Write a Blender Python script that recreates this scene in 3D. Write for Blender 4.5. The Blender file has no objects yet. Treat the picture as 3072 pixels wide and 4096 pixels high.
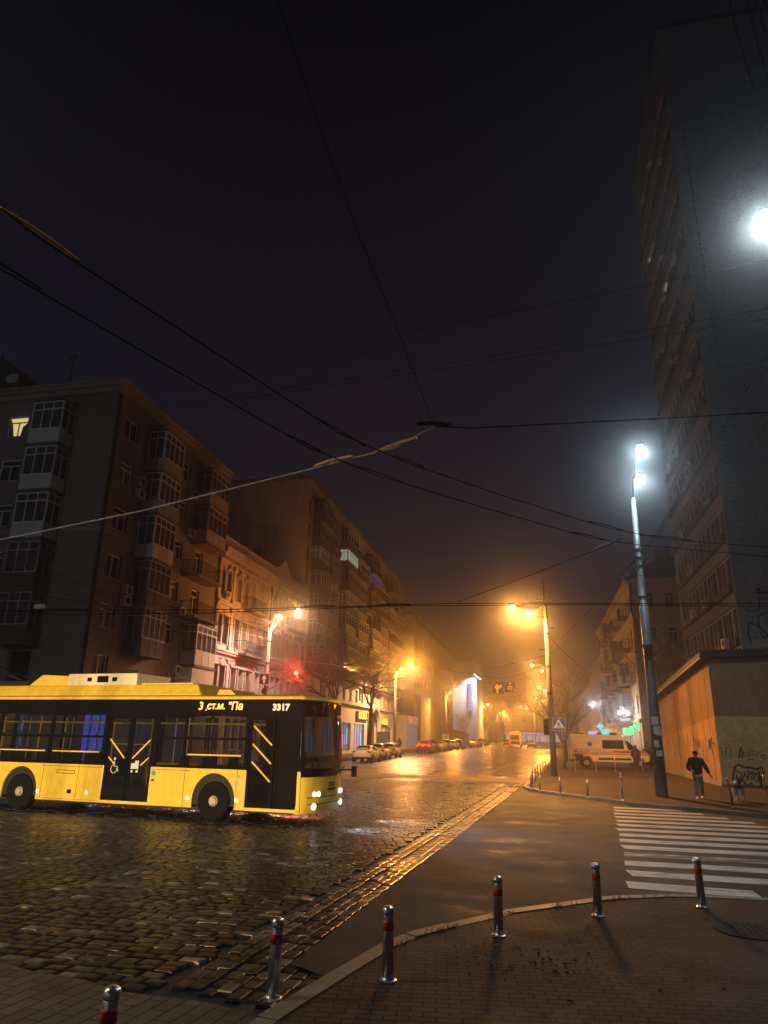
import bpy, bmesh, math, random
from mathutils import Vector, Matrix
R = math.radians
sc = bpy.context.scene
col = sc.collection
rnd = random.Random(7)
# ------------------------------------------------------------ camera
FPX, CX, CY, CAMZ = 2800.0, 1536.0, 2048.0, 2.05
YAW, PITCH, ROLL = R(12.269), R(17.9), R(1.0)
F0 = Vector((-math.sin(YAW), math.cos(YAW), 0)); R0 = Vector((math.cos(YAW), math.sin(YAW), 0))
CF = F0*math.cos(PITCH) + Vector((0, 0, math.sin(PITCH))); U0 = R0.cross(CF)
CR = math.cos(ROLL)*R0 + math.sin(ROLL)*U0; CU = -math.sin(ROLL)*R0 + math.cos(ROLL)*U0
CAM = Vector((0, 0, CAMZ))
cd = bpy.data.cameras.new('camera'); cam = bpy.data.objects.new('camera', cd); col.objects.link(cam)
cd.sensor_fit = 'VERTICAL'; cd.sensor_height = 36; cd.lens = FPX/4096*36; cd.clip_end = 2000; cd.clip_start = 0.05
m3 = Matrix((CR, CU, -CF)).transposed(); cam.matrix_world = Matrix.Translation(CAM) @ m3.to_4x4()
sc.camera = cam
def ray(px, py): return CF + CR*((px-CX)/FPX) - CU*((py-CY)/FPX)
def gp(px, py, z=0.0): d = ray(px, py); return CAM + d*((z-CAMZ)/d.z)
def atY(px, py, Y): d = ray(px, py); return CAM + d*(Y/d.y)
def atX(px, py, X): d = ray(px, py); return CAM + d*(X/d.x)
def zr(y): return max(0.0, (y-60)*0.006)          # the street climbs gently
# ------------------------------------------------------------ mesh builder
OFF = {}
class MB:
    def __init__(s): s.v = []; s.f = []; s.c = []
    def add(s, vs, fs, c=None):
        b = len(s.v); s.v += [Vector(p) for p in vs]; s.f += [tuple(b+i for i in f) for f in fs]
        s.c += [c]*len(fs); return s
    def box(s, x0, x1, y0, y1, z0, z1, c=None):
        vs = [(x, y, z) for z in (z0, z1) for y in (y0, y1) for x in (x0, x1)]
        return s.add(vs, [(0, 2, 3, 1), (4, 5, 7, 6), (0, 1, 5, 4), (2, 6, 7, 3), (0, 4, 6, 2), (1, 3, 7, 5)], c)
    def hexa(s, p): return s.add(p, [(0, 3, 2, 1), (4, 5, 6, 7), (0, 1, 5, 4), (1, 2, 6, 5), (2, 3, 7, 6), (3, 0, 4, 7)])
    def obox(s, ce, sx, sy, sz, ax, ay=None):
        ax = Vector(ax).normalized(); ay = Vector(ay) if ay is not None else Vector((0, 0, 1)).cross(ax)
        if ay.length < 1e-4: ay = Vector((0, 1, 0))
        ay = (ay-ax*ay.dot(ax)).normalized(); az = ax.cross(ay); ce = Vector(ce)
        return s.hexa([ce+ax*(i*sx/2)+ay*(j*sy/2)+az*(k*sz/2) for k in (-1, 1) for i, j in ((-1, -1), (1, -1), (1, 1), (-1, 1))])
    def tube(s, pts, r, n=8, cap=True):
        pts = [Vector(p) for p in pts]; rs = r if isinstance(r, (list, tuple)) else [r]*len(pts)
        b = len(s.v); prev = None
        for i, p in enumerate(pts):
            t = (pts[min(i+1, len(pts)-1)]-pts[max(i-1, 0)]).normalized()
            if prev is None:
                a = t.orthogonal().normalized()
            else:
                a = (prev-t*prev.dot(t)); a = a.normalized() if a.length > 1e-6 else t.orthogonal().normalized()
            prev = a; q = t.cross(a)
            for k in range(n):
                an = 2*math.pi*k/n; s.v.append(p+(a*math.cos(an)+q*math.sin(an))*rs[i])
        for i in range(len(pts)-1):
            for k in range(n):
                s.f.append((b+i*n+k, b+i*n+(k+1) % n, b+(i+1)*n+(k+1) % n, b+(i+1)*n+k)); s.c.append(None)
        if cap:
            s.f.append(tuple(b+k for k in range(n))[::-1]); s.c.append(None)
            e = b+(len(pts)-1)*n; s.f.append(tuple(e+k for k in range(n))); s.c.append(None)
        return s
    def lathe(s, prof, n=16, o=(0, 0, 0), ax=(0, 0, 1)):      # profile of (radius, height)
        o = Vector(o); ax = Vector(ax).normalized(); a = ax.orthogonal().normalized(); q = ax.cross(a); b = len(s.v)
        for r, h in prof:
            for k in range(n):
                an = 2*math.pi*k/n; s.v.append(o+ax*h+(a*math.cos(an)+q*math.sin(an))*max(r, 1e-4))
        for i in range(len(prof)-1):
            for k in range(n): s.f.append((b+i*n+k, b+i*n+(k+1) % n, b+(i+1)*n+(k+1) % n, b+(i+1)*n+k)); s.c.append(None)
        s.f.append(tuple(b+k for k in range(n))[::-1]); s.c.append(None)
        e = b+(len(prof)-1)*n; s.f.append(tuple(e+k for k in range(n))); s.c.append(None)
        return s
    def prism(s, poly, d):                                   # polygon (3-D points) swept by vector d
        poly = [Vector(p) for p in poly]; d = Vector(d); n = len(poly)
        return s.add(poly+[p+d for p in poly], [tuple(range(n))[::-1], tuple(range(n, 2*n))]+[(i, (i+1) % n, n+(i+1) % n, n+i) for i in range(n)])
    def quad(s, a, b, c, d): return s.add([a, b, c, d], [(0, 1, 2, 3)])
    def stroke(s, pts, w, nrm, t=0.004):                     # flat painted line on a wall with normal nrm
        nrm = Vector(nrm); pts = [Vector(p) for p in pts]; L = []
        for i, p in enumerate(pts):
            tg = (pts[min(i+1, len(pts)-1)]-pts[max(i-1, 0)]).normalized(); L.append((p+tg.cross(nrm)*(w/2)+nrm*t, p-tg.cross(nrm)*(w/2)+nrm*t))
        for i in range(len(L)-1): s.quad(L[i][0], L[i+1][0], L[i+1][1], L[i][1])
        return s
    def build(s, name, mat, parent=None, smooth=False, bevel=0, sub=0, fix=True):
        me = bpy.data.meshes.new(name); off = Vector((0, 0, 0))
        p = parent
        while p is not None:
            if p.name in OFF: off = OFF[p.name]; break
            p = p.parent
        me.from_pydata([v-off for v in s.v], [], s.f)
        if any(c is not None for c in s.c):
            at = me.attributes.new('tone', 'FLOAT', 'FACE')
            for i, c in enumerate(s.c): at.data[i].value = c or 0.0
        if fix:
            bm = bmesh.new(); bm.from_mesh(me); bmesh.ops.recalc_face_normals(bm, faces=bm.faces); bm.to_mesh(me); bm.free()
        me.materials.append(M[mat] if isinstance(mat, str) else mat)
        if smooth:
            for q in me.polygons: q.use_smooth = True
        o = bpy.data.objects.new(name, me); col.objects.link(o)
        if parent is not None: o.parent = parent
        if bevel:
            b = o.modifiers.new('bevel', 'BEVEL'); b.width = bevel; b.segments = 2; b.limit_method = 'ANGLE'
        if sub:
            b = o.modifiers.new('subsurf', 'SUBSURF'); b.levels = sub; b.render_levels = sub
        return o
def tag(o, label=None, cat=None, group=None, kind=None):
    if label: o['label'] = label
    if cat: o['category'] = cat
    if group: o['group'] = group
    if kind: o['kind'] = kind
    return o
def thing(name, label, cat, loc=(0, 0, 0), rz=0, group=None, world=False):
    o = bpy.data.objects.new(name, None); col.objects.link(o); o.location = loc; o.rotation_euler = (0, 0, rz)
    o.empty_display_size = 0.2
    if world: OFF[o.name] = Vector(loc)
    else: OFF[o.name] = Vector((0, 0, 0))
    return tag(o, label, cat, group)
def struct(name, mb, mat, **k): return tag(mb.build(name, mat, **k), kind='structure')
def copy_tree(o, parent=None):
    c = o.copy(); col.objects.link(c); c.parent = parent
    for ch in list(o.children): copy_tree(ch, c)
    return c
def lamp_light(name, parent, loc, power, color, radius=0.12, spot=None, aim=None, blend=0.6):
    l = bpy.data.lights.new(name, 'SPOT' if spot else 'POINT'); l.energy = power; l.color = color; l.shadow_soft_size = radius
    if spot: l.spot_size = R(spot); l.spot_blend = blend
    o = bpy.data.objects.new(name, l); col.objects.link(o); o.location = loc
    if aim is not None: o.rotation_euler = Vector(aim).to_track_quat('-Z', 'Y').to_euler()
    if parent is not None:
        off = Vector((0, 0, 0)); p = parent
        while p is not None:
            if p.name in OFF: off = OFF[p.name]; break
            p = p.parent
        o.location = Vector(loc)-off; o.parent = parent
    return o
def text_mesh(name, txt, size, mat, parent, mtx, extrude=0.004, shear=0, bold=0, squash=1.0):
    cu = bpy.data.curves.new(name, 'FONT'); cu.body = txt; cu.size = size; cu.extrude = extrude; cu.shear = shear; cu.offset = bold
    cu.align_x = 'CENTER'; cu.align_y = 'CENTER'; cu.resolution_u = 2
    t = bpy.data.objects.new(name+'_tmp', cu); col.objects.link(t)
    dg = bpy.context.evaluated_depsgraph_get(); me = bpy.data.meshes.new_from_object(t.evaluated_get(dg))
    bpy.data.objects.remove(t); bpy.data.curves.remove(cu)
    me.transform(Matrix.Diagonal((squash, 1, 1, 1))); me.transform(mtx)
    off = Vector((0, 0, 0)); p = parent
    while p is not None:
        if p.name in OFF: off = OFF[p.name]; break
        p = p.parent
    me.transform(Matrix.Translation(-off)); me.name = name
    me.materials.clear(); me.materials.append(M[mat])
    o = bpy.data.objects.new(name, me); col.objects.link(o); o.parent = parent
    return o
def frame(o, x, y):                                          # matrix: text x axis, y axis, origin
    x = Vector(x).normalized(); y = Vector(y); y = (y-x*y.dot(x)).normalized(); z = x.cross(y); m = Matrix((x, y, z)).transposed().to_4x4()
    return Matrix.Translation(Vector(o)) @ m
# ------------------------------------------------------------ materials
M = {}
def nodes(name):
    m = bpy.data.materials.new(name); m.use_nodes = True; nt = m.node_tree; M[name] = m
    return m, nt, nt.nodes['Principled BSDF'], nt.nodes.new, nt.links.new
def pos(nt, scale=(1, 1, 1), rot=(0, 0, 0)):
    g = nt.nodes.new('ShaderNodeNewGeometry'); mp = nt.nodes.new('ShaderNodeMapping'); mp.inputs['Scale'].default_value = scale; mp.inputs['Rotation'].default_value = rot
    nt.links.new(g.outputs['Position'], mp.inputs['Vector']); return mp.outputs['Vector']
def ramp(nt, src, stops):
    r = nt.nodes.new('ShaderNodeValToRGB'); e = r.color_ramp.elements
    while len(e) < len(stops): e.new(0.5)
    for k, (p, c) in enumerate(stops): e[k].position = p; e[k].color = tuple(c)+((1,) if len(c) == 3 else ())
    nt.links.new(src, r.inputs[0]); return r.outputs[0]
def mixc(nt, f, a, b, mode='MIX'):
    n = nt.nodes.new('ShaderNodeMix'); n.data_type = 'RGBA'; n.blend_type = mode
    for i, v in ((0, f), (6, a), (7, b)):
        if isinstance(v, (int, float)): n.inputs[i].default_value = v
        elif isinstance(v, tuple): n.inputs[i].default_value = v+((1,) if len(v) == 3 else ())
        else: nt.links.new(v, n.inputs[i])
    return n.outputs[2]
def math_(nt, op, a, b=None, clamp=False):
    n = nt.nodes.new('ShaderNodeMath'); n.operation = op; n.use_clamp = clamp
    for i, v in ((0, a), (1, b)):
        if v is None: continue
        if isinstance(v, (int, float)): n.inputs[i].default_value = v
        else: nt.links.new(v, n.inputs[i])
    return n.outputs[0]
def noise(nt, vec, scale, detail=4, rough=0.55):
    n = nt.nodes.new('ShaderNodeTexNoise'); n.inputs['Scale'].default_value = scale; n.inputs['Detail'].default_value = detail; n.inputs['Roughness'].default_value = rough
    nt.links.new(vec, n.inputs['Vector']); return n.outputs[0]
def bump(nt, p, h, strength, dist):
    b = nt.nodes.new('ShaderNodeBump'); b.inputs['Strength'].default_value = strength; b.inputs['Distance'].default_value = dist
    nt.links.new(h, b.inputs['Height']); nt.links.new(b.outputs[0], p.inputs['Normal'])
def simple(name, c, rough=0.6, metal=0.0, var=0.0, vs=3.0, bmp=0.0, bs=20.0, spec=None, stretch=(1, 1, 1)):
    m, nt, p, N, L = nodes(name); p.inputs['Roughness'].default_value = rough; p.inputs['Metallic'].default_value = metal
    if spec is not None: p.inputs['Specular IOR Level'].default_value = spec
    v = pos(nt, stretch)
    lo = tuple(x*(1-var) for x in c); hi = tuple(min(1, x*(1+var)) for x in c)
    n = noise(nt, v, vs, 6)
    L(ramp(nt, n, [(0.3, lo), (0.7, hi)]), p.inputs['Base Color'])
    rr = ramp(nt, n, [(0.3, (max(.02, rough-.08),)*3), (0.7, (min(1, rough+.08),)*3)]); L(rr, p.inputs['Roughness'])
    if bmp: bump(nt, p, noise(nt, v, bs, 5), bmp, 0.02)
    return m
def emit(name, c, s, base=(0.02, 0.02, 0.02)):
    m, nt, p, N, L = nodes(name); p.inputs['Base Color'].default_value = base+(1,); p.inputs['Emission Color'].default_value = tuple(c)+(1,); p.inputs['Emission Strength'].default_value = s
    return m
def glass(name, c=(0.02, 0.02, 0.025), trans=0.0, rough=0.05):
    m, nt, p, N, L = nodes(name); p.inputs['Base Color'].default_value = c+(1,); p.inputs['Roughness'].default_value = rough; p.inputs['Specular IOR Level'].default_value = 0.6
    if trans:
        t = N('ShaderNodeBsdfTransparent'); t.inputs[0].default_value = (0.75, 0.8, 0.85, 1); mx = N('ShaderNodeMixShader'); mx.inputs[0].default_value = trans
        L(p.outputs[0], mx.inputs[1]); L(t.outputs[0], mx.inputs[2]); L(mx.outputs[0], nt.nodes['Material Output'].inputs[0])
    return m
def wallvec(nt, sx, sz):                                    # (x+y, z) in metres: runs along axis-aligned walls
    g = nt.nodes.new('ShaderNodeNewGeometry'); s = nt.nodes.new('ShaderNodeSeparateXYZ'); nt.links.new(g.outputs['Position'], s.inputs[0])
    c = nt.nodes.new('ShaderNodeCombineXYZ'); nt.links.new(math_(nt, 'MULTIPLY', math_(nt, 'ADD', s.outputs[0], s.outputs[1]), sx), c.inputs[0]); nt.links.new(math_(nt, 'MULTIPLY', s.outputs[2], sz), c.inputs[1])
    return c.outputs[0]
def bricknode(nt, vec, bw, bh, mortar, c1=(0.3,)*3, c2=(0.7,)*3, cm=(0, 0, 0), smooth=0.1):
    b = nt.nodes.new('ShaderNodeTexBrick'); nt.links.new(vec, b.inputs['Vector']); b.inputs['Scale'].default_value = 1
    b.inputs['Brick Width'].default_value = bw; b.inputs['Row Height'].default_value = bh; b.inputs['Mortar Size'].default_value = mortar; b.inputs['Mortar Smooth'].default_value = smooth
    b.inputs['Color1'].default_value = c1+(1,); b.inputs['Color2'].default_value = c2+(1,); b.inputs['Mortar'].default_value = cm+(1,)
    return b
def brickwall(name, c1, c2, cm, dirt=0.35):
    m, nt, p, N, L = nodes(name); b = bricknode(nt, wallvec(nt, 1, 1), 0.26, 0.085, 0.008, c1, c2, cm)
    d = noise(nt, pos(nt, (1, 1, .5)), 0.5, 6); c = mixc(nt, 1.0, b.outputs[0], ramp(nt, d, [(0.3, (1-dirt,)*3), (0.7, (1, 1, 1))]), 'MULTIPLY')
    L(c, p.inputs['Base Color']); p.inputs['Roughness'].default_value = 0.85
    bump(nt, p, math_(nt, 'SUBTRACT', 1.0, b.outputs[1]), 0.5, 0.01)
brickwall('brick', (0.155, 0.14, 0.13), (0.215, 0.19, 0.17), (0.14, 0.13, 0.12))
def plaster(name, c, var=0.25, vs=1.2, streak=True, rough=0.85, crack=False):
    m, nt, p, N, L = nodes(name); v = pos(nt, (1, 1, 0.25) if streak else (1, 1, 1)); n = noise(nt, v, vs, 8, 0.65); n2 = noise(nt, pos(nt), 7, 5)
    a = ramp(nt, n, [(0.28, tuple(x*(1-var) for x in c)), (0.5, c), (0.75, tuple(min(1, x*(1+var*.6)) for x in c))])
    a = mixc(nt, 0.25, a, ramp(nt, n2, [(0.3, (0.5,)*3), (0.7, (1,)*3)]), 'MULTIPLY')
    h = n2
    if crack:
        vo = N('ShaderNodeTexVoronoi'); vo.feature = 'DISTANCE_TO_EDGE'; vo.inputs['Scale'].default_value = 1.9
        vv = N('ShaderNodeMix'); vv.data_type = 'VECTOR'; vv.inputs[0].default_value = 0.12; L(pos(nt), vv.inputs[4]); nn = N('ShaderNodeTexNoise'); nn.inputs['Scale'].default_value = 2.5; L(pos(nt), nn.inputs['Vector']); L(nn.outputs[1], vv.inputs[5])
        L(vv.outputs[1], vo.inputs['Vector']); k = ramp(nt, vo.outputs[0], [(0.0, (0, 0, 0)), (0.035, (1, 1, 1))])
        a = mixc(nt, 0.55, a, k, 'MULTIPLY'); h = k
    L(a, p.inputs['Base Color']); p.inputs['Roughness'].default_value = rough; bump(nt, p, h, 0.35, 0.02)
FOG_D, FOG_G = 0.0011, 0.4; HALO_D, HALO_G = .0023, .966; HB = (64, -.477)
SKY_H, SKY_C, SKY_T = (.24, .25, .50, 1), (.065, .065, .155, 1), (.018, .017, .03, 1); SKY_S = 0.05
plaster('plaster_beige', (0.42, 0.36, 0.27)); plaster('plaster_ornate', (0.36, 0.33, 0.37), 0.3); plaster('plaster_dark', (0.14, 0.11, 0.09))
plaster('panel_pale', (0.50, 0.47, 0.43)); plaster('tower_wall', (0.36, 0.365, 0.35), 0.15, 0.5, crack=True); plaster('tower_band', (0.115, 0.14, 0.18))
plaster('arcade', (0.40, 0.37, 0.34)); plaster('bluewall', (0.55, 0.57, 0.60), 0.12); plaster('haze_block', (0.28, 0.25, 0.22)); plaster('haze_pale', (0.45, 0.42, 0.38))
plaster('conc_pole', (0.17, 0.155, 0.135), 0.35, 2.0); plaster('balcony_white', (0.48, 0.47, 0.46), 0.2, 2.0); plaster('balcony_dark', (0.075, 0.065, 0.06), 0.3, 2.0)
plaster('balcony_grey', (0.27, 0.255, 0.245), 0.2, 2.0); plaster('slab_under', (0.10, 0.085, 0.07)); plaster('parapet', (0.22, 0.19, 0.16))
simple('frame_white', (0.55, 0.55, 0.53), 0.5, var=.1); simple('frame_grey', (0.30, 0.29, 0.28), 0.6, var=.15); simple('roof_dark', (0.014, 0.013, 0.012), 0.7, var=.3)
glass('pane'); glass('pane_tint', (0.05, 0.045, 0.06), rough=.12); simple('curtain_dark', (0.10, 0.09, 0.085), 0.9, var=.4, vs=4)
emit('lit_yellow', (1.0, 0.80, 0.30), 0.75); emit('lit_warm', (1.0, 0.78, 0.4), 0.32); emit('lit_white', (0.9, 0.95, 0.7), 0.30); emit('lit_blue', (0.35, 0.55, 1.0), 0.06); emit('lit_dim', (0.8, 0.75, 0.6), 0.02)
simple('iron', (0.02, 0.018, 0.017), 0.8, .0, var=.2, spec=.2); simple('black_rubber', (0.012, 0.012, 0.012), 0.75, var=.2); simple('ac_white', (0.42, 0.41, 0.39), 0.5, var=.12)
simple('steel', (0.80, 0.81, 0.83), 0.34, 1.0, var=.08, vs=30, stretch=(1, 1, .1)); simple('red_tape', (0.75, 0.07, 0.02), 0.4, var=.15); simple('galv', (0.165, 0.178, 0.182), 0.5, 0.3, var=.22, vs=5, bmp=.1, stretch=(1, 1, .4))
simple('wire', (0.006, 0.006, 0.006), 0.9, 0, spec=.05); simple('wire_bright', (0.60, 0.56, 0.46), 0.5, .2); simple('insulator', (0.70, 0.36, 0.08), 0.5, .0, var=.2)
def carpaint(name, c, metal=0.0):
    m, nt, p, N, L = nodes(name); n = noise(nt, pos(nt), 3.5, 5); d = noise(nt, pos(nt, (1, 1, .3)), 9, 6)
    a = ramp(nt, n, [(0.3, tuple(x*.86 for x in c)), (0.7, c)]); a = mixc(nt, 0.22, a, ramp(nt, d, [(0.35, (.35, .33, .3)), (0.6, (1, 1, 1))]), 'MULTIPLY'); L(a, p.inputs['Base Color'])
    p.inputs['Metallic'].default_value = metal; L(ramp(nt, d, [(0.3, (.45,)*3), (0.7, (.25,)*3)]), p.inputs['Roughness']); p.inputs['Coat Weight'].default_value = 0.5; p.inputs['Coat Roughness'].default_value = 0.12
carpaint('bus_yellow', (0.85, 0.56, 0.055)); carpaint('bus_cream', (0.78, 0.66, 0.38)); carpaint('car_white', (0.75, 0.75, 0.74)); carpaint('car_red', (0.38, 0.02, 0.012)); carpaint('car_black', (0.02, 0.02, 0.022), .2)
carpaint('car_tan', (0.42, 0.32, 0.14)); carpaint('car_silver', (0.38, 0.38, 0.38), .5); carpaint('car_grey', (0.12, 0.12, 0.125), .4); carpaint('amb_yellow', (0.56, 0.47, 0.29)); carpaint('stripe_red', (0.34, 0.03, 0.02))
glass('bus_glass', (0.01, 0.01, 0.013), trans=0.5, rough=.03); glass('bus_black', (0.006, 0.006, 0.007), rough=.12); glass('car_glass', (0.01, 0.01, 0.012), rough=.05)
simple('alloy', (0.35, 0.34, 0.33), 0.35, .8, var=.2); simple('hub_dirty', (0.42, 0.33, 0.24), 0.55, .2, var=.4, vs=12); simple('tyre', (0.007, 0.0065, 0.006), 0.9, var=.3, vs=14, spec=.12)
simple('interior', (0.012, 0.012, 0.014), 0.8, var=.3); simple('handrail_yellow', (0.85, 0.58, 0.08), 0.4); simple('seat_dark', (0.03, 0.035, 0.06), 0.85, var=.3)
emit('led_amber', (1.0, 0.42, 0.06), 3.2); emit('led_white', (0.9, 0.95, 1.0), 2.6); emit('flood', (0.8, 0.92, 1.0), 5.0); emit('marker', (1.0, 0.9, 0.75), 1.6); emit('tail', (1.0, 0.05, 0.04), 3.5); emit('tail_dim', (0.9, 0.03, 0.02), 0.15, (.2, .01, .01)); emit('green_led', (0.05, 0.7, 0.45), 0.5)
simple('sign_white', (0.72, 0.72, 0.70), 0.45, var=.06); simple('sign_blue', (0.02, 0.035, 0.22), 0.45, var=.1); simple('sign_dark', (0.012, 0.012, 0.05), 0.5, var=.1); simple('sign_symbol', (0.78, 0.66, 0.42), 0.5)
emit('traffic_red', (1.0, 0.06, 0.03), 40.0); emit('sodium', (1.0, 0.62, 0.22), 60.0); emit('ledlamp', (0.80, 0.92, 1.0), 60.0)
emit('neon_green', (0.05, 1.0, 0.25), 1.6); emit('neon_cyan', (0.08, 0.75, 0.85), 1.3); emit('neon_blue', (0.10, 0.28, 1.0), 2.2); emit('neon_yellow', (1.0, 0.78, 0.06), 2.2); emit('neon_pink', (1.0, 0.15, 0.55), 1.2); emit('shop_white', (0.70, 0.82, 1.0), 0.55); emit('shop_dim', (0.55, 0.66, 0.85), 0.22); emit('shop_violet', (0.55, 0.35, 1.0), 0.8); emit('neon_red', (1.0, 0.08, 0.05), 2.0); emit('deep_blue', (0.06, 0.18, 1.0), 1.5); emit('shop_faint', (0.25, 0.38, 0.8), 0.11); emit('sign_pink', (1.0, 0.42, 0.28), 0.25); emit('poster', (0.85, 0.62, 0.35), 0.10); emit('poster_lit', (0.95, 0.62, 0.30), 0.28)
simple('fabric_black', (0.008, 0.008, 0.009), 0.9, var=.3, vs=20); simple('fabric_grey', (0.27, 0.25, 0.24), 0.9, var=.15, vs=25); simple('shoe_white', (0.7, 0.69, 0.66), 0.6); simple('skin', (0.40, 0.24, 0.17), 0.55); simple('hair', (0.02, 0.014, 0.01), 0.7)
simple('fur_white', (0.50, 0.46, 0.40), 0.95, var=.25, vs=40); simple('fur_dark', (0.03, 0.025, 0.022), 0.95, var=.4, vs=40); simple('collar', (0.45, 0.05, 0.03), 0.7)
simple('bark', (0.055, 0.042, 0.032), 0.9, var=.4, vs=6, bmp=.4); simple('paint_black', (0.012, 0.012, 0.012), 0.7); simple('paint_pale', (0.30, 0.36, 0.38), 0.8, var=.2, vs=2); simple('leaf_litter', (0.20, 0.15, 0.09), 0.9, var=.5, vs=20); simple('grass_dry', (0.12, 0.10, 0.04), 0.9, var=.4)
simple('evergreen', (0.03, 0.05, 0.02), 0.8, var=.4)
# stone paving, asphalt
def cobble(name, geo=True):
    m, nt, p, N, L = nodes(name)
    if geo:
        at = N('ShaderNodeAttribute'); at.attribute_name = 'tone'; t = at.outputs['Fac']; n = noise(nt, pos(nt), 26, 6, .65)
        c = ramp(nt, t, [(0.0, (.009, .008, .007)), (0.42, (.026, .021, .017)), (0.64, (.06, .047, .035)), (0.82, (.135, .103, .075)), (1.0, (.24, .19, .14))])
        c = mixc(nt, 0.7, c, ramp(nt, n, [(0.3, (.35,)*3), (0.7, (1.1,)*3)]), 'MULTIPLY'); L(c, p.inputs['Base Color'])
        w = noise(nt, pos(nt), 0.55, 3); rr = math_(nt, 'ADD', math_(nt, 'MULTIPLY', w, 0.40), math_(nt, 'MULTIPLY', t, 0.12)); L(math_(nt, 'ADD', rr, 0.09), p.inputs['Roughness'])
        bump(nt, p, n, 0.4, 0.006)
    else:
        vv = N('ShaderNodeMix'); vv.data_type = 'VECTOR'; vv.inputs[0].default_value = 0.035; L(pos(nt), vv.inputs[4]); nn = N('ShaderNodeTexNoise'); nn.inputs['Scale'].default_value = 3.5; L(pos(nt), nn.inputs['Vector']); L(nn.outputs[1], vv.inputs[5])
        b = bricknode(nt, vv.outputs[1], .24, .165, .022, (.045, .036, .029), (.115, .09, .068), (.012, .01, .009), .5)
        n = noise(nt, pos(nt), 1.1, 5); c = mixc(nt, .5, b.outputs[0], ramp(nt, n, [(0.3, (.5,)*3), (0.7, (1.2,)*3)]), 'MULTIPLY'); L(c, p.inputs['Base Color'])
        L(ramp(nt, n, [(0.3, (.20,)*3), (0.7, (.42,)*3)]), p.inputs['Roughness']); bump(nt, p, math_(nt, 'SUBTRACT', 1.0, b.outputs[1]), 1.0, 0.05)
cobble('cobble_stone'); cobble('cobble_far', False)
simple('grout', (0.018, 0.015, 0.013), 0.75, var=.4, vs=8, bmp=.4)
def asphalt(name, c, wet=0.5):
    m, nt, p, N, L = nodes(name); a = noise(nt, pos(nt), 60, 4); b = noise(nt, pos(nt), 0.55, 6, .6); d = noise(nt, pos(nt, (.6, .9, 1)), 1.3, 9, .7)
    k = ramp(nt, b, [(0.32, tuple(x*.6 for x in c)), (0.55, c), (0.75, tuple(x*1.4 for x in c))]); k = mixc(nt, .6, k, ramp(nt, a, [(0.3, (.5,)*3), (0.7, (1.25,)*3)]), 'MULTIPLY')
    vo = N('ShaderNodeTexVoronoi'); vo.feature = 'DISTANCE_TO_EDGE'; vo.inputs['Scale'].default_value = .32; vm = N('ShaderNodeMix'); vm.data_type = 'VECTOR'; vm.inputs[0].default_value = .10; L(pos(nt), vm.inputs[4]); n3 = N('ShaderNodeTexNoise'); n3.inputs['Scale'].default_value = 1.3; n3.inputs['Detail'].default_value = 7; L(pos(nt), n3.inputs['Vector']); L(n3.outputs[1], vm.inputs[5]); L(vm.outputs[1], vo.inputs['Vector'])
    k = mixc(nt, .75, k, ramp(nt, vo.outputs[0], [(0.0, (.15,)*3), (0.010, (1, 1, 1))]), 'MULTIPLY'); v4 = N('ShaderNodeTexVoronoi'); v4.inputs['Scale'].default_value = .22; L(pos(nt), v4.inputs['Vector']); k = mixc(nt, .5, k, ramp(nt, v4.outputs[1], [(0.3, (.7,)*3), (0.7, (1.25,)*3)]), 'MULTIPLY')
    L(mixc(nt, .35, k, ramp(nt, d, [(0.35, (.5,)*3), (0.65, (1.15,)*3)]), 'MULTIPLY'), p.inputs['Base Color'])
    L(ramp(nt, d, [(0.30, (wet*.68,)*3), (0.42, (wet,)*3), (0.7, (min(1, wet+.15),)*3)]), p.inputs['Roughness']); bump(nt, p, a, .7, .012); p.inputs['Specular IOR Level'].default_value = .35
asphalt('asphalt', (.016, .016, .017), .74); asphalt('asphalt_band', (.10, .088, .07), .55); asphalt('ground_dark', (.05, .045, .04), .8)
def pavers(name, bw, bh, c1, c2, cm, rot=0.0, mortar=.008):
    m, nt, p, N, L = nodes(name); vv = N('ShaderNodeMix'); vv.data_type = 'VECTOR'; vv.inputs[0].default_value = 0.006; v0 = pos(nt, rot=(0, 0, rot)); L(v0, vv.inputs[4]); nn = N('ShaderNodeTexNoise'); nn.inputs['Scale'].default_value = 6; L(v0, nn.inputs['Vector']); L(nn.outputs[1], vv.inputs[5])
    b = bricknode(nt, vv.outputs[1], bw, bh, mortar, c1, c2, cm, .3); n = noise(nt, pos(nt), .9, 6, .65); g = noise(nt, pos(nt), 70, 3)
    c = mixc(nt, .75, b.outputs[0], ramp(nt, n, [(0.3, (.45, .43, .42)), (0.55, (.95,)*3), (.75, (1.25, 1.2, 1.1))]), 'MULTIPLY'); c = mixc(nt, .5, c, ramp(nt, g, [(0.3, (.5,)*3), (0.7, (1.3,)*3)]), 'MULTIPLY'); L(c, p.inputs['Base Color'])
    L(ramp(nt, n, [(0.3, (.7,)*3), (0.7, (.95,)*3)]), p.inputs['Roughness']); p.inputs['Specular IOR Level'].default_value = .25; h = math_(nt, 'ADD', math_(nt, 'SUBTRACT', 1.0, b.outputs[1]), math_(nt, 'MULTIPLY', g, .3)); bump(nt, p, h, .9, .012)
pavers('paver_brown', .20, .10, (.056, .031, .019), (.088, .050, .031), (.008, .006, .004), R(-8)); pavers('paver_slab', .34, .15, (.085, .066, .05), (.12, .092, .068), (.02, .016, .013), R(97)); pavers('paver_far', .2, .1, (.028, .018, .013), (.042, .026, .018), (.01, .008, .006), 0)
simple('kerb_stone', (.17, .14, .11), .6, var=.3, vs=3, bmp=.3)
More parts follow.
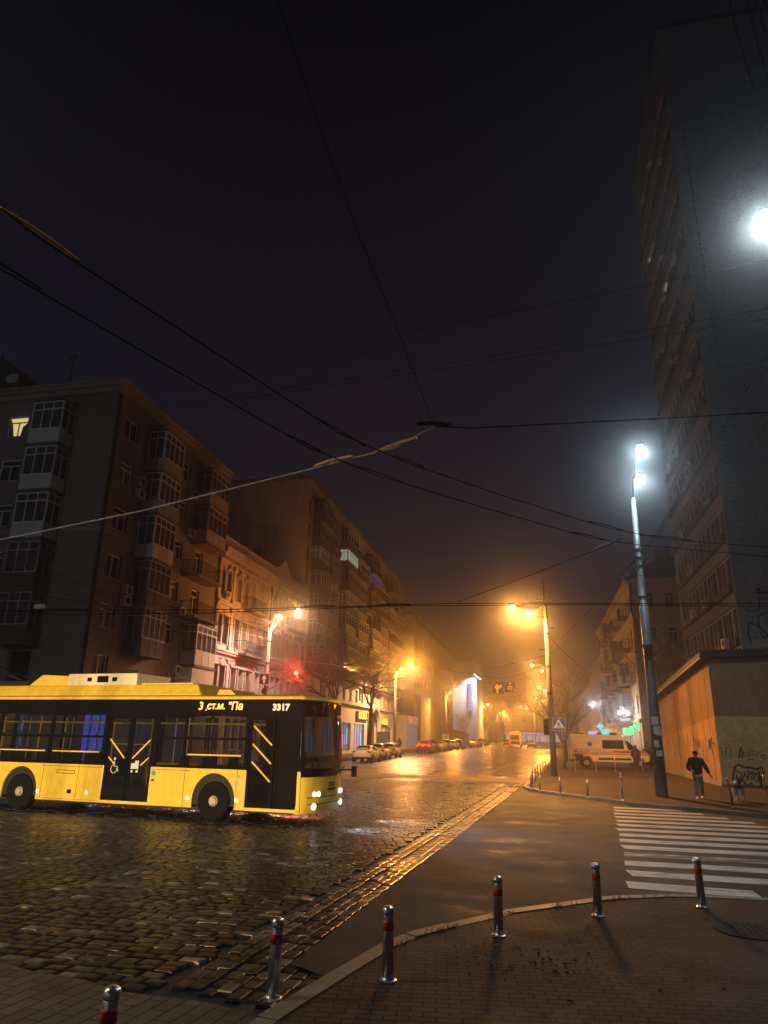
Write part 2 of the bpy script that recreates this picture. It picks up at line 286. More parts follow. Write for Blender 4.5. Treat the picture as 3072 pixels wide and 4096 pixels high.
def zebra_mat():
    m, nt, p, N, L = nodes('zebra_paint'); n = noise(nt, pos(nt, (.6, 2.2, 1)), 2.2, 9, .72); g = noise(nt, pos(nt), 45, 4)
    s = N('ShaderNodeSeparateXYZ'); gg = N('ShaderNodeNewGeometry'); L(gg.outputs['Position'], s.inputs[0])
    yw = math_(nt, 'ABSOLUTE', math_(nt, 'SUBTRACT', s.outputs[1], 15.3)); worn = ramp(nt, yw, [(0.0, (.17,)*3), (1.0, (0.0,)*3)])   # the stripes where cars drive are rubbed thin
    k = math_(nt, 'SUBTRACT', math_(nt, 'ADD', n, math_(nt, 'MULTIPLY', g, .12)), worn); a = ramp(nt, k, [(0.42, (.05, .047, .045)), (0.54, (.46, .46, .42)), (.8, (.62, .62, .57))]); L(a, p.inputs['Base Color']); p.inputs['Roughness'].default_value = .6
zebra_mat()
def kiosk_mat():
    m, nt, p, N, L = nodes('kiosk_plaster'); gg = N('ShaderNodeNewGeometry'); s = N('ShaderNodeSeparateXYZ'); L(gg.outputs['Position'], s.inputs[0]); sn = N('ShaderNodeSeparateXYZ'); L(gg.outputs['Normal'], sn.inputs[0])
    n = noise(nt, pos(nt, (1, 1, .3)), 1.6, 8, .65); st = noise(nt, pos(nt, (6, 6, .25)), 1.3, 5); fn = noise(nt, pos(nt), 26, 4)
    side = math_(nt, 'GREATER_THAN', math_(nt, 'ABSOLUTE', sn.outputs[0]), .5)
    lowf = mixc(nt, side, ramp(nt, n, [(0.3, (.66, .43, .15)), (0.7, (.84, .56, .21))]), ramp(nt, n, [(0.3, (.165, .092, .034)), (0.7, (.235, .135, .05))]))  # front colours lightened, long side darkened, to stand in for lamp light
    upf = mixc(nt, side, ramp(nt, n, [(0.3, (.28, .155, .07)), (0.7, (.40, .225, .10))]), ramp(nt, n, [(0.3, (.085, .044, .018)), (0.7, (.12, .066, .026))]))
    # front: fresher lower coat; long side: darker top paints in the eave's shade
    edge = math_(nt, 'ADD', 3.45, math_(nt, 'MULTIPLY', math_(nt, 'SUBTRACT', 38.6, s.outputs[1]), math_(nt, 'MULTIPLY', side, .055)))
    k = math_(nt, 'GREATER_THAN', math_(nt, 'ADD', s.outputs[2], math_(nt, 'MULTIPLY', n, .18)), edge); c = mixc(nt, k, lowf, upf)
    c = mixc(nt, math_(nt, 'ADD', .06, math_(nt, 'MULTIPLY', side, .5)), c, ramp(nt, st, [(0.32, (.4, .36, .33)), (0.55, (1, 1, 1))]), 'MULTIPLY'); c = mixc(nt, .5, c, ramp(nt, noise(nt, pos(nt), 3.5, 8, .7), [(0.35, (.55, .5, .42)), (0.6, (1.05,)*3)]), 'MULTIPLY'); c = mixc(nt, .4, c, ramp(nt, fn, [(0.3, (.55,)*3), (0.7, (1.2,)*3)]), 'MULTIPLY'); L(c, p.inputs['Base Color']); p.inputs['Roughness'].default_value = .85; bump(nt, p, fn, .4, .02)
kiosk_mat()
# ============================================================ GROUND
def strip(mb, rows):                                        # rows of equal-length point lists
    n = len(rows[0]); b = len(mb.v)
    for r in rows: mb.v += [Vector(p) for p in r]
    for i in range(len(rows)-1):
        for k in range(n-1): mb.f.append((b+i*n+k, b+i*n+k+1, b+(i+1)*n+k+1, b+(i+1)*n+k)); mb.c.append(None)
    return mb
YS = [-50, 0, 30, 60, 120, 200, 300, 420, 500]
g = MB(); strip(g, [[(x, y, zr(y)-0.06) for x in (-250, 0, 250)] for y in YS]); struct('ground', g, 'ground_dark')
def gutR(y): return -2.25+(y-10.77)*0.0531 if y < 27.5 else -1.36+(y-27.5)*0.0438      # right edge of the gutter rows
def gutL(y): return gutR(y)-0.72
# far cobbles: one sheet for street and cross street (textured); the near part gets real setts on a grout bed
g = MB(); strip(g, [[(-17.3, y, zr(y)-0.006), (-9, y, zr(y)-0.004), (gutR(y), y, zr(y)-0.004)] for y in (38, 60, 90, 130, 200, 300, 420)])
strip(g, [[(-90, y, -0.006), (-40, y, -0.006), (-15.5, y, -0.006)] for y in (4, 27, 38)]); strip(g, [[(-15.5, y, -0.006), (-13.3, y, -0.006)] for y in (19.4, 38)])
struct('cobbled_road', g, 'cobble_far')
PAVE = [(-9, 7.4), (-5.03, 6.62), (-4.59, 6.46), (-3.97, 6.37), (-3.5, 6.19), (-2.73, 6.14), (-2.3, 6.02)]      # where slabs meet setts
def pave_y(x):
    for a, b in zip(PAVE, PAVE[1:]):
        if a[0] <= x <= b[0]: return a[1]+(b[1]-a[1])*(x-a[0])/(b[0]-a[0])
    return PAVE[0][1]+(-9-x)*.2 if x < -9 else PAVE[-1][1]
g = MB(); g.add([(-24, 8, -.04), (-9, 5, -.04), (-1.6, 5, -.04), (gutR(39), 39, -.04), (-24, 39, -.04)], [(0, 1, 2, 3, 4)]); struct('sett_bed', g, 'grout')
def sett(mb, cx, cy, w, d, ang, h, tone):
    ca, sa = math.cos(ang), math.sin(ang); tx, ty = rnd.uniform(-.02, .02), rnd.uniform(-.03, .03); P = []
    for k, (sx, sy) in enumerate(((-1, -1), (1, -1), (1, 1), (-1, 1))):
        jx, jy = w/2*(1+rnd.uniform(-.09, .05)), d/2*(1+rnd.uniform(-.1, .06)); P.append((sx*jx, sy*jy))
    vs = []
    for sc_, dz in ((1.0, -.045), (.985, -.017), (.94, -.005), (.80, .0)):
        for (x, y) in P:
            X, Y = x*sc_, y*(1-(1-sc_)*1.15); vs.append((cx+X*ca-Y*sa, cy+X*sa+Y*ca, h+dz+(X*tx+Y*ty)))
    # rounded top: an extra centre vertex
    vs.append((cx, cy, h+.003)); f = []
    for a in (0, 4, 8):
        for k in range(4): f.append((a+k, a+(k+1) % 4, a+4+(k+1) % 4, a+4+k))
    for k in range(4): f.append((12+k, 12+(k+1) % 4, 16))
    mb.add(vs, f, tone)
g = MB(); y = 5.7; row = 0; rd = .172
while y < 38.2:
    xr = gutL(y)-.02; xl = -15.5 if y < 19.5 else -13.5; xl = max(xl, -5.2-(y-6)*.86); x = xr-rnd.uniform(0, .2)
    d0 = rd*rnd.uniform(.92, 1.06)
    while x > xl:
        w = rnd.uniform(.19, .285); cy = y+rnd.uniform(-.008, .008)+.10*math.sin(x*.35+1)
        if cy > pave_y(x)+.05 and cy < 39.5+(-1.2-x)*.17:
            sett(g, x-w/2, cy, w-.012, d0-.014, .035*math.sin(x*.35+.5)+rnd.uniform(-.025, .025), rnd.uniform(-.006, .004)-.01*abs(math.sin(x*.9)), min(1, max(0, rnd.gauss(.42, .26))))
        x -= w
    y += d0; row += 1
struct('cobble_setts', g, 'cobble_stone', fix=False)
g = MB()
for k in range(-4, 5):                                      # gutter rows run along the street; a few fill the corner up to the kerb
    y = 6.0+rnd.uniform(0, .2)
    while y < (62 if k >= 0 else 7.5):
        L_ = rnd.uniform(.2, .31) if y < 30 else rnd.uniform(.4, .6); x = gutR(y)-.072-k*.144
        if y > pave_y(min(x, -2.31))+.08 and (k >= 0 or x < -2.22+(y-5.8)*.24-.06): sett(g, x, y+L_/2, L_-.016, .135, math.pi/2-.05+rnd.uniform(-.03, .03), zr(y)+rnd.uniform(-.008, .008)-.018*(k in (2,))-.022*(k < 0), min(1, max(0, rnd.gauss(.5, .24))))
        y += L_
struct('gutter_setts', g, 'cobble_stone', fix=False)
g = MB()                                                     # a double row of paler setts between the lanes
for k in range(2):
    y = 43.8
    while y < 150:
        L_ = .28 if y < 80 else .7; x = -3.76+(y-43.6)*.0408+k*.19; sett(g, x, y+L_/2, L_-.02, .17, math.pi/2, zr(y)+.012, min(1, max(0, rnd.gauss(.8, .15)))); y += L_
struct('lane_setts', g, 'cobble_stone', fix=False)
# asphalt band across the street, side street asphalt
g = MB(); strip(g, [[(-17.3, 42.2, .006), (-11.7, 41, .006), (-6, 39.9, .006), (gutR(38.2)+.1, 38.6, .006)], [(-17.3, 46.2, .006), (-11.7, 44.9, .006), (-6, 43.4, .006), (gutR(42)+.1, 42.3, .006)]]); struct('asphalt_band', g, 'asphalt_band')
NK = [(-2.3, 5.0), (-2.19, 5.82), (-2.12, 6.18), (-1.95, 6.98), (-1.71, 8.03), (-1.55, 8.45), (-1.2, 8.98), (-.56, 9.86), (.03, 10.42), (.58, 10.94), (.91, 11.18), (1.57, 11.5), (2.01, 11.62), (4, 11.7), (9, 11.2), (30, 8), (60, 3)]
FK = [(-.80, 36.0), (-.86, 34.3), (-.66, 33.2), (.06, 31.2), (1.14, 29.6), (1.97, 28.45), (2.73, 27.1), (3.6, 26.2), (4.6, 25.6), (6.0, 24.4), (9, 22.6), (14, 20), (60, 0)]
g = MB(); g.add([(gutR(y)+.02, y, 0) for y in (37, 27.5, 16, 10.8, 7.3)]+[(x, y, 0) for x, y in NK[3:]]+[(60, 0.2, 0), (20, 22, 0), (4, 27.5, 0), (2, 30, 0), (0, 34, 0)], [tuple(range(5+len(NK)-3+5))]); struct('asphalt_side_street', g, 'asphalt')
ZN = .05
def inset(P, d):
    Q = []
    for i, p in enumerate(P):
        a = Vector(P[max(i-1, 0)]); b = Vector(P[min(i+1, len(P)-1)]); t = (b-a).normalized(); n = Vector((t.y, -t.x)); Q.append((p[0]+n.x*d, p[1]+n.y*d))
    return Q
# near pavement with its curved kerb of long stones
g = MB(); IN = inset(NK, .2); IN = [(x, y) for x, y in IN]
g.add([(x, y, ZN-.006) for x, y in IN]+[(60, -30, ZN-.006), (-2.3, -30, ZN-.006)], [tuple(range(len(IN)+2))]); struct('near_pavement', g, 'paver_brown')
g = MB(); g.add([(-30, 12, .004), (-9, 7.4, .004)]+[(x, y, .004) for x, y in PAVE[1:]]+[(-2.12, 5.9, .004), (-2.3, 5, .004), (-2.3, -30, .004), (-60, -30, .004), (-60, 14, .004)], [tuple(range(len(PAVE)+6))]); struct('slab_pavement', g, 'paver_slab')
def kerb(name, P, w, z0, z1, step, mat, right=True):
    g = MB(); acc = [];
    for a, b in zip(P, P[1:]):                               # resample to stones
        a, b = Vector(a), Vector(b); n = max(1, round((b-a).length/step)); acc += [a+(b-a)*(k/n) for k in range(n)]
    acc.append(Vector(P[-1]))
    for a, b in zip(acc, acc[1:]):
        t = (b-a).normalized(); n = Vector((t.y, -t.x))*(w if right else -w); a2, b2 = a+t*.006, b-t*.006; za = zr(a.y); dz = rnd.uniform(-.006, .006); j = n*rnd.uniform(-.03, .03)
        q = [a2+j, b2+j, b2+n, a2+n]; c = n*.12; g.hexa([(p.x, p.y, z0+za) for p in q]+[(p.x, p.y, z1+za+dz) for p in (q[0]+c, q[1]+c, q[2], q[3])])
    return struct(name, g, mat)
kerb('near_kerb', NK[:-2], .2, -.03, ZN+.004, .9, 'kerb_stone')
ZF = .12
g = MB(); LB = [(gutR(y)+.35, y) for y in (36, 45, 60, 90, 140)]
f_in = inset(FK[::-1], .16)
g.add([(x, y, ZF-.005) for x, y in f_in]+[(x, y, ZF-.005+zr(y)) for x, y in LB[:3]]+[(60, 60, ZF-.005)], [tuple(range(len(f_in)+4))])
strip(g, [[(gutR(y)+.35, y, ZF-.005+zr(y)), (12, y, ZF-.005+zr(y)), (60, y, ZF-.005+zr(y))] for y in (60, 90, 140, 200, 300, 420)]); struct('far_pavement', g, 'paver_far')
kerb('far_kerb', FK[::-1], .16, -.03, ZF, .8, 'kerb_stone'); kerb('street_kerb', [(gutR(y)+.2, y) for y in (140, 90, 60, 36)][::-1], .16, -.03, ZF, 1.2, 'kerb_stone')
g = MB(); strip(g, [[(-60, y, .12+zr(y)), (-17.3, y, .12+zr(y))] for y in (46.5, 60, 90, 140, 200, 300, 420)]); g.box(-60, -18.5, 28, 46.5, -.05, .12); struct('left_pavement', g, 'paver_far')
kerb('left_kerb', [(-17.3, y) for y in (47, 60, 100, 160, 220)], .16, -.03, .13, 1.5, 'kerb_stone', right=False)
# zebra crossing: fourteen stripes
g = MB()
for k in range(14):
    y = 12.05+k*1.045; xl = 1.22+(y-12.1)*.075; xr = 6.1 if k < 10 else 6.1-(k-9)*.45
    if k == 0: xr = 2.95
    if k == 1: xr = 3.9
    g.add([(xl+rnd.uniform(-.06, .06), y, .005), (xr, y-.22, .005), (xr, y+.33, .005), (xl+rnd.uniform(-.06, .06), y+.55, .005)], [(0, 1, 2, 3)])
struct('zebra_crossing', g, 'zebra_paint')
g = MB(); z = .012; g.add([(-3.3, 43.4, z), (-2.5, 43.15, z), (-2.5, 42.75, z), (-1.55, 43.3, z), (-2.5, 43.95, z), (-2.5, 43.55, z), (-3.3, 43.7, z)], [(0, 1, 2, 3, 4, 5, 6)]); struct('road_arrow', g, 'zebra_paint')
# manhole, litter, grass
p = gp(3015, 3722, ZN); t = thing('manhole_cover', 'dark round manhole cover set in the brick pavement at the right', 'manhole cover', (p.x, p.y, ZN)); 
g = MB(); g.lathe([(.42, -.01), (.42, .006), (.36, .008)], 28); g.build('frame', 'iron', t)
g = MB(); g.lathe([(.35, 0), (.35, .010), (.33, .013)], 28)
for k in range(-4, 5):
    for j in range(-4, 5):
        if k*k+j*j < 17: g.box(k*.07-.02, k*.07+.02, j*.07-.02, j*.07+.02, .012, .017)
g.build('lid', 'iron', t)
g = MB()
for cx, cy, rx, ry, n in ((500, 660, 330, 90, 70), (760, 715, 220, 70, 85), (1100, 800, 560, 160, 30)):
    for k in range(n):
        q = gp(1536+(cx+rnd.gauss(0, .45)*rx)*.926, 3200+(cy+rnd.gauss(0, .45)*ry)*.926, ZN if cy > 100 else ZF); a = rnd.uniform(0, 6.28); s = rnd.uniform(.008, .022)
        u = Vector((math.cos(a)*s, math.sin(a)*s, rnd.uniform(0, .01))); v = Vector((-math.sin(a)*s*.28, math.cos(a)*s*.28, rnd.uniform(0, .008))); q.z += .006
        g.quad(q-u-v, q+u-v, q+u+v, q-u+v)
tag(g.build('leaf_litter', 'leaf_litter', fix=False), 'dry leaves and seeds scattered on the brick pavement', 'litter', kind='stuff')
g = MB()
for a, b in zip(IN[4:12], IN[5:13]):
    for k in range(16):
        f_ = rnd.random(); x, y = a[0]+(b[0]-a[0])*f_+rnd.gauss(0, .03), a[1]+(b[1]-a[1])*f_+rnd.gauss(0, .03)
        if rnd.random() < .5+.5*math.sin(x*9):
            for j in range(5):
                h = rnd.uniform(.02, .07); dx, dy = rnd.gauss(0, .03), rnd.gauss(0, .03); g.add([(x-.003, y, ZN-.01), (x+.003, y, ZN-.01), (x+dx, y+dy, ZN+h)], [(0, 1, 2)])
tag(g.build('dry_grass', 'grass_dry', fix=False), 'tufts of dry grass growing along the back of the kerb', 'grass', kind='stuff')
# ============================================================ building helpers (walls along Y at X, or along X at Y)
class Wall:                                                  # a facade frame: o origin, u along, n outward normal
    def __init__(s, o, u, n): s.o = Vector(o); s.u = Vector(u); s.n = Vector(n)
    def p(s, a, z, d=0): return s.o+s.u*a+s.n*d+Vector((0, 0, z))
    def slab(s, mb, a0, a1, z0, z1, d0, d1):
        return mb.hexa([s.p(a, z, d) for z in (z0, z1) for a, d in ((a0, d0), (a1, d0), (a1, d1), (a0, d1))])
def holed(mb, W, a0, a1, z0, z1, holes, depth):              # wall face with window openings: a grid of cells, reveals included
    A = sorted({a0, a1}|{h[i] for h in holes for i in (0, 1)}); Z = sorted({z0, z1}|{h[i] for h in holes for i in (2, 3)})
    A = [a for a in A if a0-1e-6 <= a <= a1+1e-6]; Z = [z for z in Z if z0-1e-6 <= z <= z1+1e-6]
    for i in range(len(A)-1):
        for j in range(len(Z)-1):
            ca, cz = (A[i]+A[i+1])/2, (Z[j]+Z[j+1])/2
            if any(h[0] < ca < h[1] and h[2] < cz < h[3] for h in holes): continue
            mb.quad(W.p(A[i], Z[j]), W.p(A[i+1], Z[j]), W.p(A[i+1], Z[j+1]), W.p(A[i], Z[j+1]))
    for h in holes:
        c = [(h[0], h[2]), (h[1], h[2]), (h[1], h[3]), (h[0], h[3])]
        for (p, q), (r_, s_) in zip(c, c[1:]+c[:1]): mb.quad(W.p(p, q), W.p(r_, s_), W.p(r_, s_, -depth), W.p(p, q, -depth))
def window(W, par, h, depth=.2, frame='frame_white', glass='pane', style='T', fw=.07, sill=True):
    a0, a1, z0, z1 = h; g = MB(); d = -depth+.06; e = -depth+.0
    W.slab(g, a0, a0+fw, z0, z1, e, d); W.slab(g, a1-fw, a1, z0, z1, e, d); W.slab(g, a0+fw, a1-fw, z1-fw, z1, e, d); W.slab(g, a0+fw, a1-fw, z0, z0+fw, e, d)
    m = (a0+a1)/2; t = z0+(z1-z0)*.72
    if style in 'TX': W.slab(g, a0+fw, a1-fw, t-fw/2, t+fw/2, e, d-.004)
    if style in 'TI': W.slab(g, m-fw/2, m+fw/2, z0+fw, t-fw/2 if style == 'T' else z1-fw, e, d-.002)
    if style == 'X': W.slab(g, m-fw/2, m+fw/2, z0+fw, t-fw/2, e, d-.002); W.slab(g, m-fw/2, m+fw/2, t+fw/2, z1-fw, e, d-.002)
    w = g.build('window', frame, par)
    g = MB(); g.quad(*[W.p(a, z, -depth+.025) for a, z in ((a0, z0), (a1, z0), (a1, z1), (a0, z1))]); g.build('pane', glass, w)
    if sill:
        g = MB(); W.slab(g, a0-.06, a1+.06, z0-.05, z0, -.02, .07); g.build('sill', 'frame_grey', w)
    return w
def ac_unit(W, par, a, z, s=1.0):
    g = MB(); W.slab(g, a-.36*s, a+.36*s, z, z+.52*s, .06, .36); o = g.build('air_conditioner', 'ac_white', par)
    g = MB(); g.lathe([(.2*s, 0), (.2*s, .012), (.05, .02)], 14, W.p(a-.08*s, z+.26*s, .36), W.n); g.build('fan_grille', 'iron', o); return o
def balcony(W, par, a0, a1, z0, zr_, z1, dep, skin, frame='frame_white', glass='pane_tint', glazed=True, cols=4, side=2, rail=False):
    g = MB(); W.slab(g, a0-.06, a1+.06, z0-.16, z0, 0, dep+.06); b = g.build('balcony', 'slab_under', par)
    if rail:
        g = MB(); n = int((a1-a0)/.13)
        for k in range(n+1): a = a0+(a1-a0)*k/n; W.slab(g, a-.012, a+.012, z0, zr_, dep-.02, dep)
        for k in range(5):
            d = dep*k/5
            for a in (a0, a1): W.slab(g, a-.012, a+.012, z0, zr_, d, d+.02)
        W.slab(g, a0-.02, a1+.02, zr_, zr_+.04, dep-.03, dep+.01); W.slab(g, a0-.02, a0+.02, zr_, zr_+.04, 0, dep-.03); W.slab(g, a1-.02, a1+.02, zr_, zr_+.04, 0, dep-.03)
        g.build('railing', 'iron', b); return b
    g = MB(); W.slab(g, a0, a1, z0, zr_, dep-.06, dep); W.slab(g, a0, a0+.06, z0, zr_, 0, dep-.06); W.slab(g, a1-.06, a1, z0, zr_, 0, dep-.06)
    for k in range(1, 3): a = a0+(a1-a0)*k/3; W.slab(g, a-.015, a+.015, z0, zr_, dep, dep+.012)
    g.build('balcony_front', skin, b)
    if glazed:
        g = MB(); f = .06; t = zr_+(z1-zr_)*.72
        for k in range(cols+1): a = a0+f/2+(a1-a0-f)*k/cols; W.slab(g, a-f/2, a+f/2, zr_, z1, dep-.07, dep)
        W.slab(g, a0, a1, z1-f, z1, dep-.08, dep+.01); W.slab(g, a0, a1, t-f/2, t+f/2, dep-.06, dep-.005); W.slab(g, a0, a1, zr_, zr_+f, dep-.08, dep+.012)
        for a in (a0, a1):
            s = f if a == a0 else -f
            for k in range(side+1):
                d = .04+(dep-.12)*k/side; W.slab(g, min(a, a+s), max(a, a+s), zr_, z1, d-f/2, d+f/2)
            W.slab(g, min(a, a+s), max(a, a+s), t-f/2, t+f/2, 0, dep-.07); W.slab(g, min(a, a+s), max(a, a+s), z1-f, z1, 0, dep-.07)
        fr = g.build('balcony_frame', frame, b); g = MB(); x = .03
        g.quad(*[W.p(a, z, dep-.04) for a, z in ((a0+x, zr_), (a1-x, zr_), (a1-x, z1), (a0+x, z1))])
        for a in (a0+x, a1-x): g.quad(W.p(a, zr_, 0), W.p(a, zr_, dep-.04), W.p(a, z1, dep-.04), W.p(a, z1, 0))
        g.build('balcony_glazing', glass, b)
        g = MB(); W.slab(g, a0-.05, a1+.05, z1, z1+.07, 0, dep+.05); g.build('balcony_roof', 'roof_dark', b)
    return b
# ============================================================ A: brick corner block
AX, AY = -22.0, 31.2
ba = thing('brick_apartment_block', 'dark brick apartment block on the street corner behind the trolleybus, with stacked glazed balconies', 'building', (AX, AY, 0), world=True)
W1 = Wall((AX, 0, 0), (0, 1, 0), (1, 0, 0)); W2 = Wall((0, AY, 0), (-1, 0, 0), (0, -1, 0))   # street face a=Y ; front face a=-X
AT = 20.1; tops = [5.95+2.65*k for k in range(6)]
h1 = [(32.25, 33.6, t-1.28, t) for t in tops]; h2 = [(38.85, 40.1, t-1.28, t) for t in tops[1:]]; h3 = [(41.9, 43.0, t-1.6, t) for t in tops[1:4]]
hx = [(35.0, 36.6, 3.4, 5.4), (38.7, 39.9, 3.9, 5.6)]
hd = [(35.2, 36.6, t-1.9, t) for t in tops[1:]]
g = MB(); sA1 = [(32.3, 34.6, .6, 3.0), (36, 39, .6, 3.0), (41, 44, .6, 3.0)]; sA2 = [(23.9, 27.9, .6, 3.0), (28.9, 32.4, .6, 3.0)]
holed(g, W1, AY, 45.6, 0, AT, h1+h2+h3+hx+hd+sA1, .25)
fl = [(27.55, 28.87, t-1.28, t) for t in tops]+[(30.6, 31.9, t-1.28, t) for t in tops]; fd = [(24.8, 26.1, t-1.9, t) for t in tops]
holed(g, W2, 22, 40, 0, AT, fl+fd+sA2, .25)
g.quad((-40, AY, AT), (AX, AY, AT), (AX, 45.6, AT), (-40, 45.6, AT)); g.quad((-40, 45.6, 0), (AX, 45.6, 0), (AX, 45.6, AT), (-40, 45.6, AT))
g.build('wall', 'brick', ba, fix=False)
g = MB()
for z0, z1, d in ((AT, AT+.28, .30), (AT+.28, AT+.5, .5), (AT+.5, AT+.62, .62)):
    g.box(-40, AX+d, AY-d, 45.6, z0, z1)
g.build('cornice', 'parapet', ba)
g = MB(); g.box(-40, AX+.05, AY-.05, 45.6, 12.15, 12.4); g.build('belt_course', 'parapet', ba)
g = MB(); g.hexa([(-40, AY-.55, AT+.62), (AX+.55, AY-.55, AT+.62), (AX+.55, 45.6, AT+.62), (-40, 45.6, AT+.62), (-37, AY+6, AT+2.0), (AX-6, AY+6, AT+2.0), (AX-6, 40, AT+2.0), (-37, 40, AT+2.0)]); rf = g.build('roof', 'roof_dark', ba)
g = MB(); g.prism([(-33.6, 34.5, AT+.8), (-30.2, 34.5, AT+.8), (-30.2, 34.5, AT+3.0), (-33.4, 34.5, AT+5.4)], (0, 5, 0)); g.build('roof_shed', 'roof_dark', rf)
g = MB(); g.lathe([(.05, .0), (.28, .05), (.42, .16), (.40, .17), (.05, .03)], 18, (-31.3, 33.6, 23.1), (.15, -1, .25)); g.tube([(-31.3, 33.7, 23.0), (-31.3, 34.6, 22.4)], .04, 6); g.build('satellite_dish', 'ac_white', rf)
for x, h in ((-32.0, 4.0), (-26.8, 3.4)):
    g = MB(); g.tube([(x, 33, AT+.6), (x+.1, 33, AT+.6+h)], .035, 5)
    for k in range(3): g.tube([(x-.3, 33, AT+h+.5-.12*k), (x+.4, 33, AT+h+.5-.12*k)], .02, 4)
    g.build('antenna', 'iron', rf)
g = MB(); g.hexa([(AX-3.2, 38, AT+.6), (AX+.0, 38, AT+.6), (AX+.0, 39.2, AT+.6), (AX-3.2, 39.2, AT+.6), (AX-3.2, 38, AT+1.9), (AX-.6, 38, AT+1.5), (AX-.6, 39.2, AT+1.5), (AX-3.2, 39.2, AT+1.9)]); g.build('dormer', 'roof_dark', rf)
g = MB(); g.tube([(AX+.1, AY+.15, AT), (AX+.1, AY+.15, 3.0), (AX+.1, AY+.15, .4)], .07, 8); g.build('downpipe', 'iron', ba)
for i, h in enumerate(h1): window(W1, ba, h, style='ITTITT'[5-i] if i else 'I', glass=('pane', 'curtain_dark', 'pane')[i % 3])
for i, h in enumerate(h2): window(W1, ba, h, glass=('pane', 'curtain_dark', 'pane', 'pane_tint')[i % 4])
for h in h3: window(W1, ba, h)
for h in hx: window(W1, ba, h, frame='frame_grey', style='O', glass='curtain_dark')
for h in fl[:6]: window(W2, ba, h, glass='lit_yellow' if h[3] > 19 else 'pane')
for i, h in enumerate(fl[6:]): window(W2, ba, h, glass=('pane', 'curtain_dark')[i % 2])
for k, t in enumerate(tops[1:]):                             # doors behind the glazed balconies
    for W, hh in ((W1, hd[k]), (W2, fd[k+1])):
        g = MB(); g.quad(*[W.p(a, z, -.2) for a, z in ((hh[0], hh[2]), (hh[1], hh[2]), (hh[1], hh[3]), (hh[0], hh[3]))]); g.build('balcony_door', 'curtain_dark', ba)
for W, hs_, mts in ((W1, sA1, ('neon_blue', 'shop_dim', 'shop_dim')), (W2, sA2, ('shop_dim', 'shop_dim'))):
    for h, mt in zip(hs_, mts):
        g = MB(); n = 3
        for k in range(n+1): a = h[0]+(h[1]-h[0])*k/n; W.slab(g, a-.04, a+.04, h[2], h[3], -.2, -.12)
        o = g.build('shop_window', 'frame_grey', ba); g = MB(); W.slab(g, h[0], h[1], h[2], h[3], -.26, -.21); g.build('lit_interior', 'deep_blue' if mt == 'neon_blue' else 'shop_faint', o)
g = MB(); W2.slab(g, 24.4, 26.9, 1.95, 2.55, .02, .08); o = g.build('shop_sign', 'sign_blue', ba)
text_mesh('sign_lettering', 'КНИГИ', .5, 'shop_white', o, frame(W2.p(25.4, 2.25, .09), (1, 0, 0), (0, 0, 1)), .004, shear=.2)
g = MB()
for k in range(46):
    z = 1.1+k*.042; x = -24.53+.1*math.sin(k*1.7)*(1+.6*math.sin(k*.35)); g.lathe([(.012, -.012), (.02, 0), (.012, .012)], 6, (x, AY-.1, z))
g.build('garland', 'marker', ba)
sk = ['balcony_dark', 'balcony_dark', 'balcony_white', 'balcony_grey', 'balcony_grey']
for k, t in enumerate(tops[1:]):
    balcony(W1, ba, 34.75, 37.1, t-2.35, t-1.55, t+.15, 1.1, sk[k], frame='frame_grey' if k < 2 else 'frame_white')
    sf = ['balcony_dark', 'balcony_dark', 'balcony_white', 'balcony_white', 'balcony_white'][k]
    balcony(W2, ba, 24.5, 26.4, t-2.3, t-1.5, t+.15, 1.1, sf, cols=3, frame='frame_grey' if k < 2 else 'frame_white')
    if k in (0, 3, 4): balcony(W1, ba, 41.1, 44.0, t-2.35, t-1.5, t+.15, 1.1, 'balcony_white' if k == 0 else 'balcony_grey', frame='frame_white' if k == 0 else 'frame_grey')
    else: balcony(W1, ba, 40.4, 43.8, t-2.0, t-1.1, 0, 1.1, 'iron', rail=True)
g = MB(); W1.slab(g, 40.9, 44.0, 3.2, 6.05, 0, 1.1); o = g.build('balcony_base', 'balcony_white', ba)
for a, z in ((34.2, 15.6), (34.2, 14.9), (34.2, 9.3), (34.2, 8.7), (40.6, 14.4), (40.5, 17), (40.4, 9.2), (40.6, 5.6)): ac_unit(W1, ba, a, z)
g = MB(); g.quad(W2.p(27.62, 18.0, -.16), W2.p(28.05, 18.0, -.16), W2.p(27.95, 18.6, -.16), W2.p(27.62, 18.85, -.16)); g.quad(W2.p(28.45, 18.0, -.16), W2.p(28.8, 18.0, -.16), W2.p(28.8, 19.1, -.16), W2.p(28.62, 18.7, -.16)); g.build('curtain', 'curtain_dark', ba)
g = MB()
for z in (10.5, 8.75): W1.slab(g, 34.05, 34.15, z, z+.35, .02, .1)
